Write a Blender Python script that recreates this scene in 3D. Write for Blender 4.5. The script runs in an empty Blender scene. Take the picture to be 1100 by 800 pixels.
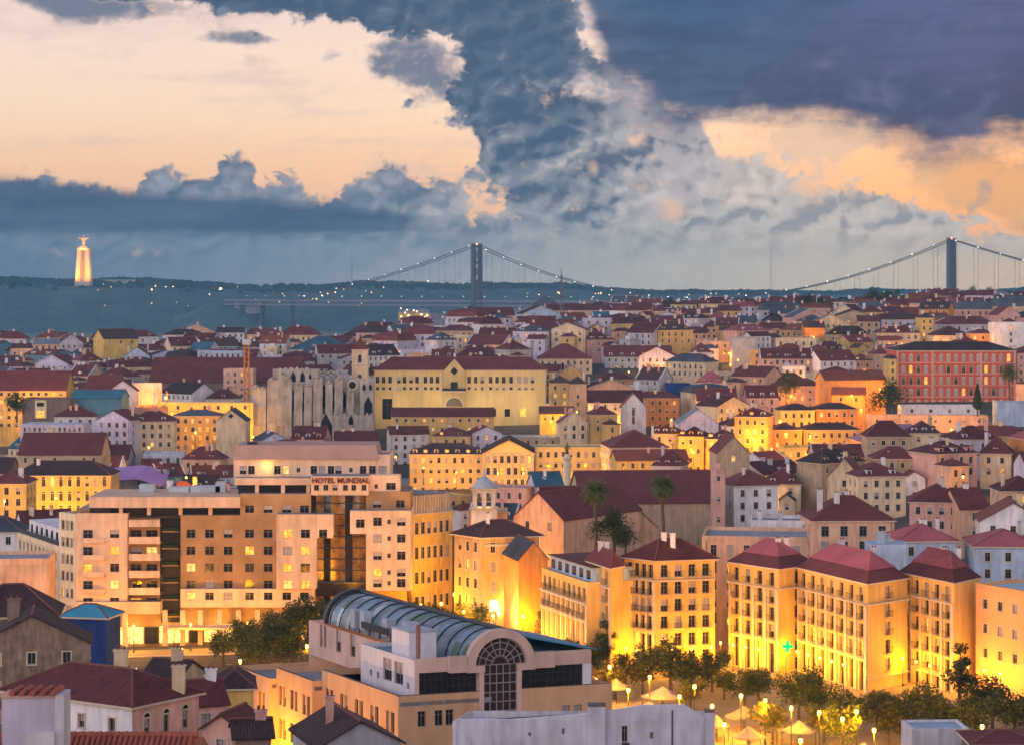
import bpy, math, random
from mathutils import Vector
R = math.radians
SC = bpy.context.scene
COL = SC.collection
rnd = random.Random(7)

# ------------------------------------------------------------------ camera
F, CX, CY, CZ = 2400.0, 550.0, 308.0, 100.0          # focal length in pixels of an 1100 px wide picture, horizon row, eye height
cam_d = bpy.data.cameras.new('camera'); cam = bpy.data.objects.new('camera', cam_d); COL.objects.link(cam)
cam.location = (0, 0, CZ); cam.rotation_euler = (R(90), 0, 0)
cam_d.sensor_width = 36; cam_d.lens = 36*F/1100
cam_d.shift_y = -(400-CY)/1100
cam_d.clip_start = 1; cam_d.clip_end = 60000
SC.camera = cam

# ------------------------------------------------------------------ exposure
SC.view_settings.view_transform = 'Standard'
SC.view_settings.look = 'None'
SC.view_settings.exposure = 0.0
SC.view_settings.gamma = 1.0
SC.cycles.use_denoising = True
SC.cycles.use_adaptive_sampling = True
SC.cycles.adaptive_threshold = 0.03
SC.cycles.max_bounces = 5
SC.cycles.diffuse_bounces = 2
SC.cycles.glossy_bounces = 2
SC.cycles.volume_bounces = 0
SC.cycles.transparent_max_bounces = 6
SC.cycles.sample_clamp_indirect = 4
SC.cycles.caustics_reflective = False
SC.cycles.caustics_refractive = False

# ------------------------------------------------------------------ sky
SUN_EL, SUN_AZ = R(3), R(14)
W = bpy.data.worlds.new('World'); SC.world = W; W.use_nodes = True
W.cycles.sampling_method = 'MANUAL'; W.cycles.sample_map_resolution = 512
wt = W.node_tree; wt.nodes.clear()
def nd(t, **k):
    n = wt.nodes.new(t)
    for a, b in k.items(): setattr(n, a, b)
    return n
def put(sock, v):
    if v is None: return
    if isinstance(v, bpy.types.NodeSocket): wt.links.new(v, sock)
    else: sock.default_value = v
def m(op, a, b=None, c=None, clamp=False):
    n = nd('ShaderNodeMath', operation=op); n.use_clamp = clamp
    put(n.inputs[0], a); put(n.inputs[1], b); put(n.inputs[2], c)
    return n.outputs[0]
def vm(op, a, b=None, c=None):
    n = nd('ShaderNodeVectorMath', operation=op)
    put(n.inputs[0], a); put(n.inputs[1], b); put(n.inputs[2], c)
    return n.outputs['Value'] if op == 'DOT_PRODUCT' else n.outputs[0]
def sstep(v, lo, hi):
    n = nd('ShaderNodeMapRange', interpolation_type='SMOOTHSTEP')
    put(n.inputs[0], v); n.inputs[1].default_value = lo; n.inputs[2].default_value = hi
    return n.outputs[0]
def lerp(v, lo, hi, a, b):
    n = nd('ShaderNodeMapRange'); put(n.inputs[0], v)
    for i, x in enumerate((lo, hi, a, b)): n.inputs[i+1].default_value = x
    return n.outputs[0]
def mixc(f, a, b):
    n = nd('ShaderNodeMix', data_type='RGBA')
    put(n.inputs[0], f)
    for s, v in ((n.inputs[6], a), (n.inputs[7], b)):
        put(s, v if isinstance(v, bpy.types.NodeSocket) else (*v, 1))
    return n.outputs[2]
def addc(f, a, b):
    n = nd('ShaderNodeMix', data_type='RGBA', blend_type='ADD')
    put(n.inputs[0], f); put(n.inputs[6], a); put(n.inputs[7], b if isinstance(b, bpy.types.NodeSocket) else (*b, 1))
    return n.outputs[2]
def ramp(v, pts):
    n = nd('ShaderNodeValToRGB'); put(n.inputs[0], v); e = n.color_ramp.elements
    while len(e) < len(pts): e.new(1)
    for k, (p, c) in zip(e, pts): k.position = p; k.color = (*c, 1)
    return n.outputs[0]
def curve(v, pts, x0, x1, y0, y1):
    n = nd('ShaderNodeFloatCurve'); put(n.inputs[1], lerp(v, x0, x1, 0, 1))
    c = n.mapping.curves[0]
    q = [((x-x0)/(x1-x0), (y-y0)/(y1-y0)) for x, y in pts]
    while len(c.points) < len(q): c.points.new(.5, .5)
    for p, (x, y) in zip(c.points, q): p.location = (x, y)
    n.mapping.update()
    return lerp(n.outputs[0], 0, 1, y0, y1)
def noise(vec, scale, detail=6, rough=.55, dist=0.0):
    n = nd('ShaderNodeTexNoise', noise_dimensions='3D'); put(n.inputs['Vector'], vec)
    n.inputs['Scale'].default_value = scale; n.inputs['Detail'].default_value = detail
    n.inputs['Roughness'].default_value = rough; n.inputs['Distortion'].default_value = dist
    return n.outputs[0]
def voro(vec, scale):
    n = nd('ShaderNodeTexVoronoi', feature='SMOOTH_F1', voronoi_dimensions='3D'); put(n.inputs['Vector'], vec)
    n.inputs['Scale'].default_value = scale; n.inputs['Smoothness'].default_value = .35
    return n.outputs['Distance']

tc = nd('ShaderNodeTexCoord'); sep = nd('ShaderNodeSeparateXYZ'); put(sep.inputs[0], tc.outputs['Generated'])
dx, dy, dz = sep.outputs
AZ = m('ARCTAN2', dx, dy); EL = m('ARCSINE', dz)
U = m('MULTIPLY_ADD', AZ, 2400.0, 550.0)            # compass bearing and height above the horizon, in 1/2400 rad
V = m('MULTIPLY_ADD', EL, -2400.0, 308.0)
cmb = nd('ShaderNodeCombineXYZ'); put(cmb.inputs[0], U); put(cmb.inputs[1], V); UV = cmb.outputs[0]
def scaled(sx, sy, off=0): return vm('MULTIPLY_ADD', UV, (1/sx, 1/sy, 0), (off, off*1.7, off*.3))
n_big = noise(scaled(170, 120, 3.1), 1, 9, .6)
n_mid = noise(scaled(84, 66, 11.3), 1, 9, .62)
n_fine = noise(scaled(40, 32, 7.7), 1, 8, .65)
n_str = noise(scaled(320, 34, 1.3), 1, 7, .6)
# relief: the same noise a little way towards the glow, so that billows get a lit and a dark flank
rel1 = m('SUBTRACT', noise(scaled(70, 56, 11.3), 1, 3, .5), noise(vm('ADD', scaled(70, 56, 11.3), (.14, .20, 0)), 1, 3, .5))
rel2 = m('SUBTRACT', n_fine, noise(vm('ADD', scaled(40, 32, 7.7), (.10, .14, 0)), 1, 5, .62))
relief = m('ADD', m('MULTIPLY', rel1, 2.6), m('MULTIPLY', rel2, 1.1))          # about -1..1
nvec = nd('ShaderNodeCombineXYZ'); put(nvec.inputs[0], m('MULTIPLY', n_fine, 60.0)); put(nvec.inputs[1], m('MULTIPLY', n_mid, 56.0))
UVw = vm('ADD', UV, nvec.outputs[0])
p1 = voro(vm('MULTIPLY', UVw, (1/48, 1/42, 0)), 1); p2 = voro(vm('MULTIPLY', UVw, (1/19, 1/17, 0)), 1); p3 = voro(vm('MULTIPLY', UVw, (1/8, 1/7.5, 0)), 1)
puff = m('SUBTRACT', 1.02, m('ADD', m('ADD', m('MULTIPLY', p1, .68), m('MULTIPLY', p2, .38)), m('MULTIPLY', p3, .22)))      # rounded heads, about 0..1
UVo = vm('ADD', UVw, (5.0, 8.0, 0))
q1 = voro(vm('MULTIPLY', UVo, (1/48, 1/42, 0)), 1); q2 = voro(vm('MULTIPLY', UVo, (1/19, 1/17, 0)), 1)
ball = m('ADD', m('MULTIPLY', m('SUBTRACT', q1, p1), 3.6), m('MULTIPLY', m('SUBTRACT', q2, p2), 2.2))      # each head lit from above
def blobs(lst, base=0.0):
    acc = base
    for (x, y, rx, ry, w) in lst:
        v = vm('MULTIPLY_ADD', UV, (1/rx, 1/ry, 0), (-x/rx, -y/ry, 0))
        acc = m('MULTIPLY_ADD', m('POWER', 0.36788, vm('DOT_PRODUCT', v, v)), w, acc)
    return acc
def rough(f, big=0.0, mid=0.0, fine=0.0, pf=0.0):
    for n, w in ((n_big, big), (n_mid, mid), (n_fine, fine), (puff, pf)):
        if w: f = m('MULTIPLY_ADD', m('SUBTRACT', n, .45 if n is puff else .5), w, f)
    return f
# clear air behind the clouds: the physical twilight sky, tinted peach low down
nish = nd('ShaderNodeTexSky', sky_type='NISHITA'); nish.sun_disc = False
nish.sun_elevation = SUN_EL; nish.sun_rotation = SUN_AZ; nish.air_density = 1.2; nish.dust_density = 2.0
clear = ramp(lerp(V, -400, 310, 0, 1), [(0, (.42, .42, .52)), (.5, (.74, .58, .58)), (.563, (.86, .67, .64)), (.648, (.97, .75, .64)), (.732, (1.0, .74, .55)), (.825, (1.0, .61, .38)), (1, (.8, .5, .34))])
clear = mixc(sstep(U, 700, 1050), clear, ramp(lerp(V, 0, 310, 0, 1), [(0, (.9, .62, .46)), (.45, (.98, .56, .30)), (.72, (1.02, .48, .18)), (1, (.8, .5, .34))]))
clear = addc(.010, clear, nish.outputs[0])
sky = mixc(m('MULTIPLY', sstep(m('ADD', n_str, m('MULTIPLY', m('SUBTRACT', n_fine, .5), .5)), .5, .75), .42), clear, (.66, .50, .50))
# torn cloud bits, upper left
f = rough(blobs([(70, 6, 60, 16, .9), (150, 14, 90, 12, .7), (110, 24, 50, 14, .5), (20, -14, 120, 16, .8), (265, 44, 50, 7, .62), (190, 40, 40, 8, .35), (352, 62, 20, 20, .62), (415, 72, 36, 20, .75), (462, 72, 34, 28, .85), (484, 104, 30, 22, .6), (440, 50, 40, 10, .4)]), mid=1.6, fine=1.5)
sky = mixc(m('MULTIPLY', sstep(f, .34, .78), .92), sky, mixc(sstep(m('ADD', f, m('MULTIPLY', relief, .6)), .5, 1.1), (.46, .38, .40), (.13, .17, .26)))
# far bank of cumulus across the whole bearing
top = curve(U, [(-300, 196), (0, 190), (40, 182), (75, 188), (130, 192), (180, 196), (225, 192), (240, 172), (262, 166), (276, 188), (320, 198), (370, 194), (400, 186), (420, 170), (445, 178), (470, 198), (520, 212), (560, 218), (640, 190), (700, 160), (730, 152), (780, 172), (850, 178), (900, 184), (960, 206), (1010, 228), (1060, 252), (1110, 256), (1400, 230)], -300, 1400, 100, 300)
d_c = m('ADD', m('SUBTRACT', V, top), m('MULTIPLY', m('SUBTRACT', puff, .40), 62.0))
d_c = m('MULTIPLY_ADD', m('SUBTRACT', n_fine, .5), 34.0, d_c)
low = sstep(V, 170, 270)
col_c = mixc(sstep(U, 380, 900), mixc(low, (.21, .23, .30), (.22, .27, .34)), mixc(low, (.66, .55, .50), (.66, .59, .51)))
lit_c = m('ADD', m('MULTIPLY', ball, .6), m('ADD', m('MULTIPLY', rel1, 1.3), m('MULTIPLY_ADD', m('SUBTRACT', n_fine, .5), .6, -.02)))
col_c = mixc(m('MULTIPLY', sstep(lit_c, -.15, 1.0), .72), col_c, mixc(sstep(U, 250, 800), (.42, .42, .48), (.92, .75, .65)))
col_c = mixc(m('MULTIPLY', sstep(lit_c, .02, -.6), .8), col_c, mixc(sstep(U, 300, 900), (.085, .135, .22), (.33, .31, .33)))
rim = m('MULTIPLY', sstep(d_c, 16, 1), m('MULTIPLY', sstep(U, 330, 620), .6))
col_c = mixc(rim, col_c, (.86, .62, .48))
sky = mixc(sstep(d_c, -4, 9), sky, col_c)
# the tall grey-blue column in the middle and the arm that reaches to the upper left
f = blobs([(170, -14, 160, 22, 1.1), (320, -6, 150, 20, 1.25), (440, 10, 130, 28, 1.35), (560, 30, 80, 44, 1.3), (530, 100, 58, 46, 1.05), (590, 110, 66, 60, 1.05), (600, 190, 66, 62, 1.05), (548, 180, 34, 30, .55), (670, 165, 60, 60, .9), (680, 115, 50, 46, .75), (740, 160, 50, 34, .6), (720, 190, 60, 50, .65), (650, 250, 110, 36, .6)])
f = rough(f, big=1.1, mid=1.2, fine=.8, pf=1.1)
lit_b = m('ADD', m('MULTIPLY', ball, .5), m('ADD', m('MULTIPLY', rel1, 1.6), m('MULTIPLY_ADD', m('SUBTRACT', n_fine, .5), .6, m('MULTIPLY_ADD', sstep(U, 540, 730), .42, -.28))))
col_b = mixc(sstep(m('MULTIPLY_ADD', lit_b, 70.0, V), 60, 300), (.105, .145, .225), (.34, .35, .38))
col_b = mixc(sstep(U, 600, 730), col_b, (.52, .46, .46))
col_b = mixc(m('MULTIPLY', sstep(lit_b, .0, 1.05), .75), col_b, mixc(sstep(V, 20, 220), (.32, .34, .42), (.82, .70, .64)))
col_b = mixc(m('MULTIPLY', sstep(lit_b, -.0, -.65), .75), col_b, (.060, .095, .17))
col_b = mixc(m('MULTIPLY', sstep(f, .78, .5), .55), col_b, (.66, .57, .55))
sky = mixc(m('MULTIPLY', sstep(f, .42, .70), m('SUBTRACT', 1.0, m('MULTIPLY', sstep(V, 200, 285), .7))), sky, col_b)
# sunlit breaks in that column
f = rough(blobs([(636, 12, 32, 28, .95), (655, 92, 40, 20, .85), (692, 106, 16, 14, .6), (683, 152, 12, 8, .6), (700, 168, 10, 7, .6), (640, 182, 8, 11, .6), (690, 200, 30, 14, .85), (728, 228, 22, 14, .85), (805, 243, 7, 7, .6)]), mid=1.4, fine=2.0, pf=-.9)
sky = mixc(m('MULTIPLY', sstep(f, .40, 1.1), .9), sky, mixc(sstep(V, 60, 180), (.84, .68, .66), (.98, .64, .43)))
# bright band under the storm cloud
f = rough(blobs([(850, 152, 60, 24, 1.0), (915, 152, 50, 22, 1.0), (1010, 188, 50, 24, .8), (1070, 205, 60, 34, 1.0), (1110, 230, 40, 30, .7)]), mid=1.0, fine=1.8, pf=-1.0)
sky = mixc(m('MULTIPLY', sstep(f, .40, .95), .92), sky, mixc(sstep(U, 880, 1060), (.98, .64, .42), (1.05, .50, .17)))
f = rough(blobs([(1052, 205, 16, 22, .8), (1038, 226, 12, 12, .5)]), fine=1.8, mid=.6)
sky = mixc(m('MULTIPLY', sstep(f, .45, .9), .7), sky, (.44, .36, .36))
# storm cloud, upper right
bot = curve(U, [(-300, -300), (540, -160), (600, -40), (640, 56), (680, 118), (735, 146), (800, 146), (870, 142), (930, 154), (990, 176), (1040, 172), (1100, 160), (1400, 160)], -300, 1400, -300, 300)
d_a = m('MULTIPLY_ADD', m('SUBTRACT', n_big, .5), 70.0, m('SUBTRACT', bot, V))
d_a = m('MULTIPLY_ADD', m('SUBTRACT', n_str, .5), 60.0, d_a)
d_a = m('MULTIPLY_ADD', m('SUBTRACT', n_fine, .5), 44.0, m('MULTIPLY_ADD', m('SUBTRACT', n_mid, .5), 60.0, d_a))
depth = sstep(m('MULTIPLY_ADD', m('SUBTRACT', n_big, .5), 120.0, m('SUBTRACT', bot, V)), 0, 150)
col_a = mixc(depth, mixc(sstep(U, 640, 1000), (.12, .155, .25), (.085, .065, .115)), mixc(sstep(U, 680, 1080), (.065, .12, .235), (.13, .135, .275)))
col_a = mixc(m('MULTIPLY', sstep(m('ADD', n_str, m('MULTIPLY', rel1, .5)), .36, .66), .7), col_a, (.060, .075, .155))
col_a = mixc(m('MULTIPLY', sstep(m('ADD', n_big, m('MULTIPLY', rel1, 1.2)), .5, .85), .5), col_a, (.24, .24, .36))
col_a = mixc(m('MULTIPLY', sstep(d_a, 34, 0), .6), col_a, (.40, .32, .35))
sky = mixc(sstep(d_a, -18, 40), sky, col_a)
# dark shelf of stratus on the left
mid = m('MULTIPLY_ADD', U, .035, 224.0)
hw = m('MAXIMUM', lerp(U, 0, 500, 38, 11), 2.0)
f = m('SUBTRACT', 1.0, m('DIVIDE', m('ABSOLUTE', m('SUBTRACT', m('MULTIPLY_ADD', m('SUBTRACT', n_str, .5), 36.0, V), mid)), hw))
f = m('MULTIPLY', sstep(f, -.15, .6), sstep(U, 510, 400))
sky = mixc(m('MULTIPLY', f, .94), sky, mixc(sstep(n_str, .36, .66), (.046, .078, .145), (.105, .145, .225)))
# milky air along the horizon
haz = m('MULTIPLY', sstep(m('MULTIPLY_ADD', m('SUBTRACT', n_str, .5), 60.0, V), 230, 298), .9)
sky = mixc(haz, sky, ramp(lerp(U, 0, 1100, 0, 1), [(0, (.16, .20, .27)), (.3, (.32, .34, .38)), (.58, (.66, .60, .52)), (.85, (.92, .72, .50)), (1, (1.1, .72, .40))]))
# the rest of the dome: blue overhead, bright pink added behind to light the walls
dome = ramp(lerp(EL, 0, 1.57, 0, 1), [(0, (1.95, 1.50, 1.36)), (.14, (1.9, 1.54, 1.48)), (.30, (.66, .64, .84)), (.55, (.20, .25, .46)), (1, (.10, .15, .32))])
side = lerp(m('SINE', m('ADD', AZ, 3.67)), -1, 1, .40, 1.45)                  # the added fill is stronger on one side, so wall faces differ
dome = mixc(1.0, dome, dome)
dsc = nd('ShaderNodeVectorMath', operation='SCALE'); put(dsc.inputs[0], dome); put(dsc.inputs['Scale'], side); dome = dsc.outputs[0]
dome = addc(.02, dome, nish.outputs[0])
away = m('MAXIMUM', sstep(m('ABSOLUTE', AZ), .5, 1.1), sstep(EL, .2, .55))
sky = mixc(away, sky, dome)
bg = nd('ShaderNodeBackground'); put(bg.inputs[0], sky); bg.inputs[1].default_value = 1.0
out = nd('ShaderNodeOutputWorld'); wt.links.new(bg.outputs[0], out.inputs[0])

# ------------------------------------------------------------------ the last of the sun, through cloud
sl = bpy.data.lights.new('sun', 'SUN'); sl.energy = 0.35; sl.angle = R(12); sl.color = (1, .78, .6)
so = bpy.data.objects.new('sun', sl); COL.objects.link(so)
sd = Vector((math.sin(SUN_AZ)*math.cos(SUN_EL), math.cos(SUN_AZ)*math.cos(SUN_EL), math.sin(SUN_EL)))
so.rotation_euler = sd.to_track_quat('Z', 'Y').to_euler()

# ------------------------------------------------------------------ materials
MATS = {}
def new_mat(name):
    M_ = bpy.data.materials.new(name); M_.use_nodes = True
    return M_, M_.node_tree, M_.node_tree.nodes['Principled BSDF']
def surf(name, rgb, rough=.85, var=.28, scale=.35, streak=0.0, bump=0.0, metal=0.0, spec=.3, fine=2.5, tiles=False, rand=.22):
    """weathered surface: two noises break up the colour; optional rain streaks, tile courses and bump"""
    if name in MATS: return MATS[name]
    M_, t, b = new_mat(name)
    L, N = t.links.new, t.nodes.new
    geo = N('ShaderNodeNewGeometry')
    n1 = N('ShaderNodeTexNoise'); n1.inputs['Scale'].default_value = scale; n1.inputs['Detail'].default_value = 6; L(geo.outputs['Position'], n1.inputs['Vector'])
    n2 = N('ShaderNodeTexNoise'); n2.inputs['Scale'].default_value = fine; n2.inputs['Detail'].default_value = 4
    mp = N('ShaderNodeMapping'); mp.inputs['Scale'].default_value = (1, 1, .18 if streak else 1); L(geo.outputs['Position'], mp.inputs['Vector']); L(mp.outputs[0], n2.inputs['Vector'])
    oi = N('ShaderNodeObjectInfo')
    def mth(op, a, b_=None, c=None):
        x = N('ShaderNodeMath'); x.operation = op
        for i, v in enumerate((a, b_, c)):
            if v is None: continue
            if isinstance(v, bpy.types.NodeSocket): L(v, x.inputs[i])
            else: x.inputs[i].default_value = v
        return x.outputs[0]
    k = mth('MULTIPLY_ADD', mth('SUBTRACT', n1.outputs[0], .5), var*2.6, 1.0)
    k = mth('ADD', k, mth('MULTIPLY', mth('SUBTRACT', n2.outputs[0], .5), var*1.5+streak*2))
    k = mth('ADD', k, mth('MULTIPLY', mth('SUBTRACT', oi.outputs['Random'], .5), rand))
    tile_h = None
    if tiles:
        # courses: u runs along the eave, v up the slope, both from the face's own normal
        cr = N('ShaderNodeVectorMath'); cr.operation = 'CROSS_PRODUCT'; cr.inputs[0].default_value = (0, 0, 1); L(geo.outputs['True Normal'], cr.inputs[1])
        nm = N('ShaderNodeVectorMath'); nm.operation = 'NORMALIZE'; L(cr.outputs[0], nm.inputs[0])
        du = N('ShaderNodeVectorMath'); du.operation = 'DOT_PRODUCT'; L(nm.outputs[0], du.inputs[0]); L(geo.outputs['Position'], du.inputs[1])
        sp = N('ShaderNodeSeparateXYZ'); L(geo.outputs['Position'], sp.inputs[0])
        su = mth('ABSOLUTE', mth('SINE', mth('MULTIPLY', du.outputs['Value'], math.pi/.26)))
        sv = mth('FRACT', mth('MULTIPLY', sp.outputs[2], 1/.2))
        cell = N('ShaderNodeTexWhiteNoise'); cell.noise_dimensions = '2D'
        cb = N('ShaderNodeCombineXYZ'); L(mth('FLOOR', mth('MULTIPLY', du.outputs['Value'], 1/.26)), cb.inputs[0]); L(mth('FLOOR', mth('MULTIPLY', sp.outputs[2], 5.0)), cb.inputs[1]); L(cb.outputs[0], cell.inputs['Vector'])
        k = mth('ADD', k, mth('MULTIPLY', mth('SUBTRACT', cell.outputs[0], .5), .5))
        tile_h = mth('MULTIPLY_ADD', sv, -.35, su)
    k = mth('MAXIMUM', mth('MINIMUM', k, 1.6), .25)
    sc = N('ShaderNodeVectorMath'); sc.operation = 'SCALE'; sc.inputs[0].default_value = rgb; L(k, sc.inputs['Scale'])
    L(sc.outputs[0], b.inputs['Base Color'])
    b.inputs['Roughness'].default_value = rough; b.inputs['Metallic'].default_value = metal
    b.inputs['Specular IOR Level'].default_value = spec
    if bump or tiles:
        bp = N('ShaderNodeBump'); bp.inputs['Strength'].default_value = bump or .8; bp.inputs['Distance'].default_value = .08
        L(tile_h if tiles else n2.outputs[0], bp.inputs['Height']); L(bp.outputs[0], b.inputs['Normal'])
    MATS[name] = M_
    return M_
def glow(name, rgb, strength, var=.0):
    if name in MATS: return MATS[name]
    M_, t, b = new_mat(name)
    b.inputs['Base Color'].default_value = (*[min(1, c) for c in rgb], 1)
    b.inputs['Emission Color'].default_value = (*rgb, 1); b.inputs['Emission Strength'].default_value = strength
    if var:
        n = t.nodes.new('ShaderNodeTexNoise'); n.inputs['Scale'].default_value = 1.3
        g = t.nodes.new('ShaderNodeNewGeometry'); t.links.new(g.outputs['Position'], n.inputs['Vector'])
        r = t.nodes.new('ShaderNodeMapRange'); r.inputs[1].default_value = .35; r.inputs[2].default_value = .7; r.inputs[3].default_value = strength*.25; r.inputs[4].default_value = strength*1.5
        t.links.new(n.outputs[0], r.inputs[0]); t.links.new(r.outputs[0], b.inputs['Emission Strength'])
    MATS[name] = M_
    return M_
def leafm(r, g_, b_):
    name = 'leaf_%03d%03d%03d' % (r*1000, g_*1000, b_*1000)
    if name in MATS: return MATS[name]
    M_ = surf(name, (r, g_, b_), .75, .45, .5, fine=1.5); t = M_.node_tree; b = t.nodes['Principled BSDF']; o = t.nodes['Material Output']
    tr = t.nodes.new('ShaderNodeBsdfTranslucent'); mx = t.nodes.new('ShaderNodeMixShader'); mx.inputs[0].default_value = .42
    t.links.new(b.inputs['Base Color'].links[0].from_socket, tr.inputs['Color'])
    t.links.new(b.outputs[0], mx.inputs[1]); t.links.new(tr.outputs[0], mx.inputs[2]); t.links.new(mx.outputs[0], o.inputs['Surface'])
    return M_
WALLS = {  # plaster colours
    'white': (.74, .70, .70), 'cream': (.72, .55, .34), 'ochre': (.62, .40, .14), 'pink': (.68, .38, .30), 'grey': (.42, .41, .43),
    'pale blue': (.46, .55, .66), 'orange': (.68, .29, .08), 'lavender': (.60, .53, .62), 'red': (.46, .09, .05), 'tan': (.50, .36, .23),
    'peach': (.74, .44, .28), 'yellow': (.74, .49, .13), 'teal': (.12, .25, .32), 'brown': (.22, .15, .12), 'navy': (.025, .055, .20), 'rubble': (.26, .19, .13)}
def wallm(c):
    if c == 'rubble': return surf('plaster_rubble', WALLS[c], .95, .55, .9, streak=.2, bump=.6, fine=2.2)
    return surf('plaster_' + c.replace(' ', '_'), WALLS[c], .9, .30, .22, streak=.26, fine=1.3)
ROOFS = {'maroon': (.135, .036, .036), 'dark brown': (.070, .036, .034), 'rust': (.21, .06, .038), 'slate': (.075, .085, .105), 'teal': (.05, .15, .20), 'pale blue': (.34, .46, .56), 'crimson': (.33, .085, .095), 'turquoise': (.05, .26, .36), 'violet': (.22, .15, .25), 'grey': (.22, .23, .26)}
def roofm(c): return surf('roof_' + c.replace(' ', '_'), ROOFS[c], .85, .42, .22, fine=1.6, rand=.7)
def tilem(c): return surf('tile_' + c.replace(' ', '_'), ROOFS[c], .8, .26, .3, fine=1.2, tiles=True)
STONE = lambda: surf('limestone', (.40, .36, .31), .9, .45, .22, streak=.25, bump=.3, fine=.7)
TRIM = lambda: surf('stone_trim', (.66, .53, .38), .85, .15, .5)
SASH = lambda: surf('sash', (.30, .24, .18), .6, .1, 1)
GLASS = lambda: surf('window_glass', (.018, .020, .026), .12, .3, .6, spec=.5, fine=.3)
LIT = lambda: glow('lit_window', (1, .50, .07), 1.0, .5)
LITW = lambda: glow('lit_window_pale', (1, .62, .18), .9, .4)
DARKM = lambda: surf('dark_metal', (.035, .035, .04), .5, .2, 1)
METAL = lambda: surf('pale_metal', (.42, .48, .54), .45, .3, .4, metal=.3, fine=1.5)
BULB = lambda: glow('lamp_bulb', (1, .55, .10), 9)
BULBW = lambda: glow('lamp_bulb_white', (1, .86, .62), 16)

# ------------------------------------------------------------------ meshes
class MB:
    def __init__(s): s.v = []; s.f = []; s.k = []; s.mats = []
    def mi(s, mt):
        if mt not in s.mats: s.mats.append(mt)
        return s.mats.index(mt)
    def face(s, pts, mt):
        i = len(s.v); s.v += [tuple(p) for p in pts]; s.f.append(tuple(range(i, i+len(pts)))); s.k.append(s.mi(mt))
    def hexa(s, b, t, mt):
        """solid from bottom ring b and top ring t (same length, counter-clockwise from above)"""
        n = len(b); i = len(s.v); s.v += [tuple(p) for p in b] + [tuple(p) for p in t]; k = s.mi(mt)
        fs = [tuple(range(i+n-1, i-1, -1)), tuple(range(i+n, i+2*n))] + [(i+j, i+(j+1) % n, i+n+(j+1) % n, i+n+j) for j in range(n)]
        s.f += fs; s.k += [k]*len(fs)
    def box(s, x0, x1, y0, y1, z0, z1, mt):
        s.hexa([(x0, y0, z0), (x1, y0, z0), (x1, y1, z0), (x0, y1, z0)], [(x0, y0, z1), (x1, y0, z1), (x1, y1, z1), (x0, y1, z1)], mt)
    def prism(s, poly, z0, z1, mt): s.hexa([(x, y, z0) for x, y in poly], [(x, y, z1) for x, y in poly], mt)
    def tube(s, pts, rad, mt, n=8, caps=True):
        pts = [Vector(p) for p in pts]
        rr = rad if isinstance(rad, (list, tuple)) else [rad]*len(pts)
        i0 = len(s.v); k = s.mi(mt)
        for j, p in enumerate(pts):
            d = (pts[min(j+1, len(pts)-1)] - pts[max(j-1, 0)]).normalized()
            a = d.cross(Vector((0, 0, 1)) if abs(d.z) < .9 else Vector((1, 0, 0))).normalized(); b = d.cross(a)
            for q in range(n):
                t = 2*math.pi*q/n; s.v.append(tuple(p + (a*math.cos(t) + b*math.sin(t))*rr[j]))
        for j in range(len(pts)-1):
            for q in range(n):
                a = i0+j*n+q; b = i0+j*n+(q+1) % n
                s.f.append((a, a+n, b+n, b)); s.k.append(k)
        if caps:
            s.f.append(tuple(i0+q for q in range(n))); s.f.append(tuple(i0+(len(pts)-1)*n+q for q in range(n-1, -1, -1))); s.k += [k, k]
    def lathe(s, c, prof, mt, n=16):
        i0 = len(s.v); k = s.mi(mt)
        for r, z in prof:
            for q in range(n):
                t = 2*math.pi*q/n; s.v.append((c[0]+r*math.cos(t), c[1]+r*math.sin(t), c[2]+z))
        for j in range(len(prof)-1):
            for q in range(n):
                a = i0+j*n+q; b = i0+j*n+(q+1) % n
                s.f.append((a, b, b+n, a+n)); s.k.append(k)
        s.f.append(tuple(i0+(len(prof)-1)*n+q for q in range(n))); s.k.append(k)
        s.f.append(tuple(i0+q for q in range(n-1, -1, -1))); s.k.append(k)
    def mesh(s, name, off=(0, 0, 0), smooth=False):
        me = bpy.data.meshes.new(name)
        ox, oy, oz = off
        me.from_pydata([(x-ox, y-oy, z-oz) for x, y, z in s.v], [], s.f)
        for mt in s.mats: me.materials.append(mt)
        me.polygons.foreach_set('material_index', s.k)
        if smooth: me.polygons.foreach_set('use_smooth', [True]*len(s.f))
        me.update()
        return me
    def build(s, name, parent=None, off=(0, 0, 0), smooth=False):
        o = bpy.data.objects.new(name, s.mesh(name, off, smooth)); COL.objects.link(o)
        if parent is not None: o.parent = parent
        return o
def empty(name, loc, label, cat, group=None):
    o = bpy.data.objects.new(name, None); COL.objects.link(o); o.location = loc; o.empty_display_size = .5
    tag(o, label, cat, group); return o
def tag(o, label=None, cat=None, group=None, kind=None):
    if label: o['label'] = label
    if cat: o['category'] = cat
    if group: o['group'] = group
    if kind: o['kind'] = kind
    return o
def kids(o): return CH.get(o.name, [])
CH = {}
def index_children():
    CH.clear()
    for o in COL.objects:
        if o.parent: CH.setdefault(o.parent.name, []).append(o)
def copy_tree(o, parent=None, loc=None, rz=None, sc=None, label=None):
    c = o.copy(); COL.objects.link(c)
    if parent is not None: c.parent = parent
    if loc is not None: c.location = loc
    if rz is not None: c.rotation_euler = (0, 0, rz)
    if sc is not None: c.scale = (sc, sc, sc)
    if label: c['label'] = label
    for ch in kids(o): copy_tree(ch, c)
    return c
def P(px, py, Y): return Vector(((px-CX)/F*Y, Y, CZ-(py-CY)/F*Y))
def PZ(px, py, z):
    Y = (CZ-z)*F/(py-CY); return Vector(((px-CX)/F*Y, Y))
def pix(p): return CX+F*p[0]/p[1], CY-F*(p[2]-CZ)/p[1]

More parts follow.
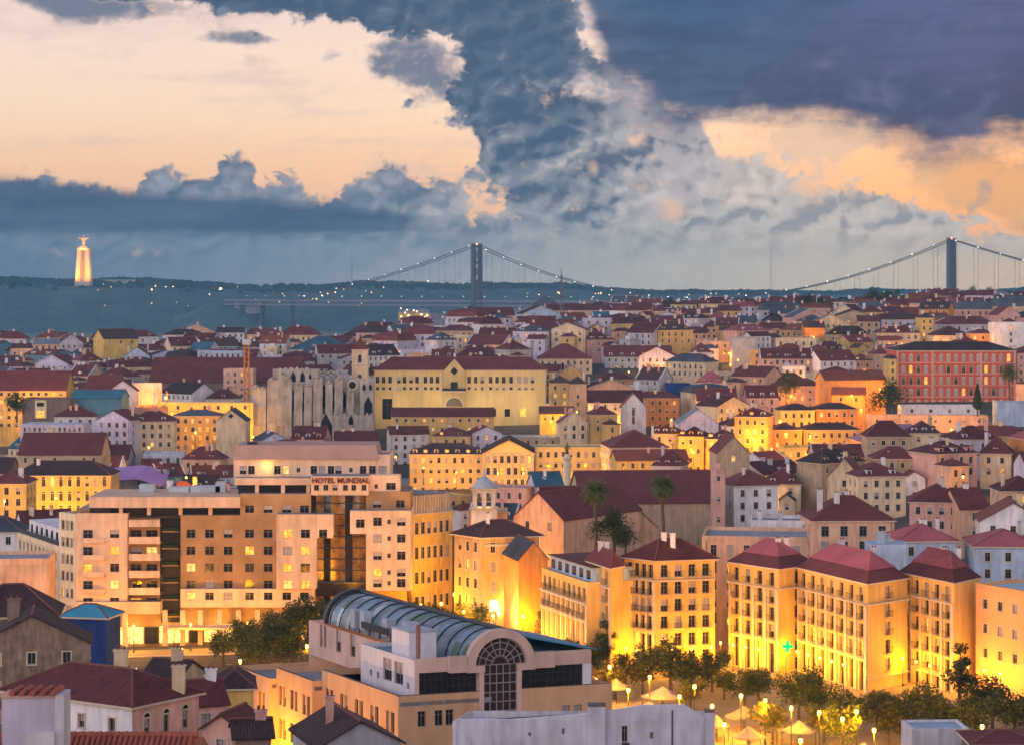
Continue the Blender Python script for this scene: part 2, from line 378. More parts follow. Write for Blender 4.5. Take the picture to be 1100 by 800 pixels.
# ------------------------------------------------------------------ the lie of the land
def itp(x, xs, ys):
    if x <= xs[0]: return ys[0]
    for i in range(1, len(xs)):
        if x <= xs[i]:
            t = (x-xs[i-1])/(xs[i]-xs[i-1]); return ys[i-1]+t*(ys[i]-ys[i-1])
    return ys[-1]
PROF = [  # bearing column -> ground height along the distance
    (130, [(0, 92), (60, 80), (110, 68), (200, 50), (260, 44), (330, 33), (400, 29), (460, 28), (520, 25), (600, 24), (700, 24), (800, 26), (900, 32), (1000, 40), (1100, 46), (1200, 52), (1300, 56), (1400, 50), (1800, 4), (2100, -6), (4600, -6)]),
    (400, [(0, 92), (60, 80), (110, 68), (200, 49), (260, 38), (300, 33), (400, 31), (460, 29), (520, 26), (600, 23), (700, 24), (800, 27), (850, 31), (900, 37), (960, 41), (1000, 46), (1100, 54), (1200, 60), (1300, 64), (1450, 62), (1800, 40), (2200, 4), (2500, -6), (4600, -6)]),
    (560, [(0, 92), (60, 80), (110, 68), (200, 48), (260, 38), (300, 33), (400, 33), (460, 31), (520, 27), (600, 22), (700, 24), (800, 28), (850, 32), (900, 38), (950, 42), (1000, 50), (1100, 60), (1200, 66), (1350, 71), (1500, 73), (1700, 72), (2200, 50), (2600, 30), (3300, 20), (4000, -6), (4600, -6)]),
    (770, [(0, 92), (60, 80), (110, 68), (200, 45), (260, 37), (300, 33), (400, 34), (460, 36), (520, 33), (600, 29), (700, 30), (800, 34), (900, 40), (1000, 49), (1100, 60), (1200, 67), (1350, 73), (1500, 75), (1700, 74), (2200, 60), (2600, 40), (3600, 10), (4000, -6), (4600, -6)]),
    (1000, [(0, 92), (60, 80), (110, 68), (200, 44), (260, 36), (300, 33), (400, 34), (460, 38), (520, 40), (600, 41), (700, 42), (800, 43), (900, 45), (1000, 50), (1100, 60), (1200, 70), (1350, 78), (1500, 81), (1700, 80), (2200, 64), (2600, 50), (3600, 12), (4000, -6), (4600, -6)])]
def sq_z(X): return 29 + max(-.6, min(4.6, (X+85)*.029))
def tz(X, Y):
    px = CX+F*X/max(Y, 40)
    zs = [itp(Y, [a for a, _ in pr], [b for _, b in pr]) for _, pr in PROF]
    z = itp(px, [c for c, _ in PROF], zs)
    # the square and the street in front of the hotel are one gentle plane
    k = min(1, max(0, (Y-296)/18))*min(1, max(0, (448-Y)/12))*min(1, max(0, (X+125)/14))*min(1, max(0, (128-X)/14))
    return z*(1-k)+sq_z(X)*k

# ------------------------------------------------------------------ windows (meshes are shared)
WM = {}
def win_mesh(w, h, style, lit, d):
    w, h = round(w, 1), round(h, 1); key = (w, h, style, lit, round(d, 2))
    if key in WM: return WM[key]
    b = MB()
    g = LIT() if lit == 1 else LITW() if lit == 2 else surf('window_blind', (.52, .44, .42), .7, .2, 1) if lit == 3 else GLASS()
    half = lit == 4
    x = w/2; t = .14
    arch = style in ('arch',)
    if style != 'bare':
        tr = TRIM()
        b.box(-x-t, -x, -.06, .04, 0, h, tr); b.box(x, x+t, -.06, .04, 0, h, tr)
        b.box(-x-t, x+t, -.08, .04, h, h+t, tr); b.box(-x-t-.06, x+t+.06, -.14, .04, -.12, 0, tr)
    b.face([(-x, d, 0), (x, d, 0), (x, d, h), (-x, d, h)], g)
    if half: b.face([(-x, d-.02, h*.45), (x, d-.02, h*.45), (x, d-.02, h), (-x, d-.02, h)], surf('window_blind', (.52, .44, .42), .7, .2, 1))
    s = SASH() if style != 'white' else TRIM(); e = .07
    b.box(-x, -x+e, d-.06, d-.005, 0, h, s); b.box(x-e, x, d-.06, d-.005, 0, h, s)
    b.box(-x+e, x-e, d-.06, d-.005, 0, e, s); b.box(-x+e, x-e, d-.06, d-.005, h-e, h, s)
    b.box(-e/2, e/2, d-.055, d-.006, e, h-e, s)
    if h > 1.3: b.box(-x+e, -e/2, d-.05, d-.007, h*.68, h*.68+.05, s); b.box(e/2, x-e, d-.05, d-.007, h*.68, h*.68+.05, s)
    if arch:
        tr = TRIM(); n = 8                     # half-round head above the lintel with its own glazing
        for i in range(n):
            a0, a1 = math.pi*i/n, math.pi*(i+1)/n
            q = lambda a, r, y: (r*math.cos(a), y, h+t+r*math.sin(a))
            b.hexa([q(a0, x, -.07), q(a0, x+t+.05, -.07), q(a1, x+t+.05, -.07), q(a1, x, -.07)], [q(a0, x, .03), q(a0, x+t+.05, .03), q(a1, x+t+.05, .03), q(a1, x, .03)], tr)
        b.face([(x*math.cos(math.pi*i/n), -.02, h+t+x*math.sin(math.pi*i/n)) for i in range(n+1)], g)
    WM[key] = b.mesh('window'); return WM[key]
BALC = {}
def balc_mesh(w):
    w = round(w, 1)
    if w not in BALC:
        b = MB(); x = w/2+.25; mt = DARKM()
        b.box(-x, x, -.55, -.16, -.16, -.04, TRIM())
        b.box(-x, x, -.55, -.50, .92, .98, mt)
        n = max(6, int(w/.16))
        for i in range(n+1):
            q = -x+2*x*i/n; b.box(q-.015, q+.015, -.54, -.51, -.04, .92, mt)
        b.box(-x, -x+.04, -.50, -.16, .92, .97, mt); b.box(x-.04, x, -.50, -.16, .92, .97, mt)
        BALC[w] = b.mesh('balcony')
    return BALC[w]

# ------------------------------------------------------------------ a building on a parallelogram O, O+U, O+U+V, O+V
FLATR = lambda: surf('flat_roof', (.26, .26, .28), .9, .35, .3)
class Bld:
    def __init__(s, name, label, cat, O, U, V, z0, group=None, root=None):
        s.O, s.U, s.V = Vector(O[:2]), Vector(U[:2]), Vector(V[:2]); s.z0 = z0
        c = s.O+s.U*.5+s.V*.5
        if root is not None: s.root = root; s.off = tuple(root.location)
        else: s.root = empty(name, (c.x, c.y, z0), label, cat, group); s.off = (c.x, c.y, z0)
        s.wb = MB(); s.roof = None; s.wins = []
        s.lit_p = .05; s.style = 'plain'; s.blind_p = .30
    def pt(s, a, b): return s.O+s.U*a+s.V*b
    def ring(s, o=0.0):
        lu, lv = s.U.length, s.V.length
        return [s.pt(-o/lu, -o/lv), s.pt(1+o/lu, -o/lv), s.pt(1+o/lu, 1+o/lv), s.pt(-o/lu, 1+o/lv)]
    def side(s, i):
        r = [s.pt(0, 0), s.pt(1, 0), s.pt(1, 1), s.pt(0, 1)]
        a, b = r[i], r[(i+1) % 4]; return a, (b-a).normalized(), (b-a).length
    def facade(s, i, z0, z1, ops, mt, depth=.22, A=None, D=None, Lg=None, mb=None):
        """one wall plane with real openings: i picks a side, or give start A, direction D and length Lg"""
        if A is None: A, D, Lg = s.side(i)
        mb = mb or s.wb
        N_ = Vector((D.y, -D.x))
        xs = sorted({0.0, Lg, *[v for o in ops for v in o[:2]]}); zs = sorted({z0, z1, *[v for o in ops for v in o[2:4]]})
        def q(a, z, y=0): p = A+D*a-N_*y; return (p.x, p.y, z)
        for a0, a1 in zip(xs, xs[1:]):
            if a1-a0 < 1e-4: continue
            run = None
            for b0, b1 in zip(zs, zs[1:]):
                am, bm = (a0+a1)/2, (b0+b1)/2
                hole = any(o[0] < am < o[1] and o[2] < bm < o[3] for o in ops)
                if hole:
                    if run is not None: mb.face([q(a0, run), q(a1, run), q(a1, b0), q(a0, b0)], mt)
                    run = None
                elif run is None: run = b0
            if run is not None: mb.face([q(a0, run), q(a1, run), q(a1, z1), q(a0, z1)], mt)
        for a0, a1, b0, b1 in [o[:4] for o in ops]:
            e = depth
            mb.face([q(a0, b0), q(a0, b0, e), q(a0, b1, e), q(a0, b1)], mt); mb.face([q(a1, b0, e), q(a1, b0), q(a1, b1), q(a1, b1, e)], mt)
            mb.face([q(a0, b0), q(a1, b0), q(a1, b0, e), q(a0, b0, e)], mt); mb.face([q(a0, b1, e), q(a1, b1, e), q(a1, b1), q(a0, b1)], mt)
        return A, D
    def windows(s, A, D, ops, style=None, depth=.22, lit=None, balc=False, name='window', rows_lit=None):
        rz = math.atan2(D.y, D.x)
        for o in ops:
            a0, a1, b0, b1 = o[:4]
            p = A+D*((a0+a1)/2)
            l = o[4] if len(o) > 4 else (lit if lit is not None else (rnd.choice((1, 2)) if rnd.random() < s.lit_p else rnd.choice((3, 4, 4)) if rnd.random() < s.blind_p else 0))
            w = bpy.data.objects.new(name, win_mesh(a1-a0, b1-b0, style or s.style, l, depth)); COL.objects.link(w)
            w.parent = s.root; w.location = (p.x-s.off[0], p.y-s.off[1], b0-s.off[2]); w.rotation_euler = (0, 0, rz)
            if l in (1, 2): w['label'] = 'lit window'
            if balc and (b1-b0) > 1.5:
                bo = bpy.data.objects.new('balcony', balc_mesh(a1-a0)); COL.objects.link(bo); bo.parent = w
    def auto(s, i, z0, z1, mt, n=None, sp=2.9, fh=3.2, w=1.05, h=1.7, top=.9, rows=9, style=None, balc=False, m0=1.2, depth=.22, minz=None):
        A, D, Lg = s.side(i)
        n = n or max(1, int((Lg-m0)/sp)); ops = []
        if Lg < 2.4: n = 0
        for r in range(rows):
            zt = z1-top-r*fh; zb = zt-h
            if zb < (minz if minz is not None else z0+.8): break
            for c in range(n):
                a = m0/2+(Lg-m0)*(c+.5)/n
                ops.append((a-w/2, a+w/2, zb, zt))
        s.facade(i, z0, z1, ops, mt, depth)
        s.windows(A, D, ops, style, depth, balc=balc)
    def plain(s, i, z0, z1, mt): s.facade(i, z0, z1, [], mt)
    # roofs ------------------------------------------------------
    def hip(s, z, h, mt, ov=.45, name='roof', th=.22, ends=(1, 1)):
        b = MB(); r = s.ring(ov); lu, lv = s.U.length, s.V.length
        e = [(p.x, p.y, z+th) for p in r]
        b.hexa([(p.x, p.y, z) for p in r], e, TRIM())
        if lu >= lv:
            k = min(.5, lv/2/lu*.95); A, B = s.pt(k*ends[0], .5), s.pt(1-k*ends[1], .5)
            A, B = (A.x, A.y, z+th+h), (B.x, B.y, z+th+h)
            fs = [[e[0], e[1], B, A], [e[2], e[3], A, B], [e[1], e[2], B], [e[3], e[0], A]]
        else:
            k = min(.5, lu/2/lv*.95); A, B = s.pt(.5, k*ends[0]), s.pt(.5, 1-k*ends[1])
            A, B = (A.x, A.y, z+th+h), (B.x, B.y, z+th+h)
            fs = [[e[1], e[2], B, A], [e[3], e[0], A, B], [e[0], e[1], A], [e[2], e[3], B]]
        up = .012
        for f_ in fs: b.face([(x, y, zz+up) for x, y, zz in f_], mt)
        rt = surf('ridge_tile', (.20, .075, .06), .85, .3, 1)
        b.tube([A, B], .16, rt, 6)
        for c_ in (0, 1, 2, 3):
            tgt = A if (c_ in ((0, 3) if lu >= lv else (0, 1))) else B
            b.tube([(e[c_][0], e[c_][1], e[c_][2]+.02), tgt], .13, rt, 5)
        s.roof = b.build(name, s.root, s.off); return s.roof
    def gable(s, z, h, mt, wm, axis='u', ov=.35, name='roof', verge=False):
        b = MB(); th = .2
        lu, lv = s.U.length, s.V.length; ou, ow = ov/lu, ov/lv
        g = lambda a, c, zz: (*s.pt(a, c), zz)
        if axis == 'u':
            dr = h*ov/(lv/2); A, B = (-ou, .5), (1+ou, .5)
            pl = [[(-ou, -ow, z-dr), (1+ou, -ow, z-dr), (1+ou, .5, z+h), (-ou, .5, z+h)], [(1+ou, 1+ow, z-dr), (-ou, 1+ow, z-dr), (-ou, .5, z+h), (1+ou, .5, z+h)]]
            for a in (0, 1): s.wb.face([g(a, 0 if a else 1, z), g(a, 1 if a else 0, z), g(a, .5, z+h)], wm)
        else:
            dr = h*ov/(lu/2); A, B = (.5, -ow), (.5, 1+ow)
            pl = [[(-ou, 1+ow, z-dr), (-ou, -ow, z-dr), (.5, -ow, z+h), (.5, 1+ow, z+h)], [(1+ou, -ow, z-dr), (1+ou, 1+ow, z-dr), (.5, 1+ow, z+h), (.5, -ow, z+h)]]
            for c in (0, 1): s.wb.face([g(0 if c == 0 else 1, c, z), g(1 if c == 0 else 0, c, z), g(.5, c, z+h)], wm)
        for f_ in pl:
            q = [Vector(g(a, c, zz)) for a, c, zz in f_]
            b.hexa([v+Vector((0, 0, .02)) for v in q], [v+Vector((0, 0, th)) for v in q], mt)
        if verge:
            cw = wallm('white'); e = .42
            for sgn in (0, 1):
                for f_ in pl:
                    lo, hi = (0, 3) if (sgn == 0) else (1, 2)
                    if axis == 'v': lo, hi = (1, 2) if sgn == 0 else (0, 3)
                    q = [Vector(g(a, c, zz)) for a, c, zz in f_]; p0, p1 = q[lo], q[hi]
                    inw = (q[1]-q[0]).normalized()*(1 if lo == 0 else -1)*e
                    up_ = Vector((0, 0, .34)); dn = Vector((0, 0, .03))
                    b.hexa([p0+dn, p0+inw+dn, p1+inw+dn, p1+dn], [p0+up_, p0+inw+up_, p1+inw+up_, p1+up_], cw)
        rt = surf('ridge_tile', (.20, .075, .06), .85, .3, 1)
        b.tube([g(A[0], A[1], z+h+th-.02), g(B[0], B[1], z+h+th-.02)], .16, rt, 6)
        s.roof = b.build(name, s.root, s.off); return s.roof
    def flat(s, z, par, mt, rm, t=.3, name='roof', ov=.0):
        b = MB(); r = s.ring(ov+.02); q = s.ring(ov-t)
        b.hexa([(p.x, p.y, z-.25) for p in s.ring(ov-.01)], [(p.x, p.y, z+.05) for p in s.ring(ov-.01)], rm)
        for i in range(4):
            j = (i+1) % 4
            ring = [r[i], r[j], q[j], q[i]]
            b.hexa([(p.x, p.y, z-.3) for p in ring], [(p.x, p.y, z+par) for p in ring], mt)
        s.roof = b.build(name, s.root, s.off); return s.roof
    def mansard(s, z, h1, inset, h2, mt, ov=.3, name='roof', top=None):
        b = MB(); r = s.ring(ov); q = s.ring(-inset)
        b.hexa([(p.x, p.y, z) for p in r], [(p.x, p.y, z+.25) for p in r], TRIM())
        r = s.ring(ov-.12)
        b.hexa([(p.x, p.y, z+.25) for p in r], [(p.x, p.y, z+h1) for p in q], mt)
        lu, lv = s.U.length, s.V.length
        e = [(p.x, p.y, z+h1+.01) for p in s.ring(-inset+.25)]
        if lu >= lv: k = min(.5, lv/2/lu); A, B = s.pt(k, .5), s.pt(1-k, .5); fs = lambda A, B: [[e[0], e[1], B, A], [e[2], e[3], A, B], [e[1], e[2], B], [e[3], e[0], A]]
        else: k = min(.5, lu/2/lv); A, B = s.pt(.5, k), s.pt(.5, 1-k); fs = lambda A, B: [[e[1], e[2], B, A], [e[3], e[0], A, B], [e[0], e[1], A], [e[2], e[3], B]]
        for f_ in fs((A.x, A.y, z+h1+h2), (B.x, B.y, z+h1+h2)): b.face(f_, top or mt)
        s.roof = b.build(name, s.root, s.off); return s.roof
    def chimney(s, a, b_, z0, z1, mt=None, w=.8, d=.6, pots=2):
        c = s.pt(a, b_); b = MB(); mt = mt or wallm('white')
        b.box(c.x-w/2, c.x+w/2, c.y-d/2, c.y+d/2, z0, z1, mt); b.box(c.x-w/2-.1, c.x+w/2+.1, c.y-d/2-.1, c.y+d/2+.1, z1, z1+.14, mt)
        for i in range(pots):
            x = c.x-w/2+w*(i+.5)/pots; b.tube([(x, c.y, z1+.14), (x, c.y, z1+.5)], .11, roofm('rust'), 6)
        return b.build('chimney', s.roof or s.root, s.off)
    def dormer(s, a, z, mt, rm, w=1.5, h=1.5, dep=2.2, setb=.9, lit=0):
        """a gabled dormer on the front slope"""
        A, D, L_ = s.side(0); N_ = Vector((D.y, -D.x)); c = A+D*(L_*a)-N_*setb
        b = MB(); x = w/2
        g = lambda u, y, zz: (*(c+D*u-N_*y), zz)
        b.hexa([g(-x, 0, z), g(x, 0, z), g(x, dep, z), g(-x, dep, z)], [g(-x, 0, z+h), g(x, 0, z+h), g(x, dep, z+h), g(-x, dep, z+h)], mt)
        e = x+.15
        b.hexa([g(-e, -.15, z+h+.005), g(e, -.15, z+h+.005), g(e, dep+.1, z+h+.005), g(-e, dep+.1, z+h+.005)], [g(-.02, -.15, z+h+.6), g(.02, -.15, z+h+.6), g(.02, dep+.1, z+h+.6), g(-.02, dep+.1, z+h+.6)], rm)
        gl = LIT() if lit else GLASS()
        b.hexa([g(-x+.35, -.03, z+.3), g(x-.35, -.03, z+.3), g(x-.35, .05, z+.3), g(-x+.35, .05, z+.3)], [g(-x+.35, -.03, z+h-.2), g(x-.35, -.03, z+h-.2), g(x-.35, .05, z+h-.2), g(-x+.35, .05, z+h-.2)], gl)
        return b.build('dormer', s.roof or s.root, s.off)
    def part(s, name, mb, smooth=False, parent=None): return mb.build(name, parent or s.root, s.off, smooth)
    def ubox(s, mb, a0, a1, b0, b1, z0, z1, mt):
        """box in metres along the two sides of the plan, measured from O"""
        u, v = s.U.normalized(), s.V.normalized()
        q = [s.O+u*a0+v*b0, s.O+u*a1+v*b0, s.O+u*a1+v*b1, s.O+u*a0+v*b1]
        mb.hexa([(p.x, p.y, z0) for p in q], [(p.x, p.y, z1) for p in q], mt)
    def done(s):
        if s.wb.f: s.wb.build('wall', s.root, s.off)
        return s.root
HOUSES = []     # (root, facts) of the ordinary houses, described at the end
def vis_sides(c):
    return (0, 1, 3)
def house(px0, px1, pye, Y, label=None, wall='cream', roof='hip', rc='maroon', rh=3.2, d=13, th=0, base=None, lit=.06, chim=1, dorm=0, sp=2.9, fh=3.2, w=1.05, h=1.7, name='house', cat='house', group=None, style='plain', balc=False, wins=True, rows=5, near=False, plainside=False, fill=False, top=.9, cmat=None, depth=.2, root=None, sky=0, aerial=0):
    wd = (px1-px0)*Y/F; z1 = CZ-(pye-CY)/F*Y
    t = R(th); u = Vector((math.cos(t), math.sin(t))); v = Vector((-u.y, u.x))
    if th: wd = min(wd, wd/(abs(u.x)+.35*abs(u.y)))
    c = Vector((((px0+px1)/2-CX)/F*Y, Y)); O = c-u*(wd/2)
    z0 = base if base is not None else tz(c.x, c.y+d/2)-2.5
    z0 = min(z0, z1-3)
    B = Bld(name, label or '', cat, O, u*wd, v*d, z0, group, root); B.lit_p = lit; B.style = style
    wm = wallm(wall); rm = (tilem if near else roofm)(rc)
    lowest = z1-rows*fh
    for i in range(4):
        if i == 2 or not wins or (plainside and i != 0): B.plain(i, z0, z1, wm)
        else: B.auto(i, z0, z1, wm, sp=sp*(1 if i == 0 else 1.35), fh=fh, w=w, h=h, rows=rows, balc=balc and i == 0, top=top, depth=depth)
    if roof == 'hip': B.hip(z1, rh, rm)
    elif roof == 'gable': B.gable(z1, rh, rm, wm, 'u', verge=fill and rnd.random() < .6)
    elif roof == 'front gable': B.gable(z1, rh, rm, wm, 'v', verge=fill and rnd.random() < .6)
    elif roof == 'flat': B.flat(z1, .7, wm, surf('flat_roof', (.30, .31, .33), .9, .3, .3))
    elif roof == 'metal': B.flat(z1, .25, wm, surf('metal_roof', (.34, .46, .56), .6, .3, .3))
    elif roof == 'mansard': B.mansard(z1, rh*.75, 1.3, rh*.35, rm)
    hz = rh if roof not in ('flat', 'metal') else .8
    for i in range(chim):
        a = rnd.uniform(.12, .88); B.chimney(a, rnd.choice((.35, .5, .62)), z1, z1+hz+rnd.uniform(.7, 1.6), cmat or wallm(rnd.choice(('white', 'cream', 'pink'))), rnd.uniform(.7, 1.5), .7)
    for i in range(dorm):
        B.dormer((i+.5)/dorm, z1+.35, wm if rnd.random() < .5 else wallm('white'), rm, lit=rnd.random() < lit)
    if roof in ('hip', 'gable'):
        for i in range(sky):
            a, t_ = rnd.uniform(.2, .8), rnd.uniform(.2, .55); b = MB(); w2, l2 = .7, 1.0
            q = []
            for aa, tt in ((a-w2/wd/2, t_), (a+w2/wd/2, t_), (a+w2/wd/2, t_+l2/d), (a-w2/wd/2, t_+l2/d)):
                p = B.pt(aa, tt/2); q.append(Vector((p.x, p.y, z1+.2+rh*tt)))
            b.hexa([v_+Vector((0, 0, .02)) for v_ in q], [v_+Vector((0, 0, .16)) for v_ in q], surf('skylight', (.45, .52, .58), .15, .2, 2, spec=.6)); b.build('skylight', B.roof, B.off)
    if rnd.random() < .45 and wd > 7 and not root:
        p = B.pt(rnd.choice((.04, .96)), 0)-v*.09; b = MB(); b.tube([(p.x, p.y, z0), (p.x, p.y, z1-.1)], .06, DARKM(), 5); b.build('drainpipe', B.root, B.off)
    for i in range(aerial):
        p = B.pt(rnd.uniform(.15, .85), .5); zt = z1+hz+rnd.uniform(1.2, 2.6); b = MB(); b.tube([(p.x, p.y, z1), (p.x, p.y, zt)], .05, DARKM(), 4)
        for k in range(3): b.tube([(p.x-.6, p.y, zt-.1-.25*k), (p.x+.6, p.y, zt-.1-.25*k)], .035, DARKM(), 4)
        b.build('aerial', B.roof, B.off)
    B.done()
    if root is not None: return B
    if fill and rnd.random() < .72 and wd > 10:                     # a lower wing or terrace in front
        w2 = wd*rnd.uniform(.35, .65); d2 = rnd.uniform(5, 8); a0 = rnd.choice((0, wd-w2, rnd.uniform(0, wd-w2))); h2 = rnd.uniform(2.2, 5)
        S = Bld('', '', '', O+u*a0-v*(d2-.05), u*w2, v*d2, z0, None, B.root); S.lit_p = lit
        w2m = wm if rnd.random() < .55 else wallm(rnd.choice(('white', 'cream', 'lavender', 'peach', 'ochre')))
        for i in (0, 1, 3): S.auto(i, z0, z1-h2, w2m, sp=sp*.9, fh=fh, w=w, h=h, rows=2, depth=depth) if i == 0 else S.plain(i, z0, z1-h2, w2m)
        k = rnd.random()
        if k < .4: S.hip(z1-h2, 1.7, rm)
        elif k < .7: S.gable(z1-h2, 1.8, roofm(rnd.choice(('maroon', 'rust', 'maroon', 'dark brown'))), w2m, rnd.choice('uv'))
        else:
            S.flat(z1-h2, .8, w2m, FLATR())
            if rnd.random() < .6: b = MB(); S.ubox(b, .8, min(w2-.5, 3.4), d2-3.0, d2-.4, z1-h2+.06, z1-h2+2.3, wallm('white')); S.part('stair_head', b, parent=S.roof)
        S.done()
    B.root['_'] = 0; del B.root['_']
    HOUSES.append((B.root, dict(wall=wall, roof=roof, rc=rc, chim=chim, dorm=dorm, w=wd, z1=z1, rh=rh, label=label, Y=Y, px=(px0+px1)/2, py=pye, fill=fill)))
    return B
HAZE_D = 0.000085

# ------------------------------------------------------------------ ground, water, far shore
def grid_sheet(name, xs_of, ys, zf, mt, label, kind='structure'):
    v = []; f = []; n = None
    for y in ys:
        xs = xs_of(y); n = len(xs); v += [(x, y, zf(x, y)) for x in xs]
    for j in range(len(ys)-1):
        for i in range(n-1): a = j*n+i; f.append((a, a+1, a+1+n, a+n))
    me = bpy.data.meshes.new(name); me.from_pydata(v, [], f); me.materials.append(mt)
    o = bpy.data.objects.new(name, me); COL.objects.link(o); tag(o, label, kind=kind); return o
def frange(a, b, n): return [a+(b-a)*i/n for i in range(n+1)]
g_mat = surf('ground_earth', (.085, .075, .068), .95, .4, .08, bump=.2)
ys = frange(-40, 290, 33)+frange(296, 460, 40)+frange(468, 1000, 76)+frange(1012, 2200, 70)+frange(2240, 4600, 30)
grid_sheet('ground', lambda y: [t*max(140, abs(y)*.62) for t in frange(-1, 1, 110)], ys, lambda x, y: tz(x, y) if y > 0 else 92, g_mat, 'city ground falling from the viewpoint and rising to the far hill')
wm_, wt_, wb_ = new_mat('river_water')
wb_.inputs['Base Color'].default_value = (.02, .05, .075, 1); wb_.inputs['Roughness'].default_value = .18; wb_.inputs['IOR'].default_value = 1.33
wn = wt_.nodes.new('ShaderNodeTexNoise'); wn.inputs['Scale'].default_value = .06; wn.inputs['Detail'].default_value = 5
wg = wt_.nodes.new('ShaderNodeNewGeometry'); wt_.links.new(wg.outputs['Position'], wn.inputs['Vector'])
wbp = wt_.nodes.new('ShaderNodeBump'); wbp.inputs['Strength'].default_value = .35; wbp.inputs['Distance'].default_value = 2; wt_.links.new(wn.outputs[0], wbp.inputs['Height']); wt_.links.new(wbp.outputs[0], wb_.inputs['Normal'])
grid_sheet('water', lambda y: frange(-7700, 7700, 12), frange(1500, 8050, 12), lambda x, y: 0, wm_, 'wide river below the far hills')
def hill_top(px):
    return itp(px, [-700, 0, 100, 180, 260, 330, 400, 470, 560, 640, 720, 800, 860, 940, 1020, 1150, 1900], [300, 300, 302.5, 303, 306, 307, 303, 304, 307, 311, 313, 314, 311, 313, 314, 311, 306])
def far_z(x, y):
    px = CX+F*x/y
    ridge = 5500+max(0, min(1, (px-200)/700))*900
    top = CZ-(hill_top(px)-CY)/F*ridge+3.5*math.sin(x*.0052+.6)+2.5*math.sin(x*.0131)
    shore = 4980+max(0, min(1, (px-200)/700))*500
    t = (y-shore)/(ridge-shore)
    bump = 6*math.sin(x*.012+1)+5*math.sin(x*.031+y*.01)+3*math.sin(x*.07+y*.03)
    head = 70*math.exp(-(((x+650)/120)**2+((y-5075)/95)**2))      # the spur the bridge lands on
    if t < 0: return max(-8, head-6)
    if t < 1: return max(head-2, -8+(top+6)*min(1, t**.62)+bump*t*(1-t)*2)
    return top-2-(t-1)*30+bump*.3
fm = surf('far_scrub', (.085, .13, .12), .95, .5, .012, fine=.05)
grid_sheet('hills', lambda y: [t*y*.42 for t in frange(-1, 1, 150)], frange(4900, 5600, 28)+frange(5640, 8000, 30), far_z, fm, 'wooded hills on the far bank of the river')
# woodland on the far ridge: nobody could count it
b = MB(); wood = surf('far_wood', (.03, .045, .035), .95, .4, .05)
rw = random.Random(3)
for i in range(4200):
    px = rw.uniform(-120, 1220); rid = 5500+max(0, min(1, (px-200)/700))*900
    y = rid+25-abs(rw.gauss(0, 55)); x = (px-CX)/F*y; z = far_z(x, y)
    r = rw.uniform(4, 9); h = rw.uniform(4, 9)+5*max(0, math.sin(px*.05+2*math.sin(px*.013)))*rw.random()
    b.lathe((x, y, z-1), [(r*.8, 0), (r, h*.45), (r*.65, h*.8), (r*.15, h)], wood, 6)
tag(b.build('woodland'), 'dark woodland along the ridge of the far bank', kind='stuff')

# ------------------------------------------------------------------ the square and the street
def plane_sheet(name, x0, x1, y0, y1, dz, mt, label):
    return grid_sheet(name, lambda y: frange(x0, x1, max(2, int((x1-x0)/4))), frange(y0, y1, max(1, int((y1-y0)/6))), lambda x, y: sq_z(x)+dz, mt, label)
paving = surf('limestone_paving', (.27, .22, .16), .8, .25, .3, fine=3)
plane_sheet('square_pavement', -18, 96, 318, 402, .14, paving, 'pale stone paving of the lit square')
asph = surf('asphalt', (.10, .092, .082), .8, .3, .4, fine=4)
plane_sheet('road', -108, -18.2, 404, 426, .03, asph, 'asphalt street in front of the hotel')
plane_sheet('road', -106, -18.2, 330, 380, .03, asph, 'asphalt street below the square')
plane_sheet('pavement', -108, -18.2, 427, 434, .14, paving, 'pavement along the hotel')
plane_sheet('pavement', -106, -18.2, 381, 403, .14, paving, 'planted island between the two streets')
b = MB()
for x0, x1, y0, y1 in ((-108, -18.2, 426.1, 426.9), (-106, -18.2, 403.1, 403.8), (-106, -18.2, 380.2, 380.9)):
    for a, c in zip(frange(x0, x1, 20), frange(x0, x1, 20)[1:]):
        b.hexa([(a, y0, sq_z(a)-.2), (c, y0, sq_z(c)-.2), (c, y1, sq_z(c)-.2), (a, y1, sq_z(a)-.2)], [(a, y0, sq_z(a)+.16), (c, y0, sq_z(c)+.16), (c, y1, sq_z(c)+.16), (a, y1, sq_z(a)+.16)], TRIM())
tag(b.build('kerb'), 'stone kerbs along the street', kind='structure')
b = MB(); pw = surf('road_paint', (.7, .68, .62), .7, .2, 1)
for i in range(18):
    x = -100+i*4.6; b.hexa([(x, 414.6, sq_z(x)+.032), (x+2.2, 414.6, sq_z(x+2.2)+.032), (x+2.2, 414.8, sq_z(x+2.2)+.032), (x, 414.8, sq_z(x)+.032)], [(x, 414.6, sq_z(x)+.036), (x+2.2, 414.6, sq_z(x+2.2)+.036), (x+2.2, 414.8, sq_z(x+2.2)+.036), (x, 414.8, sq_z(x)+.036)], pw)
tag(b.build('road_markings'), 'white dashes along the street', kind='structure')

# ------------------------------------------------------------------ haze over the river and the hills
hm = bpy.data.materials.new('haze'); hm.use_nodes = True; ht = hm.node_tree; ht.nodes.clear()
pv = ht.nodes.new('ShaderNodeVolumePrincipled'); ho = ht.nodes.new('ShaderNodeOutputMaterial')
pv.inputs['Color'].default_value = (.22, .57, .85, 1); pv.inputs['Density'].default_value = HAZE_D; pv.inputs['Anisotropy'].default_value = 0.0
ht.links.new(pv.outputs[0], ho.inputs['Volume'])
b = MB(); b.box(-7800, 7800, -60, 8150, -60, 246, hm)
hz_o = b.build('haze'); tag(hz_o, 'blue evening haze over the river', kind='stuff')

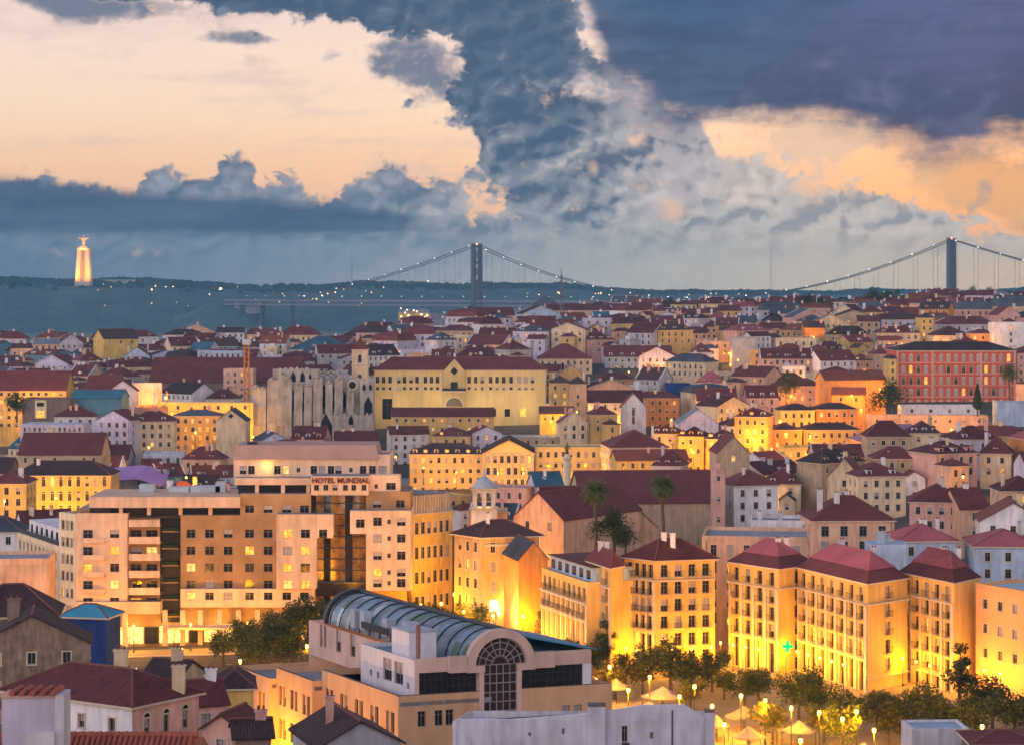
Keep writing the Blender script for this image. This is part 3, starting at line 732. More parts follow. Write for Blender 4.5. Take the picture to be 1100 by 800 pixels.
# ------------------------------------------------------------------ bridge, monument, masts
br = empty('suspension_bridge', (-74, 4696, 0), 'long grey suspension bridge with two tall twin-legged towers and beaded lights', 'bridge')
BO = (-74, 4696, 0)
bs = surf('bridge_steel', (.10, .075, .075), .6, .2, .01)
T0, T1 = Vector((-74, 4696)), Vector((817, 4154)); BD = (T1-T0).normalized(); BN = Vector((-BD.y, BD.x)); SPAN = (T1-T0).length
def bp_(s, o, z): p = T0+BD*s+BN*o; return (p.x, p.y, z)
def bbox(b, s0, s1, o0, o1, z0, z1, mt=bs, tp=0.0):
    b.hexa([bp_(s0, o0, z0), bp_(s1, o0, z0), bp_(s1, o1, z0), bp_(s0, o1, z0)], [bp_(s0+tp, o0, z1), bp_(s1-tp, o0, z1), bp_(s1-tp, o1, z1), bp_(s0+tp, o1, z1)], mt)
for s in (0, SPAN):
    b = MB()
    for o in (-13, 13): bbox(b, s-4.2, s+4.2, o-4.3, o+4.3, -4, 190, tp=1.0)
    for z in (74, 112, 150, 184): bbox(b, s-1.8, s+1.8, -9, 9, z-2, z+2.5)
    for z0, z1 in ((76, 110), (114, 148), (152, 182), (20, 70)):
        for q in (-1, 1): b.tube([bp_(s, -9*q, z0), bp_(s, 9*q, z1)], 1.1, bs, 5)
    bbox(b, s-9, s+9, -22, 22, -6, 10, STONE())
    b.build('tower', br, BO)
    b = MB(); b.lathe(bp_(s, 0, 188), [(1.6, 0), (1.6, 2), (.3, 3)], glow('beacon', (1, .2, .1), 10), 8); b.build('beacon', br, BO)
b = MB(); bbox(b, -665, SPAN+620, -12, 12, 67, 71.5); bbox(b, -665, SPAN+620, -12, -11, 58.5, 62); bbox(b, -665, SPAN+620, 11, 12, 60, 62)
for i in range(140):
    s = -620+i*(SPAN+1240)/140; L_ = (SPAN+1240)/140
    for o in (-11.6, 11.6): b.tube([bp_(s, o, 61), bp_(s+L_/2, o, 69), bp_(s+L_, o, 61)], .45, bs, 4, False)
b.mats = [surf('deck_paint', (.24, .23, .24), .7, .2, .01) for _ in b.mats]; b.build('deck', br, BO)
def cable_z(s):
    if 0 <= s <= SPAN: t = (s-SPAN/2)/(SPAN/2); return 77+111*t*t
    q = -s if s < 0 else s-SPAN
    t = min(1, q/483); return 188-118*t-34*t*(1-t)
for o in (-11.8, 11.8):
    b = MB(); b.tube([bp_(s, o, cable_z(s)) for s in frange(-483, SPAN+483, 120)], .95, bs, 6); b.build('main_cable', br, BO)
hb = MB(); hb.box(-.24, .24, -.24, .24, 0, 1, bs); hme = hb.mesh('hanger')
for o in (-11.8, 11.8):
    for i in range(48):
        s = -420+(i+.5)*(SPAN+840)/48
        h = cable_z(s)-69
        if h < 2: continue
        x, y, z = bp_(s, o, 69); q = bpy.data.objects.new('hanger', hme); COL.objects.link(q); q.parent = br; q.location = (x-BO[0], y-BO[1], z); q.scale = (1, 1, h)
for s in (-483, -565): b = MB(); bbox(b, s-2, s+2, -8, 8, -5, 66); b.build('pier', br, BO)
lb = MB(); lb.lathe((0, 0, 0), [(.2, -.65), (.65, -.2), (.65, .2), (.2, .65)], glow('bridge_bulb', (1, .93, .8), 12), 8); lme = lb.mesh('lamp')
for i in range(46):
    s = -440+i*(SPAN+880)/45
    x, y, z = bp_(s, -11.8, cable_z(s)+1.2); q = bpy.data.objects.new('lamp', lme); COL.objects.link(q); q.parent = br; q.location = (x-BO[0], y-BO[1], z)
for i in range(44):
    s = -600+i*(SPAN+1200)/43
    x, y, z = bp_(s, -12, 79); q = bpy.data.objects.new('lamp', lme); COL.objects.link(q); q.parent = br; q.location = (x-BO[0], y-BO[1], z); q.scale = (.7, .7, .7)

mx, my = (90-CX)/F*5400, 5400; mz = CZ-(304-CY)/F*5400
mo = empty('monument', (mx, my, mz), 'tall floodlit four-pillared stone monument topped by a statue with outstretched arms', 'monument')
MO = (mx, my, mz); cs = surf('monument_stone', (.62, .52, .38), .9, .15, .05)
b = MB()
for sx in (-1, 1):
    for sy in (-1, 1):
        cx, cy = mx+sx*13.2, my+sy*10; tx, ty = mx+sx*9.0, my+sy*7
        b.hexa([(cx-5.6, cy-5, mz-6), (cx+5.6, cy-5, mz-6), (cx+5.6, cy+5, mz-6), (cx-5.6, cy+5, mz-6)], [(tx-4.2, ty-4, mz+80), (tx+4.2, ty-4, mz+80), (tx+4.2, ty+4, mz+80), (tx-4.2, ty+4, mz+80)], cs)
b.hexa([(mx-9, my-3, mz), (mx+9, my-3, mz), (mx+9, my+3, mz), (mx-9, my+3, mz)], [(mx-6, my-2, mz+79), (mx+6, my-2, mz+79), (mx+6, my+2, mz+79), (mx-6, my+2, mz+79)], cs)
b.build('pillar_shaft', mo, MO); b = MB()
b.box(mx-14, mx+14, my-12, my+12, mz+79, mz+84, cs); b.box(mx-9, mx+9, my-8, my+8, mz+84.02, mz+88, cs); b.build('platform', mo, MO)
b = MB(); b.box(mx-19, mx+19, my-17, my+17, mz-8, mz+4, cs); b.build('base', mo, MO)
b = MB()
b.lathe((mx, my, mz+88), [(5.2, 0), (4.6, 4), (3.6, 11), (3.8, 16), (4.2, 19), (3.0, 21.5), (1.5, 22.5), (1.4, 23.2), (2.0, 24.4), (2.1, 26), (1.5, 27.6), (.4, 28.4)], cs, 14)
for q in (-1, 1):
    b.tube([(mx+q*2, my, mz+88+19.6), (mx+q*8, my, mz+88+19.8), (mx+q*12.6, my, mz+88+19.5), (mx+q*14.2, my-.3, mz+88+19.4)], [2.1, 1.7, 1.1, .5], cs, 8)
    b.hexa([(mx+q*2-.9*abs(q), my-.9, mz+88+13), (mx+q*2+.9, my-.9, mz+88+13), (mx+q*2+.9, my+.9, mz+88+13), (mx+q*2-.9, my+.9, mz+88+13)], [(mx+q*6-3.5, my-.9, mz+88+19), (mx+q*6+3.5, my-.9, mz+88+19), (mx+q*6+3.5, my+.9, mz+88+19), (mx+q*6-3.5, my+.9, mz+88+19)], cs)
b.build('statue', mo, MO, True)
def point(name, loc, energy, col=(1, .5, .08), r=.25, parent=None):
    l = bpy.data.lights.new(name, 'POINT'); l.energy = energy; l.color = col; l.shadow_soft_size = r
    o = bpy.data.objects.new(name, l); COL.objects.link(o); o.location = loc
    if parent: o.parent = parent
    return o
def spot(name, loc, to, energy, col=(1, .5, .08), ang=60, r=.4, parent=None):
    l = bpy.data.lights.new(name, 'SPOT'); l.energy = energy; l.color = col; l.spot_size = R(ang); l.spot_blend = .6; l.shadow_soft_size = r
    o = bpy.data.objects.new(name, l); COL.objects.link(o); o.location = loc
    o.rotation_euler = (Vector(to)-Vector(loc)).to_track_quat('-Z', 'Y').to_euler()
    if parent: o.parent = parent
    return o
for q, e in ((-45, 1.6e6), (45, 1.2e6)):
    spot('floodlight', (q, -70, 6), (0, 0, 62), e*.55, (1, .36, .025), 80, 1, mo)
spot('floodlight', (0, -42, 70), (0, 0, 104), 2.2e5, (1, .50, .08), 60, 1, mo)
mast_m = surf('mast_steel', (.16, .16, .18), .6, .2, .1)
def mast(px, py0, Y, zbase, r, label, arms=0):
    t = P(px, py0, Y); b = MB(); H = t.z-zbase
    for k in range(3):
        a = 2.094*k; b.tube([(t.x+r*math.cos(a), t.y+r*math.sin(a), zbase), (t.x+r*.35*math.cos(a), t.y+r*.35*math.sin(a), zbase+H*.86)], r*.16, mast_m, 5)
    n = 12
    for i in range(n):
        z0, z1 = zbase+H*.86*i/n, zbase+H*.86*(i+1)/n; r0, r1 = r*(1-.65*i/n), r*(1-.65*(i+1)/n)
        for k in range(3):
            a, c = 2.094*k, 2.094*(k+1); b.tube([(t.x+r0*math.cos(a), t.y+r0*math.sin(a), z0), (t.x+r1*math.cos(c), t.y+r1*math.sin(c), z1)], r*.08, mast_m, 4)
    b.tube([(t.x, t.y, zbase+H*.8), (t.x, t.y, zbase+H)], [r*.3, r*.1], mast_m, 6)
    for i in range(arms): b.tube([(t.x-r*1.3, t.y, zbase+H*(.35+.12*i)), (t.x+r*1.3, t.y, zbase+H*(.35+.12*i))], r*.45, mast_m, 6)
    o = b.build('radio_mast', None, (t.x, t.y, zbase)); o.location = (t.x, t.y, zbase); return tag(o, label, 'mast')
mast(378, 268, 5800, 105, 1.4, 'thin faint radio mast on the ridge left of the bridge')
mast(828, 262, 6300, 90, 1.3, 'thin faint radio mast on the ridge between the bridge towers')
mast(110, 291, 5450, 112, 1.3, 'short thin mast beside the floodlit monument')
mast(603, 288, 1345, 78, 1.5, 'dark lattice antenna mast behind the dark pyramid roof', 3)

def hx_(px, Y): return (px-CX)/F*Y
# lights and buildings on the far bank
fl = MB(); fl.lathe((0, 0, 0), [(.4, -1.4), (1.4, -.4), (1.4, .4), (.4, 1.4)], glow('far_bulb', (1, .66, .30), 7), 7); flm = fl.mesh('far_lamp')
rf = random.Random(11)
n_l = 0
far_l = [(163, 313, 1.2), (167, 308, 1), (178, 309, .8), (186, 310, .8), (237, 313, 2.6), (225, 318, .9), (255, 310, .8), (300, 325, 1), (315, 325, 1), (325, 325, 1.1), (333, 324, 1), (340, 322, .9), (346, 319, 1), (352, 317, .9), (360, 315, .9), (369, 312, .9), (372, 308, .9), (386, 311, .8), (399, 316, .8), (412, 310, .9), (460, 302, 1.3)]
for i in range(38): far_l.append((rf.uniform(560, 1010), rf.uniform(314, 318), rf.uniform(.5, .9)))
for i in range(24): far_l.append((rf.uniform(100, 420), rf.uniform(306, 330), rf.uniform(.35, .7)))
for px, py, s in far_l:
    y = 5000+max(0, min(1, (px-200)/700))*700
    # walk back along the sight line until it meets the slope
    for k in range(60):
        q = P(px, py, y)
        if far_z(q.x, q.y)+1.5 >= q.z: break
        y += 24
    z = far_z(q.x, q.y)
    o = bpy.data.objects.new('far_lamp', flm); COL.objects.link(o); o.location = (q.x, q.y, max(z+3, q.z)); o.scale = (s, s, s)
    tag(o, 'tiny warm light among the trees of the far bank', 'lamp', 'lights scattered on the far bank')
tagged_big = [o for o in COL.objects if o.name.startswith('far_lamp') and abs(o.scale[0]-2.6) < .01][0]
del tagged_big['group']; tagged_big['label'] = 'largest orange light on the far bank, right of the monument'
for px, py0, py1, w, lab in ((258, 326, 336, 12, 'pale silo block on the far shore beside a wider one'), (268, 325, 337, 20, 'wider pale silo block at the waterline of the far bank'), (128, 301, 305, 34, 'long low pale building on the ridge beside the monument')):
    Y = 4960.0
    while far_z(hx_(px, Y), Y) < CZ-(py1-CY)/F*Y and Y < 6500: Y += 10
    q0 = P(px-w/2, py1, Y); q1 = P(px+w/2, py0, Y)
    z0 = far_z(q0.x, Y)-4
    B = Bld('far_building', lab, 'building', (q0.x, Y), (q1.x-q0.x, 0), (0, 18), min(z0, q0.z), None)
    for i in range(4): (B.auto(i, B.z0, q1.z, wallm('grey'), sp=6, fh=5, w=2, h=2.4, rows=4) if i == 0 else B.plain(i, B.z0, q1.z, wallm('grey')))
    B.flat(q1.z, 1, wallm('grey'), surf('flat_roof', (.30, .31, .33), .9, .3, .3)); B.done()

def hx(px, Y): return (px-CX)/F*Y
def hz(py, Y): return CZ-(py-CY)/F*Y

# ------------------------------------------------------------------ the hotel
def hotel():
    Y0 = 440.0; g = 27.0
    peach = surf('hotel_peach', (.80, .54, .36), .85, .22, .2, streak=.2, fine=.8); brick = surf('hotel_brick', (.45, .26, .12), .85, .40, .25, fine=3)
    dark = surf('dark_glazing', (.03, .025, .022), .18, .4, .35, spec=.6)
    gold = surf('painted_reflection_glazing', (.36, .18, .04), .22, .95, .5, spec=.7, fine=1.6)  # bronze glass; gold blotches paint in reflections of the lit square
    R_ = empty('hotel', (hx(250, Y0), Y0+10, g), 'large stepped peach and brown hotel with balconies and a dark glass centre', 'hotel'); OFF = tuple(R_.location)
    B = Bld.__new__(Bld); B.root = R_; B.off = OFF; B.wb = MB(); B.roof = None; B.lit_p = .0; B.blind_p = .35; B.style = 'bare'
    B.O = Vector((0, 0)); B.U = Vector((1, 0)); B.V = Vector((0, 1))
    rows = [573+18.25*k for k in range(5)]      # centre lines of the storeys on the picture at Y0
    def vol(name, px0, px1, py0, py1, Y, dep, mt, cols=(), rws=(), w=1.75, h=1.65, lits=(), style='bare', par=.0, right=True, small=()):
        x0, x1 = hx(px0, Y), hx(px1, Y); z1 = hz(py0, Y); z0 = g-1 if py1 is None else hz(py1, Y)
        mb = MB(); ops = []
        for r_, py in enumerate(rws):
            for c_, px in enumerate(cols):
                a = hx(px, Y)-x0; zc = hz(py, Y); sm = px in small
                ww, hh = (.7, .9) if sm else (w, h)
                ops.append((a-ww/2, a+ww/2, zc-hh/2, zc+hh/2, rnd.choice((1, 2)) if (r_, c_) in lits else (rnd.choice((3, 4, 4)) if rnd.random() < .3 and not sm else 0)))
        A = Vector((x0, Y)); D = Vector((1, 0))
        B.facade(0, z0, z1, ops, mt, .25, A, D, x1-x0, mb)
        B.windows(A, D, ops, style, .25)
        B.facade(0, z0, z1, [], mt, .2, Vector((x1, Y)), Vector((0, 1)), dep, mb); B.facade(0, z0, z1, [], mt, .2, Vector((x1, Y+dep)), Vector((-1, 0)), x1-x0, mb); B.facade(0, z0, z1, [], mt, .2, Vector((x0, Y+dep)), Vector((0, -1)), dep, mb)
        mb.face([(x0, Y, z1), (x1, Y, z1), (x1, Y+dep, z1), (x0, Y+dep, z1)], FLATR())
        if par:
            e = .25
            for q in ((x0, x1, Y+.003, Y+e), (x0, x1, Y+dep-e, Y+dep-.003), (x0+.003, x0+e, Y+e, Y+dep-e), (x1-e, x1-.003, Y+e, Y+dep-e)): mb.box(*q, z1+.004, z1+par, mt)
        if py1 is not None: mb.face([(x0, Y+dep, z0), (x1, Y+dep, z0), (x1, Y, z0), (x0, Y, z0)], mt)
        return mb.build(name, R_, OFF)
    # core block behind everything
    vol('wall', 84, 258, 546, None, 443.5, 17, brick)
    vol('wall', 258, 436, 521, None, 444.5, 17, brick)
    # left wing
    vol('wall', 82, 137, 553, 650, 440, 4, peach, (123,), rows, lits={(1, 0), (3, 0)}, w=1.8, par=.4)
    for k, py in enumerate(rows):                # loggias of the corner bay
        a0, a1, z = hx(90, 440), hx(113, 440), hz(py, 440)
        b = MB(); b.box(a0, a1, 439.2, 439.98, z-1.75, z-1.5, peach); b.box(a0, a1, 439.2, 439.3, z-1.5, z-.75, peach); b.build('balcony', R_, OFF)
        w = bpy.data.objects.new('window', win_mesh(1.9, 2.2, 'bare', 1 if k == 2 else 0, .05)); COL.objects.link(w); w.parent = R_; w.location = (hx(94.5, 440)-OFF[0], 439.93-OFF[1], z-1.4-OFF[2])
    # balconies bay
    vol('wall', 139, 172, 556, 650, 442.2, 1.2, brick, (146, 163), [r+1 for r in rows], w=2.2, h=1.9, lits={(1, 1), (4, 0)})
    for k in range(6):
        z = hz(561.5+18.25*k, 439.6)
        b = MB(); b.box(hx(138.5, 440), hx(172, 440), 439.6, 442.15, z-.75, z-.5, peach); b.box(hx(138.5, 440), hx(172, 440), 439.6, 439.75, z-.5, z+.65, peach); b.build('balcony', R_, OFF)
    # dark planted strip
    vol('dark_bay', 173, 193, 556, 668, 442.4, 1.0, dark)
    for k in range(6):
        z = hz(570+18.25*k, 441.6)
        b = MB(); b.box(hx(174, 441.6), hx(192, 441.6), 441.4, 442.35, z-.2, z, brick); b.box(hx(176, 441.6), hx(191, 441.6), 441.5, 442.3, z+.002, z+.7, leafm(.05, .08, .02)); b.build('planter', R_, OFF)
    # brown front with square windows
    vol('wall', 194, 297, 553, 650, 440, 3.4, brick, (205, 225, 245, 268, 288), rows, lits={(1, 3), (2, 0), (4, 2)}, w=1.75)
    vol('wall', 258, 334, 530, 552.9, 440, 3.4, brick, (268, 288, 308, 327), (547-.5,), lits=set(), w=1.75, h=1.5)
    # penthouse of the left wing: recessed glass under a deep flat slab
    b = MB(); b.box(hx(96, 439), hx(258, 439), 438.6, 456, hz(545, 438.6), hz(533.5, 438.6), peach); b.build('roof_slab', R_, OFF)
    b = MB(); b.box(hx(96, 440), hx(118, 440), 440.4, 455, hz(553, 440), hz(545.2, 440), dark)
    b.build('glass_band', R_, OFF)
    b = MB(); b.box(hx(119, 442), hx(258, 442), 442.2, 443.4, hz(554, 442), hz(545.2, 442), dark); b.build('glass_band', R_, OFF)
    for px in (130, 160, 194, 226): b = MB(); b.box(hx(px-2, 440.4), hx(px+2, 440.4), 440.3, 440.9, hz(553, 440), hz(545.2, 440), peach); b.build('pier', R_, OFF)
    # upper terrace band with its dark windows
    vol('parapet', 252, 334, 513, 520.5, 440.6, 3.7, peach)
    b = MB(); b.box(hx(256, 442.6), hx(334, 442.6), 442.6, 444.4, hz(530, 442.6), hz(520.7, 442.6), dark); b.build('glass_band', R_, OFF)
    for px in (276, 304, 331): b = MB(); b.box(hx(px-2, 441), hx(px+2, 441), 440.9, 441.5, hz(530, 441), hz(520.7, 441), peach); b.build('pier', R_, OFF)
    # sign block with small square holes
    vol('wall', 334, 396, 511, 531.5, 438.6, 6, peach, (340, 350, 360, 371, 380, 391), (523.5,), w=.95, h=1.15, small=())
    vol('wall', 396, 430, 513, 531.5, 440.4, 4, peach, (404, 420), (522,), w=1.9, h=1.4, small=(404,), par=.5)
    # pink bays left and right of the glass centre
    vol('wall', 297, 340, 552, 632, 437.4, 6, peach, (309, 328), rows[:4], lits={(0, 0), (1, 1), (2, 0), (3, 0), (3, 1)}, w=1.8)
    vol('wall', 340.2, 358, 552, 576, 437.4, 6, peach, (347,), rows[:1], w=1.6)
    vol('wall', 376, 393, 548, 573, 437.4, 6, peach, (387,), (562,), w=1.7)
    vol('wall', 393.2, 441, 548, 634, 437.4, 14, peach, (405.5, 418, 431), (560, 578, 596.5, 614.5, 626), lits={(3, 0)}, small=(418,), w=1.7)
    vol('wall', 393, 440.6, 527.5, 547.8, 440, 12, brick, (405, 430), (541,), w=1.7, h=1.5)
    # faceted glass centre
    b = MB(); n = 7
    xs = [hx(340, 441)+(hx(394, 441)-hx(340, 441))*i/n for i in range(n+1)]
    for i in range(n):
        zt, zb = hz(531.7, 441), hz(650, 441); yo = .9 if i % 2 else 0
        b.hexa([(xs[i], 440.4+yo, zb), (xs[i+1], 440.4+.9-yo, zb), (xs[i+1], 442.6, zb), (xs[i], 442.6, zb)], [(xs[i], 440.4+yo, zt), (xs[i+1], 440.4+.9-yo, zt), (xs[i+1], 442.6, zt), (xs[i], 442.6, zt)], gold if i % 3 != 1 else dark)
    b.build('glass_atrium', R_, OFF)
    for k in range(9):
        b = MB(); z = hz(540+12*k, 440.2); b.box(xs[0], xs[-1], 440.15, 440.35, z-.09, z+.09, DARKM()); b.build('glazing_bar', R_, OFF)
    vol('wall', 340, 394, 625, 640, 439.4, 3, dark)
    # penthouse
    pm = surf('hotel_tile', (.50, .30, .23), .85, .16, .3, fine=2)
    vol('wall', 251, 403, 492.5, 514, 446, 13, peach, (261, 270, 298, 307, 320.5, 337, 346, 355.5, 363.5, 377, 390, 400), (504.5,), w=1.3, h=1.7, lits={(0, 3)}, small=(320.5, 377))
    vol('wall', 403.2, 419, 490, 514, 446.4, 11, peach, (411,), (504.5,), w=1.6, h=1.7, par=.4)
    x0, x1 = hx(251, 445), hx(404, 445); z0, z1 = hz(493, 445), hz(478, 446.5)
    b = MB(); b.hexa([(x0-.4, 445.2, z0), (x1+.4, 445.2, z0), (x1+.4, 460, z0), (x0-.4, 460, z0)], [(x0+.2, 447.2, z1), (x1-.2, 447.2, z1), (x1-.2, 459, z1), (x0+.2, 459, z1)], pm); b.build('roof', R_, OFF)
    b = MB(); b.box(hx(264, 447), hx(274, 447), 449, 452, z1, z1+.5, DARKM()); b.build('roof_hatch', R_, OFF)
    # wall lamp on the terrace
    lp = MB(); lp.lathe((hx(286, 445.6), 445.6, hz(500, 445.6)), [(.05, -.2), (.18, 0), (.05, .2)], BULB(), 8); lp.build('wall_lamp', R_, OFF)
    point('lamp_light', (hx(286, 444.6)-OFF[0], 444.9-OFF[1], hz(501, 444.6)-OFF[2]), 160, (1, .68, .1), .2, R_)
    # street level: yellow base storey, columns, lit shops, canopy
    vol('wall', 194, 338, 632, 652, 438.8, 1.1, peach, (205, 225, 245, 268, 288, 308, 327), (640,), lits={(0, 0)}, w=1.7, h=1.5)
    vol('wall', 82, 172, 646, 659, 439.3, 4, peach)
    for px in (100, 134, 177, 196, 215, 236, 256, 276, 296, 318):
        b = MB(); x = hx(px, 439.2); b.box(x-.45, x+.45, 439.2, 440.1, sq_z(x), hz(655, 439.2), peach); b.build('column', R_, OFF)
    for i, px in enumerate(range(92, 330, 16)):
        x0, x1 = hx(px, 443), hx(px+14, 443); b = MB(); z0 = sq_z(x0)+.1
        b.box(x0, x1, 442.4, 443.4, z0, z0+3.2, glow('shop_window', (1, .70, .22), 1.5, .6) if i % 3 != 1 else dark); b.build('shop_window', R_, OFF)
    b = MB(); b.box(hx(180, 436), hx(345, 436), 435.6, 439.2, hz(676, 436), hz(673.5, 436), peach); b.build('canopy', R_, OFF)
    for px in (140, 175, 205, 235, 270, 300): 
        point('lamp_light', (hx(px, 440.5)-OFF[0], 440.6-OFF[1], sq_z(hx(px, 440))+4.2-OFF[2]), 380, (1, .58, .10), .3, R_)
    # plant on the flat roof
    b = MB()
    for px, w_, h_ in ((150, 3, 1.5), (182, 4, 1), (205, 6, 1.2), (232, 2, 2)):
        x = hx(px, 450); b.box(x, x+w_, 449, 452, hz(533.5, 438.6)+.003, hz(533.5, 438.6)+h_, METAL())
    b.build('roof_plant', R_, OFF)
    # letters
    c = bpy.data.curves.new('letters', 'FONT'); c.body = 'HOTEL MUNDIAL'; c.size = 1.42; c.extrude = .1; c.offset = .03; c.align_x = 'CENTER'; c.space_character = 1.02
    to = bpy.data.objects.new('tmp_text', c); COL.objects.link(to); bpy.context.view_layer.update()
    me = bpy.data.meshes.new_from_object(to.evaluated_get(bpy.context.evaluated_depsgraph_get())); bpy.data.objects.remove(to)
    me.materials.clear(); me.materials.append(surf('sign_red', (.16, .012, .010), .5, .1, 1))
    s = bpy.data.objects.new('rooftop_sign', me); COL.objects.link(s); s.location = (hx(366, 438.4), 438.45, hz(518.4, 438.4)); s.rotation_euler = (R(90), 0, 0)
    tag(s, 'dark red capital letters across the front parapet of the big hotel', 'sign')

hotel()

# cream building that turns the corner left of the hotel
A = PZ(19, 574, 48); C = Vector((hx(63, 444), 444)); d = (C-A); v = Vector((-d.y, d.x)).normalized()*14
B = Bld('corner_house', 'long cream apartment house beside the hotel, its rows of small windows receding', 'building', A, d, v, 26)
B.lit_p = .03
B.auto(0, 26, 48, wallm('cream'), n=10, fh=3.35, w=1.1, h=1.8, rows=6, balc=False); [B.plain(i, 26, 48, wallm('cream')) for i in (1, 2, 3)]
B.flat(48, .5, wallm('cream'), FLATR()); 
b = MB(); B.ubox(b, 1, 26.5, 2.2, 12, 48.06, 51.2, wallm('white')); B.part('attic_storey', b)
for i in range(7): b = MB(); B.ubox(b, 2.5+3.5*i, 3.7+3.5*i, 2.1, 2.3, 48.8, 50.4, GLASS()); B.part('window', b)
b = MB(); B.ubox(b, .2, d.length-.3, .3, .36, 48.5, 49.4, DARKM()); B.part('railing', b); B.done()
C2 = Vector((hx(82, 439.8), 439.8)); d2 = C2-C; 
B = Bld('corner_house', 'narrow taller cream house end squeezed between hotel and long cream apartments', 'building', C+d2*.03, d2*.94, Vector((-d2.y, d2.x)).normalized()*12, 26)
B.lit_p = .05; B.auto(0, 26, hz(555, 440), wallm('cream'), n=3, fh=3.35, w=.95, h=1.8, rows=7); [B.plain(i, 26, hz(555, 440), wallm('cream')) for i in (1, 2, 3)]
B.flat(hz(555, 440), .6, wallm('cream'), FLATR()); B.done()

# yellow house with a grey mansard, right of the hotel
A = PZ(442, 553, 54); C = PZ(486, 549, 54); d = C-A
B = Bld('mansard_house', 'yellow house with tall windows under a pale ribbed attic, right beside the hotel', 'building', A, d, Vector((-d.y, d.x)).normalized()*13, 27); B.lit_p = .0
B.auto(0, 27, 54, wallm('yellow'), n=6, fh=5.0, w=1.0, h=2.4, rows=5, top=1.6, style='plain'); B.auto(1, 27, 54, wallm('yellow'), n=3, fh=5.0, w=1.0, h=2.4, rows=5, top=1.6); [B.plain(i, 27, 54, wallm('yellow')) for i in (2, 3)]
B.mansard(54, 3.9, 1.0, .3, surf('mansard_grey', (.36, .32, .31), .7, .3, .5)); 
for i in range(14): b = MB(); B.ubox(b, .4+i*(d.length-.8)/14, .62+i*(d.length-.8)/14, -.12, .5, 54.3, 57.8, TRIM()); B.part('attic_rib', b)
B.done()

# corner house by the lamps
A = PZ(488, 574, 50.5); C = PZ(517, 578, 50.5); E = PZ(579, 576, 50.5)
B = Bld('corner_house', 'glowing orange-yellow corner house with brown hipped roof below the church belfry', 'building', A, C-A, E-C, 28); B.lit_p = .02
B.auto(0, 28, 50.5, wallm('tan'), n=3, fh=3.6, w=1.0, h=1.9, rows=5); B.auto(1, 28, 50.5, wallm('ochre'), n=3, fh=3.8, w=1.0, h=2.0, rows=5); [B.plain(i, 28, 50.5, wallm('ochre')) for i in (2, 3)]
B.hip(50.5, 3.0, roofm('dark brown'), ov=.7); 
b = MB(); B.ubox(b, (C-A).length-.2, (C-A).length+.35, .5, (E-C).length-.5, 48.9, 49.3, TRIM()); B.part('cornice', b); B.chimney(.6, .3, 50.5, 55); B.done()
A = PZ(557, 607, 47); C = PZ(578, 602, 47)
house(556, 590, 600, 424, 'tall blank orange gable end beside the glowing corner house', 'orange', 'front gable', 'slate', 3.2, 12, 14, base=30, chim=0, wins=False)

# church with the two big roofs and its belfry
CHURCH = house(545, 612, 556, 498, 'big stone and pink church with a very long maroon nave roof behind two palms', 'peach', 'front gable', 'maroon', 5.6, 30, -38, base=26, chim=0, plainside=True, rows=1, sp=6, name='church', cat='church').root
for a_ in ((586, 636, 552, 505, None, 'tan', 'gable', 'maroon', 5.5, 16, 8), (622, 780, 540, 560, None, 'tan', 'gable', 'maroon', 7.0, 26, 6), (652, 707, 566, 520, None, 'peach', 'front gable', 'maroon', 5.5, 30, 6), (503, 545, 552, 512, None, 'peach', 'flat', 'maroon', 3, 9, 0)):
    house(*a_, base=26, chim=0, wins=False, root=CHURCH)
house(770, 806, 486, 660, 'grey church gable with curved edges and cross behind the long nave roof', 'tan', 'front gable', 'maroon', 4.8, 15, 4, base=28, chim=0, rows=1, sp=5, name='chapel', cat='church')
t = P(520, 545, 508); b0 = empty('belfry', (t.x, t.y, t.z), 'white church belfry with lit arched openings and a small dome', 'tower'); OF = tuple(t)
b = MB(); w_ = wallm('white')
b.box(t.x-2.9, t.x+2.9, t.y-2.9, t.y+2.9, t.z-4, t.z-.2, w_); b.box(t.x-3.2, t.x+3.2, t.y-3.2, t.y+3.2, t.z-.2, t.z+.1, TRIM())
for sx in (-1, 0, 1):
    for sy in (-1, 1): b.box(t.x+sx*2.1-.45, t.x+sx*2.1+.45, t.y+sy*2.1-.45, t.y+sy*2.1+.45, t.z+.1, t.z+3.6, w_)
b.box(t.x-2.75, t.x+2.75, t.y-2.75, t.y+2.75, t.z+3.6, t.z+4.3, w_); b.box(t.x-3.1, t.x+3.1, t.y-3.1, t.y+3.1, t.z+4.3, t.z+4.6, TRIM()); b.build('tower_shaft', b0, OF)
b = MB(); b.lathe((t.x, t.y, t.z+4.6), [(2.6, 0), (2.4, .8), (1.7, 1.7), (.7, 2.4), (.5, 2.5), (.5, 3.2), (.1, 4.2)], surf('belfry_dome', (.5, .54, .58), .6, .2, 1), 12); b.build('dome', b0, OF)
for sx in (-1, 1):
    b = MB(); b.tube([(t.x+sx*1.05, t.y-1.2, t.z+3.4), (t.x+sx*1.05, t.y-1.2, t.z+2.6)], .1, DARKM(), 5); b.lathe((t.x+sx*1.05, t.y-1.2, t.z+1.8), [(.7, 0), (.55, .3), (.4, .8), (.15, .9)], surf('bronze', (.2, .13, .06), .4, .2, 1, metal=.6), 10); b.build('bell', b0, OF)
point('lamp_light', (0, 0, 1.2), 380, (1, .66, .1), .3, b0)

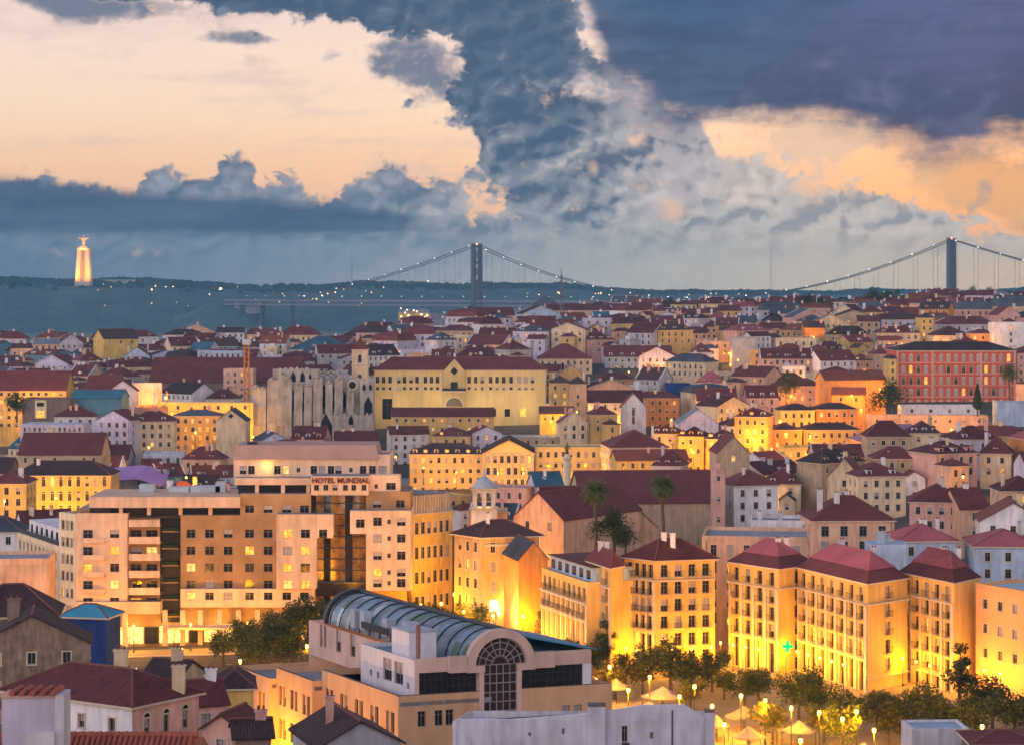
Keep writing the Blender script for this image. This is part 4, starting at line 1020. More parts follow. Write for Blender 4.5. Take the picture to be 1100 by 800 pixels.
# ------------------------------------------------------------------ the yellow blocks round the square
def french(B, i, z0, z1, n, wm, rows, fh=3.0, w=1.25, h=2.3, top=.6, ground=True, m0=.8, piers=True):
    """tall windows with small balconies, stone bands and pilasters above a tall colonnade"""
    A, D, Lg = B.side(i); ops = []
    for r in range(rows):
        zt = z1-top-r*fh
        for c in range(n): a = m0/2+(Lg-m0)*(c+.5)/n; ops.append((a-w/2, a+w/2, zt-h, zt))
    low = z1-top-rows*fh
    gops = []
    if ground:
        for c in range(n): a = m0/2+(Lg-m0)*(c+.5)/n; gops.append((a-w/2, a+w/2, z0+.6, low-.25))
    B.facade(i, z0, z1, ops+gops, wm, .45)
    B.windows(A, D, ops, 'bare', .4, balc=True)
    N_ = Vector((D.y, -D.x))
    for o in gops:
        p = A+D*((o[0]+o[1])/2); wd = bpy.data.objects.new('shopfront', win_mesh(w, o[3]-o[2], 'bare', 1 if rnd.random() < .12 else 0, .4)); COL.objects.link(wd)
        wd.parent = B.root; wd.location = (p.x-B.off[0], p.y-B.off[1], o[2]-B.off[2]); wd.rotation_euler = (0, 0, math.atan2(D.y, D.x))
    def strip(a0, a1, za, zb, o0, o1, nm):
        b = MB(); q = [A+D*a0+N_*o1, A+D*a1+N_*o1, A+D*a1+N_*o0, A+D*a0+N_*o0]
        b.hexa([(p.x, p.y, za) for p in q], [(p.x, p.y, zb) for p in q], TRIM()); b.build(nm, B.root, B.off)
    strip(.02, Lg-.02, z1-top-fh+.12, z1-top-fh+.42, .002, .5, 'cornice')
    strip(.02, Lg-.02, low+.02, low+.3, .002, .3, 'cornice')
    if piers:
        for c in range(n+1):
            a = m0/2+(Lg-m0)*c/n; strip(max(.03, a-.28), min(Lg-.03, a+.28), z0+.2, z1-top-fh+.1, .003, .22, 'pilaster')
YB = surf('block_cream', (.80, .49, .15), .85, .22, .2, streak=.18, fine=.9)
def block(label, pa, pb, pc, ze, n0, n1, rows, rows1=5, rc='crimson', rh=3.2, top2=None, dep=None, base=None, chim=2):
    A, Bp, Cp = PZ(*pa, ze), PZ(*pb, ze), PZ(*pc, ze)
    V_ = Cp-Bp
    if dep: V_ = V_.normalized()*dep
    z0 = (base if base is not None else sq_z(Bp.x))-.5
    B = Bld('apartment_block', label, 'building', A, Bp-A, V_, z0); B.lit_p = .03
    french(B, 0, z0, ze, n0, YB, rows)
    if n1: french(B, 1, z0, ze, n1, YB, rows1, piers=False, ground=False, h=2.1)
    else: B.plain(1, z0, ze, YB)
    [B.plain(i, z0, ze, YB) for i in (2, 3)]
    if rc == 'two': B.mansard(ze, 2.0, 2.0, 2.6, roofm('maroon'), ov=.5, top=roofm('crimson'))
    else: B.hip(ze, rh, roofm(rc), ov=.5)
    for i in range(chim): B.chimney(rnd.uniform(.2, .8), rnd.uniform(.4, .8), ze, ze+rh+1.2, wallm('white'), .9, .8)
    B.done(); return B
block('narrow three-bay yellow block with maroon roof in the middle of the lit terrace', (631, 603), (656, 611), (669, 608.5), 51, 3, 0, 3, 5, 'maroon', 2.6)
A = PZ(582, 611, 48); C = PZ(631, 627, 48); d = C-A
B = Bld('apartment_block', 'receding glowing yellow terrace with set-back blue attic, beside the orange gable', 'building', A, d, Vector((-d.y, d.x)).normalized()*13, 31); B.lit_p = .02
french(B, 0, 31, 48, 9, YB, 2, top=.9); [B.plain(i, 31, 48, YB) for i in (1, 2, 3)]; B.flat(48, .3, YB, FLATR())
b = MB(); B.ubox(b, .4, d.length-.4, 1.6, 12, 48.05, 50.4, wallm('pale blue')); B.ubox(b, .2, d.length-.2, 1.3, 12.2, 50.42, 50.7, METAL()); B.part('attic_storey', b)
for i in range(6): b = MB(); B.ubox(b, 1+3.4*i, 2.6+3.4*i, 1.5, 1.7, 48.4, 50.0, GLASS()); B.part('window', b)
b = MB(); B.ubox(b, .3, d.length-.3, 1.0, 12, 50.72, 50.8, roofm('maroon')); B.part('roof_cover', b); B.done()
block('angled corner block with dark french windows and white chimney left of the passage', (671, 599), (704, 603), (768, 601), 52, 4, 4, 4, 6, 'maroon', 3.4)
house(752, 870, 580, 408, 'tall plain beige block with flat whitish roof behind the angled corner block', 'peach', 'flat', 'maroon', 1, 16, -8, base=32, chim=0, sp=2.6, fh=3.1, w=1.15, h=2.1)
block('four-bay yellow block with crimson hipped roof right of the planted passage', (783, 604), (837, 612), (858, 609), 51, 4, 1, 4, 6, 'two', 3.4, dep=10)
block('wide seven-bay yellow block with crimson roof above a tall colonnade', (857, 610), (932, 628), (965, 623), 51, 7, 1, 4, 5, 'two', 3.6, dep=11)
block('five-bay yellow block with a stone-clad end wall near the right edge', (967, 615), (1025, 627), (1048, 622), 51.5, 5, 0, 5, 5, 'two', 3.4, dep=9)
A = PZ(1048, 629, 51); C = PZ(1101, 638, 51); d = (C-A); d = d.normalized()*22
B = Bld('apartment_block', 'flat orange wall with nine small square windows at the right edge', 'building', A, d, Vector((-d.y, d.x)).normalized()*16, 31); B.lit_p = 0
om = surf('orange_render', (.76, .40, .17), .85, .14, .2, streak=.1)
B.auto(0, 31, 51, om, n=6, fh=4.0, w=1.05, h=1.5, rows=3, top=1.9); [B.plain(i, 31, 51, om) for i in (1, 2, 3)]
B.flat(51, .5, om, surf('pale_roof', (.42, .50, .52), .7, .3, .4)); B.done()
# green pharmacy crosses
for px, py, Y in ((846, 694, 384), (972, 742, 376)):
    t = P(px, py, Y); b = MB(); gm = glow('green_sign', (.03, 1, .20), 1.3); gm.node_tree.nodes['Principled BSDF'].inputs['Base Color'].default_value = (0, .03, .01, 1); gm.node_tree.nodes['Principled BSDF'].inputs['Specular IOR Level'].default_value = 0
    b.box(t.x-.95, t.x+.95, t.y, t.y+.25, t.z-.32, t.z+.32, gm); b.box(t.x-.32, t.x+.32, t.y-.001, t.y+.251, t.z+.321, t.z+.95, gm); b.box(t.x-.32, t.x+.32, t.y-.001, t.y+.251, t.z-.95, t.z-.321, gm)
    b.box(t.x-.05, t.x+.05, t.y+.25, t.y+1.6, t.z-.05, t.z+.05, DARKM())
    o = b.build('pharmacy_cross', None, tuple(t)); o.location = t
    tag(o, 'glowing green cross sign ' + ('beside the tree left of the wide seven-bay block' if px < 900 else 'at the foot of the five-bay block'), 'sign')

# ------------------------------------------------------------------ the arcade building with the great arched window
def arcade():
    pk = surf('arcade_pink', (.74, .50, .40), .85, .16, .2, streak=.14, fine=.8); og = surf('arcade_orange', (.76, .45, .24), .85, .16, .2, streak=.12, fine=.8); bl = wallm('pale blue'); 
    wh = surf('arcade_white', (.76, .72, .76), .85, .12, .2, streak=.12)
    vault = surf('vault_sheet', (.20, .26, .30), .55, .85, .3, fine=.9, spec=.5, bump=.3)
    g = 33.0
    O = Vector((-13.9, 273.0)); u = Vector((26.5, 9)).normalized(); v = Vector((-10.9, 19)).normalized()
    B = Bld('arcade_building', 'pink arcade building with a barrel-vaulted blue metal roof and huge round-headed window', 'building', O, u*28, v*46, g)
    B.lit_p = .0; B.blind_p = .35; B.style = 'bare'
    def pt(a, b): return O+u*a+v*b
    def wallseg(nm, a0, b0, a1, b1, z0, z1, ops, mt, style='bare'):
        A = pt(a0, b0); C = pt(a1, b1); D = (C-A).normalized(); L_ = (C-A).length; mb = MB()
        B.facade(0, z0, z1, ops, mt, .3, A, D, L_, mb); B.windows(A, D, ops, style, .3)
        return mb.build(nm, B.root, B.off)
    def wins(L_, groups, n, w, gap, tops, h):
        o = []
        for c in range(groups):
            x = L_*(c+.5)/groups
            for i in range(n):
                a = x+(i-(n-1)/2)*(w+gap)
                for t in tops: o.append((a-w/2, a+w/2, t-h, t))
        return o
    # stepped street front on the left (v direction runs away from us): three steps
    for b0, b1, a, zt, gr, mt in ((0, 22, 0, 50, 5, og), (22, 33.5, -1.3, 48.6, 3, og), (33.5, 45.5, -2.2, 47.2, 2, og)):
        L_ = b1-b0
        wallseg('wall', a, b1, a, b0, g, zt, wins(L_, gr, 2, 1.0, .35, (zt-2.2, zt-6.6), 2.6), mt)
        if a: wallseg('wall', a, b0, a+1.3, b0, g, zt, [], mt)
        wallseg('wall', 10, b1, a, b1, g, zt, [], mt)
        mb = MB(); A, C, E, G = pt(a, b0), pt(12, b0), pt(12, b1), pt(a, b1)
        mb.hexa([(p.x, p.y, zt-1.3) for p in (A+u*.3, C, E, G+u*.3)], [(p.x, p.y, zt-.8) for p in (A+u*.3, C, E, G+u*.3)], FLATR())
        B.ubox(mb, a, a+.35, b0, b1, zt, zt+.06, surf('coping', (.16, .12, .11), .8, .2, 1)); mb.build('terrace', B.root, B.off)
    # front, left and right of the great window
    wl = [(7.4, 8.7, 46.1, 48.3), (10.1, 11.3, 46.2, 48.4), (11.9-.2, 12.9-.3, 46.2, 48.4)]
    def fwin(px, w): a = None; return px
    fr_l = [((px-428)/92*10.6, w) for px, w in ((454, 1.0), (473, 1.0), (485, 1.0))]
    ops = [(a-w/2, a+w/2, t-1.95, t) for a, w in fr_l for t in (48.0, 43.6)]
    wallseg('wall', 0, 0, 10.4, 0, g, 50, ops, og)
    ops = [(a-.55, a+.55, t-2.0, t) for a in (5.9, 7.5, 10.1) for t in (47.6, 43.4)]
    wallseg('wall', 15.9, 0, 28, 0, g, 50, ops, og)
    wallseg('wall', 28, 0, 28, 20, g, 50, wins(20, 4, 2, 1, .4, (47.8, 43.4), 2), og)
    mb = MB(); B.ubox(mb, .3, 27.7, .3, 22, 48.6, 49.2, FLATR()); B.ubox(mb, 0, 10.4, 0, .35, 50, 50.06, surf('coping', (.16, .12, .11), .8, .2, 1)); B.ubox(mb, 15.9, 28, 0, .35, 50, 50.06, surf('coping', (.16, .12, .11), .8, .2, 1)); mb.build('terrace', B.root, B.off)
    # upper white block, left, with two big dark windows
    L_ = 15.0
    ops = [(L_-8.6, L_-6.2, 50.6, 53.4), (L_-5.5, L_-3.1, 50.6, 53.4), (L_-12.4, L_-11.7, 50.5, 51.3), (L_-10.4, L_-9.7, 50.5, 51.3), (L_-2.1, L_-1.4, 50.4, 51.2)]
    wallseg('upper_wall', 2.3, 15.5, 2.3, .5, 49.2, 54.2, ops, wh)
    wallseg('upper_wall', 2.3, .5, 10.3, .5, 52.6, 54.4, [], pk); wallseg('upper_wall', 2.3, .5, 2.9, .5, 49.2, 52.6, [], pk)
    wallseg('upper_wall', 7.6, 15.5, 2.3, 15.5, 49.2, 54.2, [], wh)
    mb = MB(); B.ubox(mb, 2.6, 10.3, .8, 15.2, 53.2, 53.7, surf('green_roof', (.16, .24, .24), .8, .35, .4)); mb.build('terrace', B.root, B.off)
    wallseg('upper_wall', 16.5, .5, 25.5, .5, 52.6, 54.4, [], pk); wallseg('upper_wall', 24.3, .5, 25.5, .5, 49.2, 52.6, [], wh); wallseg('upper_wall', 25.5, .5, 25.5, 15, 49.2, 54.4, [], wh)
    mb = MB(); B.ubox(mb, 17, 25.3, .8, 15, 53.8, 54.2, roofm('teal')); mb.build('terrace', B.root, B.off)
    mb = MB(); q = [pt(17.6, .6), pt(26.2, .3), pt(26.2, 15), pt(17.6, 15)]; zz = [56.2, 54.4, 54.4, 56.2]
    mb.hexa([(p.x, p.y, z-.15) for p, z in zip(q, zz)], [(p.x, p.y, z) for p, z in zip(q, zz)], surf('blue_sheet', (.05, .24, .36), .5, .3, .4)); mb.build('side_roof', B.root, B.off)
    # glass bands
    for a0, a1 in ((2.95, 10.3), (16.6, 24.2)):
        mb = MB(); B.ubox(mb, a0, a1, .9, 1.0, 49.6, 52.6, surf('dark_glazing', (.03, .025, .022), .18, .4, .35, spec=.6)); mb.build('glass_band', B.root, B.off)
        n = 10
        mb = MB()
        for i in range(n+1): x = a0+(a1-a0)*i/n; B.ubox(mb, max(a0, x-.05), min(a1, x+.05), .72, .88, 49.6, 52.6, DARKM())
        for z in (50.8, 51.7): B.ubox(mb, a0, a1, .70, .715, z-.05, z+.05, DARKM())
        mb.build('glazing_bar', B.root, B.off)
    # third storey wall under the vault, left
    L_ = 24.0
    ops = [(c-w/2, c+w/2, 50.6, 53.6) for c, w in ((4.0, .8), (5.3, .8), (9.5, 1.6), (14, 1.6))]
    wallseg('upper_wall', 6.4, 41, 6.4, 15.5, 49, 53.7, ops, pk); wallseg('upper_wall', 20.6, 41, 6.4, 41, g, 53.7, [], pk)
    # the barrel vault and the dark rings over it
    ca, zc, rr = 13.15, 53.2, 4.45
    def ring_pts(r, b, n=20, a0=0.0, a1=math.pi):
        o = []
        for i in range(n+1):
            t = a0+(a1-a0)*i/n; p = pt(ca-r*math.cos(t), b); o.append(Vector((p.x, p.y, zc+r*math.sin(t))))
        return o
    mb = MB(); bs_ = [.6, 6, 12, 18, 24, 30, 36, 41]
    rings = [ring_pts(rr-.35, b) for b in bs_]
    q_ = random.Random(9); panes = [vault, vault, surf('vault_pale', (.42, .50, .54), .4, .5, .4, fine=1.2, spec=.6), surf('vault_green', (.13, .20, .13), .5, .5, .4), surf('vault_blue', (.16, .27, .35), .4, .6, .4, spec=.6), vault]
    for j in range(28):
        b0_, b1_ = .6+40.4*j/28, .6+40.4*(j+1)/28; r0, r1 = ring_pts(rr-.35, b0_), ring_pts(rr-.35, b1_)
        for k in range(5):
            pm_ = q_.choice(panes)
            for i in range(4*k, 4*k+4): mb.face([r0[i], r0[i+1], r1[i+1], r1[i]], pm_)
    mb.build('vault_roof', B.root, B.off)
    for b_ in frange(3, 40, 12):
        mb = MB(); mb.tube(ring_pts(rr-.28, b_), .10, DARKM(), 5); mb.build('vault_rib', B.root, B.off)
    for k, t_ in ((0, .62),):
        p0, p1 = ring_pts(rr-.2, .6, 20)[11], ring_pts(rr-.2, 40.6, 20)[11]
        mb = MB(); mb.tube([p0, p1], .34, DARKM(), 6); mb.build('ridge_rail', B.root, B.off)
    mb = MB(); o_, i_ = ring_pts(rr+.15, 40.6), ring_pts(rr-.7, 40.6); o2, i2 = ring_pts(rr+.15, 41.6), ring_pts(rr-.7, 41.6)
    for i in range(20): mb.hexa([i_[i], o_[i], o2[i], i2[i]], [i_[i+1], o_[i+1], o2[i+1], i2[i+1]], DARKM())
    mb.build('vault_end_arch', B.root, B.off)
    mb = MB(); mb.face(ring_pts(rr-.7, 41.2)[::-1], surf('dark_glazing', (.03, .025, .022), .18, .4, .35, spec=.6)); mb.build('glass_band', B.root, B.off)
    for b_, a_, w_, h_ in ((30, 8.0, 1.2, .9), (27.5, 8.2, 1.0, 1.0), (21, 8.3, 1.3, .8), (14.5, 8.0, 1.6, 1.2)):   # boxes and vents on the vault
        mb = MB(); B.ubox(mb, a_, a_+w_, b_, b_+1.4, 54, 55.5+h_, METAL()); mb.build('roof_vent', B.root, B.off)
    # front arch wall (with the round-headed opening)
    ri = 3.35; mb = MB(); n = 24
    for face_b, flip in ((-.35, False), (.5, True)):
        oo, ii = ring_pts(rr, face_b, n), ring_pts(ri, face_b, n)
        for i in range(n):
            q = [ii[i], oo[i], oo[i+1], ii[i+1]]; mb.face(q if flip else q[::-1], pk)
    oo, o2 = ring_pts(rr, -.35, n), ring_pts(rr, .5, n); ii, i2 = ring_pts(ri, -.35, n), ring_pts(ri, .5, n)
    for i in range(n): mb.face([oo[i], oo[i+1], o2[i+1], o2[i]], pk); mb.face([i2[i], i2[i+1], ii[i+1], ii[i]], pk)
    for a0, a1 in ((ca-rr, ca-2.15), (ca+2.15, ca+rr)): B.ubox(mb, a0, a1, -.35, .5, 52.4, zc, pk)
    for a0, a1 in ((ca-rr-2.2, ca-rr), (ca+rr, ca+rr+2.6)): B.ubox(mb, a0, a1, -.3, .45, 52.5, 54.5, pk)
    mb.build('arch_wall', B.root, B.off)
    # the window itself: fan of bars in the head, grid below
    gl = surf('arch_glass', (.055, .035, .035), .2, .4, .4, spec=.6); bar = surf('arch_bars', (.40, .30, .27), .6, .15, 1)
    mb = MB(); mb.face(ring_pts(ri, .25, n)[::-1], gl); mb.face([(*pt(a, .25), z) for a, z in ((ca-2.15, g), (ca+2.15, g), (ca+2.15, zc), (ca-2.15, zc))], gl); wroot = mb.build('arched_window', B.root, B.off)
    mb = MB()
    for r_ in (1.1, 1.9, 2.7, ri-.05): mb.tube(ring_pts(r_, .12, n), .075, bar, 4)
    for k in range(9):
        t_ = math.pi*k/8; p0 = pt(ca-.9*math.cos(t_), .12); p1 = pt(ca-ri*math.cos(t_), .12)
        mb.tube([(p0.x, p0.y, zc+.9*math.sin(t_)), (p1.x, p1.y, zc+ri*math.sin(t_))], .075, bar, 4)
    for k in range(6):
        a = ca-2.15+4.3*k/5; mb.tube([(*pt(a, .12), g), (*pt(a, .12), zc)], .075, bar, 4)
    z = zc
    while z > g+1: mb.tube([(*pt(ca-2.15, .12), z), (*pt(ca+2.15, .12), z)], .075, bar, 4); z -= 1.15
    o = mb.build('glazing_bars', wroot, B.off)
    for a0, a1 in ((10.4, 11.0), (15.3, 15.9)):
        mb = MB(); B.ubox(mb, a0, a1, -.1, .8, g, 52.4, pk); mb.build('pier', B.root, B.off)
    # white stair head and antenna on the left terrace
    mb = MB(); B.ubox(mb, 3.4, 6.9, 4.2, 9.0, 53.7, 57.0, wh); B.ubox(mb, 3.3, 7.0, 4.1, 9.1, 57.002, 57.2, METAL()); mb.build('stair_head', B.root, B.off)
    mb = MB(); p = pt(3.1, 1.2); mb.tube([(p.x, p.y, 53.7), (p.x, p.y, 58.4)], .28, surf('rust_pipe', (.35, .18, .13), .8, .3, 2), 8); mb.build('flue', B.root, B.off)
    mb = MB(); B.ubox(mb, 8, 8.15, 20, 28, 54.3, 55.2, DARKM()); mb.build('railing', B.root, B.off)
    B.done()
arcade()

# ------------------------------------------------------------------ ruined convent church on its rock
def convent():
    st = STONE(); Y = 905.0; base = 36
    R_ = empty('ruined_church', (hx(335, Y), Y+12, base), 'roofless pale stone gothic church ruin with tall buttresses and empty lancet windows', 'ruin'); OFF = tuple(R_.location)
    B = Bld.__new__(Bld); B.root = R_; B.off = OFF; B.wb = MB(); B.O = Vector((0, 0)); B.U = Vector((1, 0)); B.V = Vector((0, 1)); B.roof = None; B.lit_p = 0; B.blind_p = 0; B.style = 'bare'
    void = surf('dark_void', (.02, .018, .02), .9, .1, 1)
    def wall(px0, px1, py0, Ya, ops, dep=6, back=True, py1=None):
        x0, x1 = hx(px0, Ya), hx(px1, Ya); z1 = hz(py0, Ya); mb = MB(); oo = []
        for px, w, a, b in ops: c = hx(px, Ya)-x0; oo.append((c-w/2, c+w/2, hz(b, Ya), hz(a, Ya)))
        B.facade(0, base-3, z1, oo, st, 1.0, Vector((x0, Ya)), Vector((1, 0)), x1-x0, mb)
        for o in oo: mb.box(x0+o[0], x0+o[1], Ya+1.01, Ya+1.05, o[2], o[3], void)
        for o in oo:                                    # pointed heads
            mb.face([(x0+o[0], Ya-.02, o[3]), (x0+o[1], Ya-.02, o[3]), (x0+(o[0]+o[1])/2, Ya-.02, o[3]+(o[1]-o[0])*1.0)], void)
        for A, D, L_ in ((Vector((x1, Ya)), Vector((0, 1)), dep), (Vector((x1, Ya+dep)), Vector((-1, 0)), x1-x0), (Vector((x0, Ya+dep)), Vector((0, -1)), dep)): B.facade(0, base-3, z1, [], st, 1, A, D, L_, mb)
        mb.face([(x0, Ya, z1), (x1, Ya, z1), (x1, Ya+dep, z1), (x0, Ya+dep, z1)], st)
        rr = random.Random(int(px0)); x = x0
        while x < x1-1.2: w = rr.uniform(.8, 1.6); mb.box(x, min(x1, x+w), Ya+.1, Ya+1, z1+.002, z1+rr.uniform(.2, 1.1), st); x += w*1.9
        mb.build('wall', R_, OFF)
    wall(274, 296, 417, 908, [(285, 1.6, 422, 437)])
    wall(293, 342, 397, 905, [(315, 2.0, 404, 410), (325, 2.0, 404, 410), (333, 1.2, 404, 407), (303, 1.6, 424, 440), (315, 2.2, 424, 442), (325, 2.2, 424, 442), (338, 1.4, 424, 440)], 10)
    wall(342.3, 364, 409, 910, [(348, 1.7, 417, 438), (357, 1.7, 417, 438)], 6)
    wall(364.3, 386, 406, 907, [(368.5, 2.2, 424, 438), (367, 1.2, 412, 415)], 8)
    wall(386.3, 401, 409, 906, [(391, 1.3, 415, 419), (398, 1.3, 415, 419), (395.5, 3.4, 434, 459)], 8)
    wall(342, 402, 446, 899, [(350, 5.2, 457, 474), (377, 1.8, 450, 456)], 5.5)
    rg = random.Random(4)
    for px, top, w in ((274.5, 416, 1.5), (282, 418, 1.1), (292, 408, 1.7), (302, 402, 1.5), (309, 407, 1.3), (320, 413, 1.4), (330.5, 414, 1.3), (341, 405, 1.6), (353, 412, 1.2), (363.5, 407, 1.4), (376, 420, 1.2)):
        b = MB(); x = hx(px, 902); z = hz(top, 902)
        for k in range(3):
            w_k = w*1.25; d_ = 3.4-.9*k; z0 = base-3 if k == 0 else base+(z-base)*(.35*k); z1 = base+(z-base)*(.35*(k+1)) if k < 2 else z
            b.hexa([(x-w_k, 905-d_, z0), (x+w_k, 905-d_, z0), (x+w_k, 905.2, z0), (x-w_k, 905.2, z0)], [(x-w_k*.92, 905-d_+.5, z1), (x+w_k*.92, 905-d_+.5, z1), (x+w_k*.92, 905.2, z1), (x-w_k*.92, 905.2, z1)], st)
        b.lathe((x, 903.4, z), [(w*.95, 0), (w*.7, .5), (.2, 1.1)], st, 4); b.build('buttress', R_, OFF)
    b = MB(); cx, cz = hx(378.5, 906.5), hz(413.5, 906.5)           # rose window
    n = 20
    for i in range(n):
        a, c = 2*math.pi*i/n, 2*math.pi*(i+1)/n; q = lambda t, r, y: (cx+r*math.cos(t), y, cz+r*math.sin(t))
        b.hexa([q(a, 1.5, 906.3), q(a, 2.1, 906.3), q(c, 2.1, 906.3), q(c, 1.5, 906.3)][::-1], [q(a, 1.5, 906.99), q(a, 2.1, 906.99), q(c, 2.1, 906.99), q(c, 1.5, 906.99)][::-1], TRIM())
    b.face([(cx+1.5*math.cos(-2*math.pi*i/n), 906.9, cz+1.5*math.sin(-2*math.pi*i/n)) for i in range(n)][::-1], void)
    b.build('rose_window', R_, OFF)
    for k in range(4):                                             # bare arches that once carried the vault
        b = MB(); Ya = 914+k*6
        pts = []
        for i in range(13): t = math.pi*i/12; pts.append((hx(338+k*9, Ya)-5.5*math.cos(t), Ya, 58.2+6.4*math.sin(t)*(1 if i != 6 else 1.08)))
        b.tube(pts, .55, st, 5); b.tube([(pts[0][0], Ya, 40), pts[0]], .7, st, 5); b.tube([(pts[-1][0], Ya, 40), pts[-1]], .7, st, 5); b.build('nave_arch', R_, OFF)
    B.wb.f and B.wb.build('wall', R_, OFF)
convent()
# belfry with the little red cap beside the ruin
t = P(387, 404, 940); z0 = 40; OF = (t.x, t.y, z0)
r_ = empty('bell_tower', OF, 'square cream bell tower with a small red pyramid cap beside the church ruin', 'tower')
b = MB(); cw = wallm('cream'); w_ = 3.3; zt = hz(376, 940)
b.box(t.x-w_, t.x+w_, t.y-w_, t.y+w_, z0, zt, cw)
for z in (zt-.1, zt-6.5): b.box(t.x-w_-.3, t.x+w_+.3, t.y-w_-.3, t.y+w_+.3, z, z+.4, TRIM())
b.build('tower_shaft', r_, OF)
b = MB(); b.hexa([(t.x-w_-.2, t.y-w_-.2, zt+.31), (t.x+w_+.2, t.y-w_-.2, zt+.31), (t.x+w_+.2, t.y+w_+.2, zt+.31), (t.x-w_-.2, t.y+w_+.2, zt+.31)], [(t.x-.2, t.y-.2, zt+5), (t.x+.2, t.y-.2, zt+5), (t.x+.2, t.y+.2, zt+5), (t.x-.2, t.y+.2, zt+5)], roofm('rust')); b.build('roof', r_, OF)
for px_, zz, h_ in ((0, zt-5.2, 3.2), (0, zt-12, 1.8)):
    b = MB(); b.box(t.x-.7, t.x+.7, t.y-w_-.05, t.y-w_+.02, zz, zz+h_, GLASS()); b.box(t.x-.85, t.x+.85, t.y-w_-.12, t.y-w_-.051, zz-.2, zz, TRIM()); b.build('window', r_, OF)

# ochre barracks
Y = 945.0; x0, x1 = hx(402, Y), hx(587, Y); ze = hz(398, Y)
B = Bld('barracks', 'long ochre barracks with two rows of windows, central pediment and tall blank base', 'building', (x0, Y), (x1-x0, 0), (0, 15), 38); B.lit_p = .02
wm = surf('barracks_ochre', (.66, .49, .22), .88, .18, .15, streak=.12, fine=.6)
A, D, Lg = B.side(0); ops = []
for px in [405.5, 412, 419, 428.5, 434.5, 441.5, 448, 457, 463.5, 470, 504, 511, 518, 527, 534, 541, 549, 558, 565, 572]:
    a = hx(px, Y)-x0; ops += [(a-.75, a+.75, hz(411.5, Y), hz(404.5, Y)), (a-.6, a+.6, hz(418.5, Y), hz(415.5, Y))]
door = [(hx(416, Y)-x0-2.1, hx(416, Y)-x0+2.1, hz(450, Y), hz(428, Y))]
B.facade(0, 38, ze, ops+door, wm, .4); B.windows(A, D, ops, 'plain', .35); B.windows(A, D, door, 'bare', .35, lit=0, name='door')
[B.plain(i, 38, ze, wm) for i in (1, 2, 3)]
B.hip(ze, 5.2, roofm('maroon'), ov=.6)
for px in (424, 453, 475, 497, 523, 554, 585): b = MB(); a = hx(px, Y)-x0; B.ubox(b, a-.3, a+.3, -.25, -.003, 40, ze-.1, TRIM()); B.part('pilaster', b)
b = MB(); a = hx(488, Y)-x0                                    # centre bay
p = lambda da, y, z: (x0+a+da, Y+y, z)
b.box(*[p(-4.4, 0, 0)[0], p(4.4, 0, 0)[0]], Y-1.2, Y-.003, 38, ze, wm)
b.hexa([p(-4.4, -1.2, ze+.01), p(4.4, -1.2, ze+.01), p(4.4, 3, ze+.01), p(-4.4, 3, ze+.01)], [p(-.3, -1.2, ze+4.6), p(.3, -1.2, ze+4.6), p(.3, 3, ze+4.6), p(-.3, 3, ze+4.6)], wm)
B.part('pediment', b)
b = MB(); c_ = (x0+a, hz(398.5, Y)); b.hexa([(c_[0]-1.6, Y-1.35, c_[1]), (c_[0], Y-1.35, c_[1]-1.7), (c_[0]+1.6, Y-1.35, c_[1]), (c_[0], Y-1.35, c_[1]+1.7)], [(c_[0]-1.6, Y-1.21, c_[1]), (c_[0], Y-1.21, c_[1]-1.7), (c_[0]+1.6, Y-1.21, c_[1]), (c_[0], Y-1.21, c_[1]+1.7)], GLASS()); B.part('clock_window', b)
b = MB(); b.box(c_[0]-1.5, c_[0]+1.5, Y-1.3, Y-1.21, hz(418, Y), hz(410, Y), GLASS()); B.part('balcony_door', b)
b = MB(); b.box(c_[0]-5, c_[0]+5, Y-2.4, Y-1.21, hz(421, Y), hz(419.5, Y), TRIM()); b.box(c_[0]-5, c_[0]+5, Y-2.4, Y-2.3, hz(419.5, Y), hz(416.5, Y), DARKM()); B.part('balcony', b)
b = MB(); cx, cz = c_[0], hz(436, Y); n = 14
b.face([(cx+3.6*math.cos(math.pi*i/n), Y-1.26, cz+3.6*math.sin(math.pi*i/n)) for i in range(n+1)], surf('grille', (.2, .15, .11), .8, .3, 1.5))
for i in range(n):
    t0, t1 = math.pi*i/n, math.pi*(i+1)/n; q = lambda t, r, y: (cx+r*math.cos(t), y, cz+r*math.sin(t))
    b.hexa([q(t0, 3.6, Y-1.5), q(t0, 4.2, Y-1.5), q(t1, 4.2, Y-1.5), q(t1, 3.6, Y-1.5)], [q(t0, 3.6, Y-1.21), q(t0, 4.2, Y-1.21), q(t1, 4.2, Y-1.21), q(t1, 3.6, Y-1.21)], TRIM())
B.part('arched_grille', b)
for px, l in ((530, 0), (545, 0), (562, 1)):
    b = MB(); x = hx(px, Y); b.box(x-1.1, x+1.1, Y-.15, Y-.004, hz(447, Y), hz(439, Y), LIT() if l else GLASS()); b.box(x-1.3, x+1.3, Y-.25, Y-.151, hz(438.9, Y), hz(438, Y), TRIM()); B.part('window', b)
B.done()
for px, e in ((425, 700), (470, 800), (520, 800), (565, 900)):
    t = P(px, 436, Y-9); point('lamp_light', t, e*2.3, (1, .72, .28), .5, None).name = 'floodlight'
house(420, 530, 447, 892, 'low ochre hall with maroon roof and a lit row of windows below the barracks', 'ochre', 'gable', 'maroon', 3.0, 12, 0, base=34, lit=.5, sp=3.4, h=1.2, rows=2, fh=3.6, chim=0, name='hall', cat='hall')
house(418, 462, 466, 858, 'small pale house with a rust roof under the left end of the low ochre hall', 'white', 'gable', 'rust', 2.6, 11, 10, base=30, chim=2, aerial=1)
house(463, 505, 469, 852, 'ochre house with two dormers below the middle of the low ochre hall', 'ochre', 'hip', 'maroon', 3, 12, -6, base=30, dorm=2, chim=1)
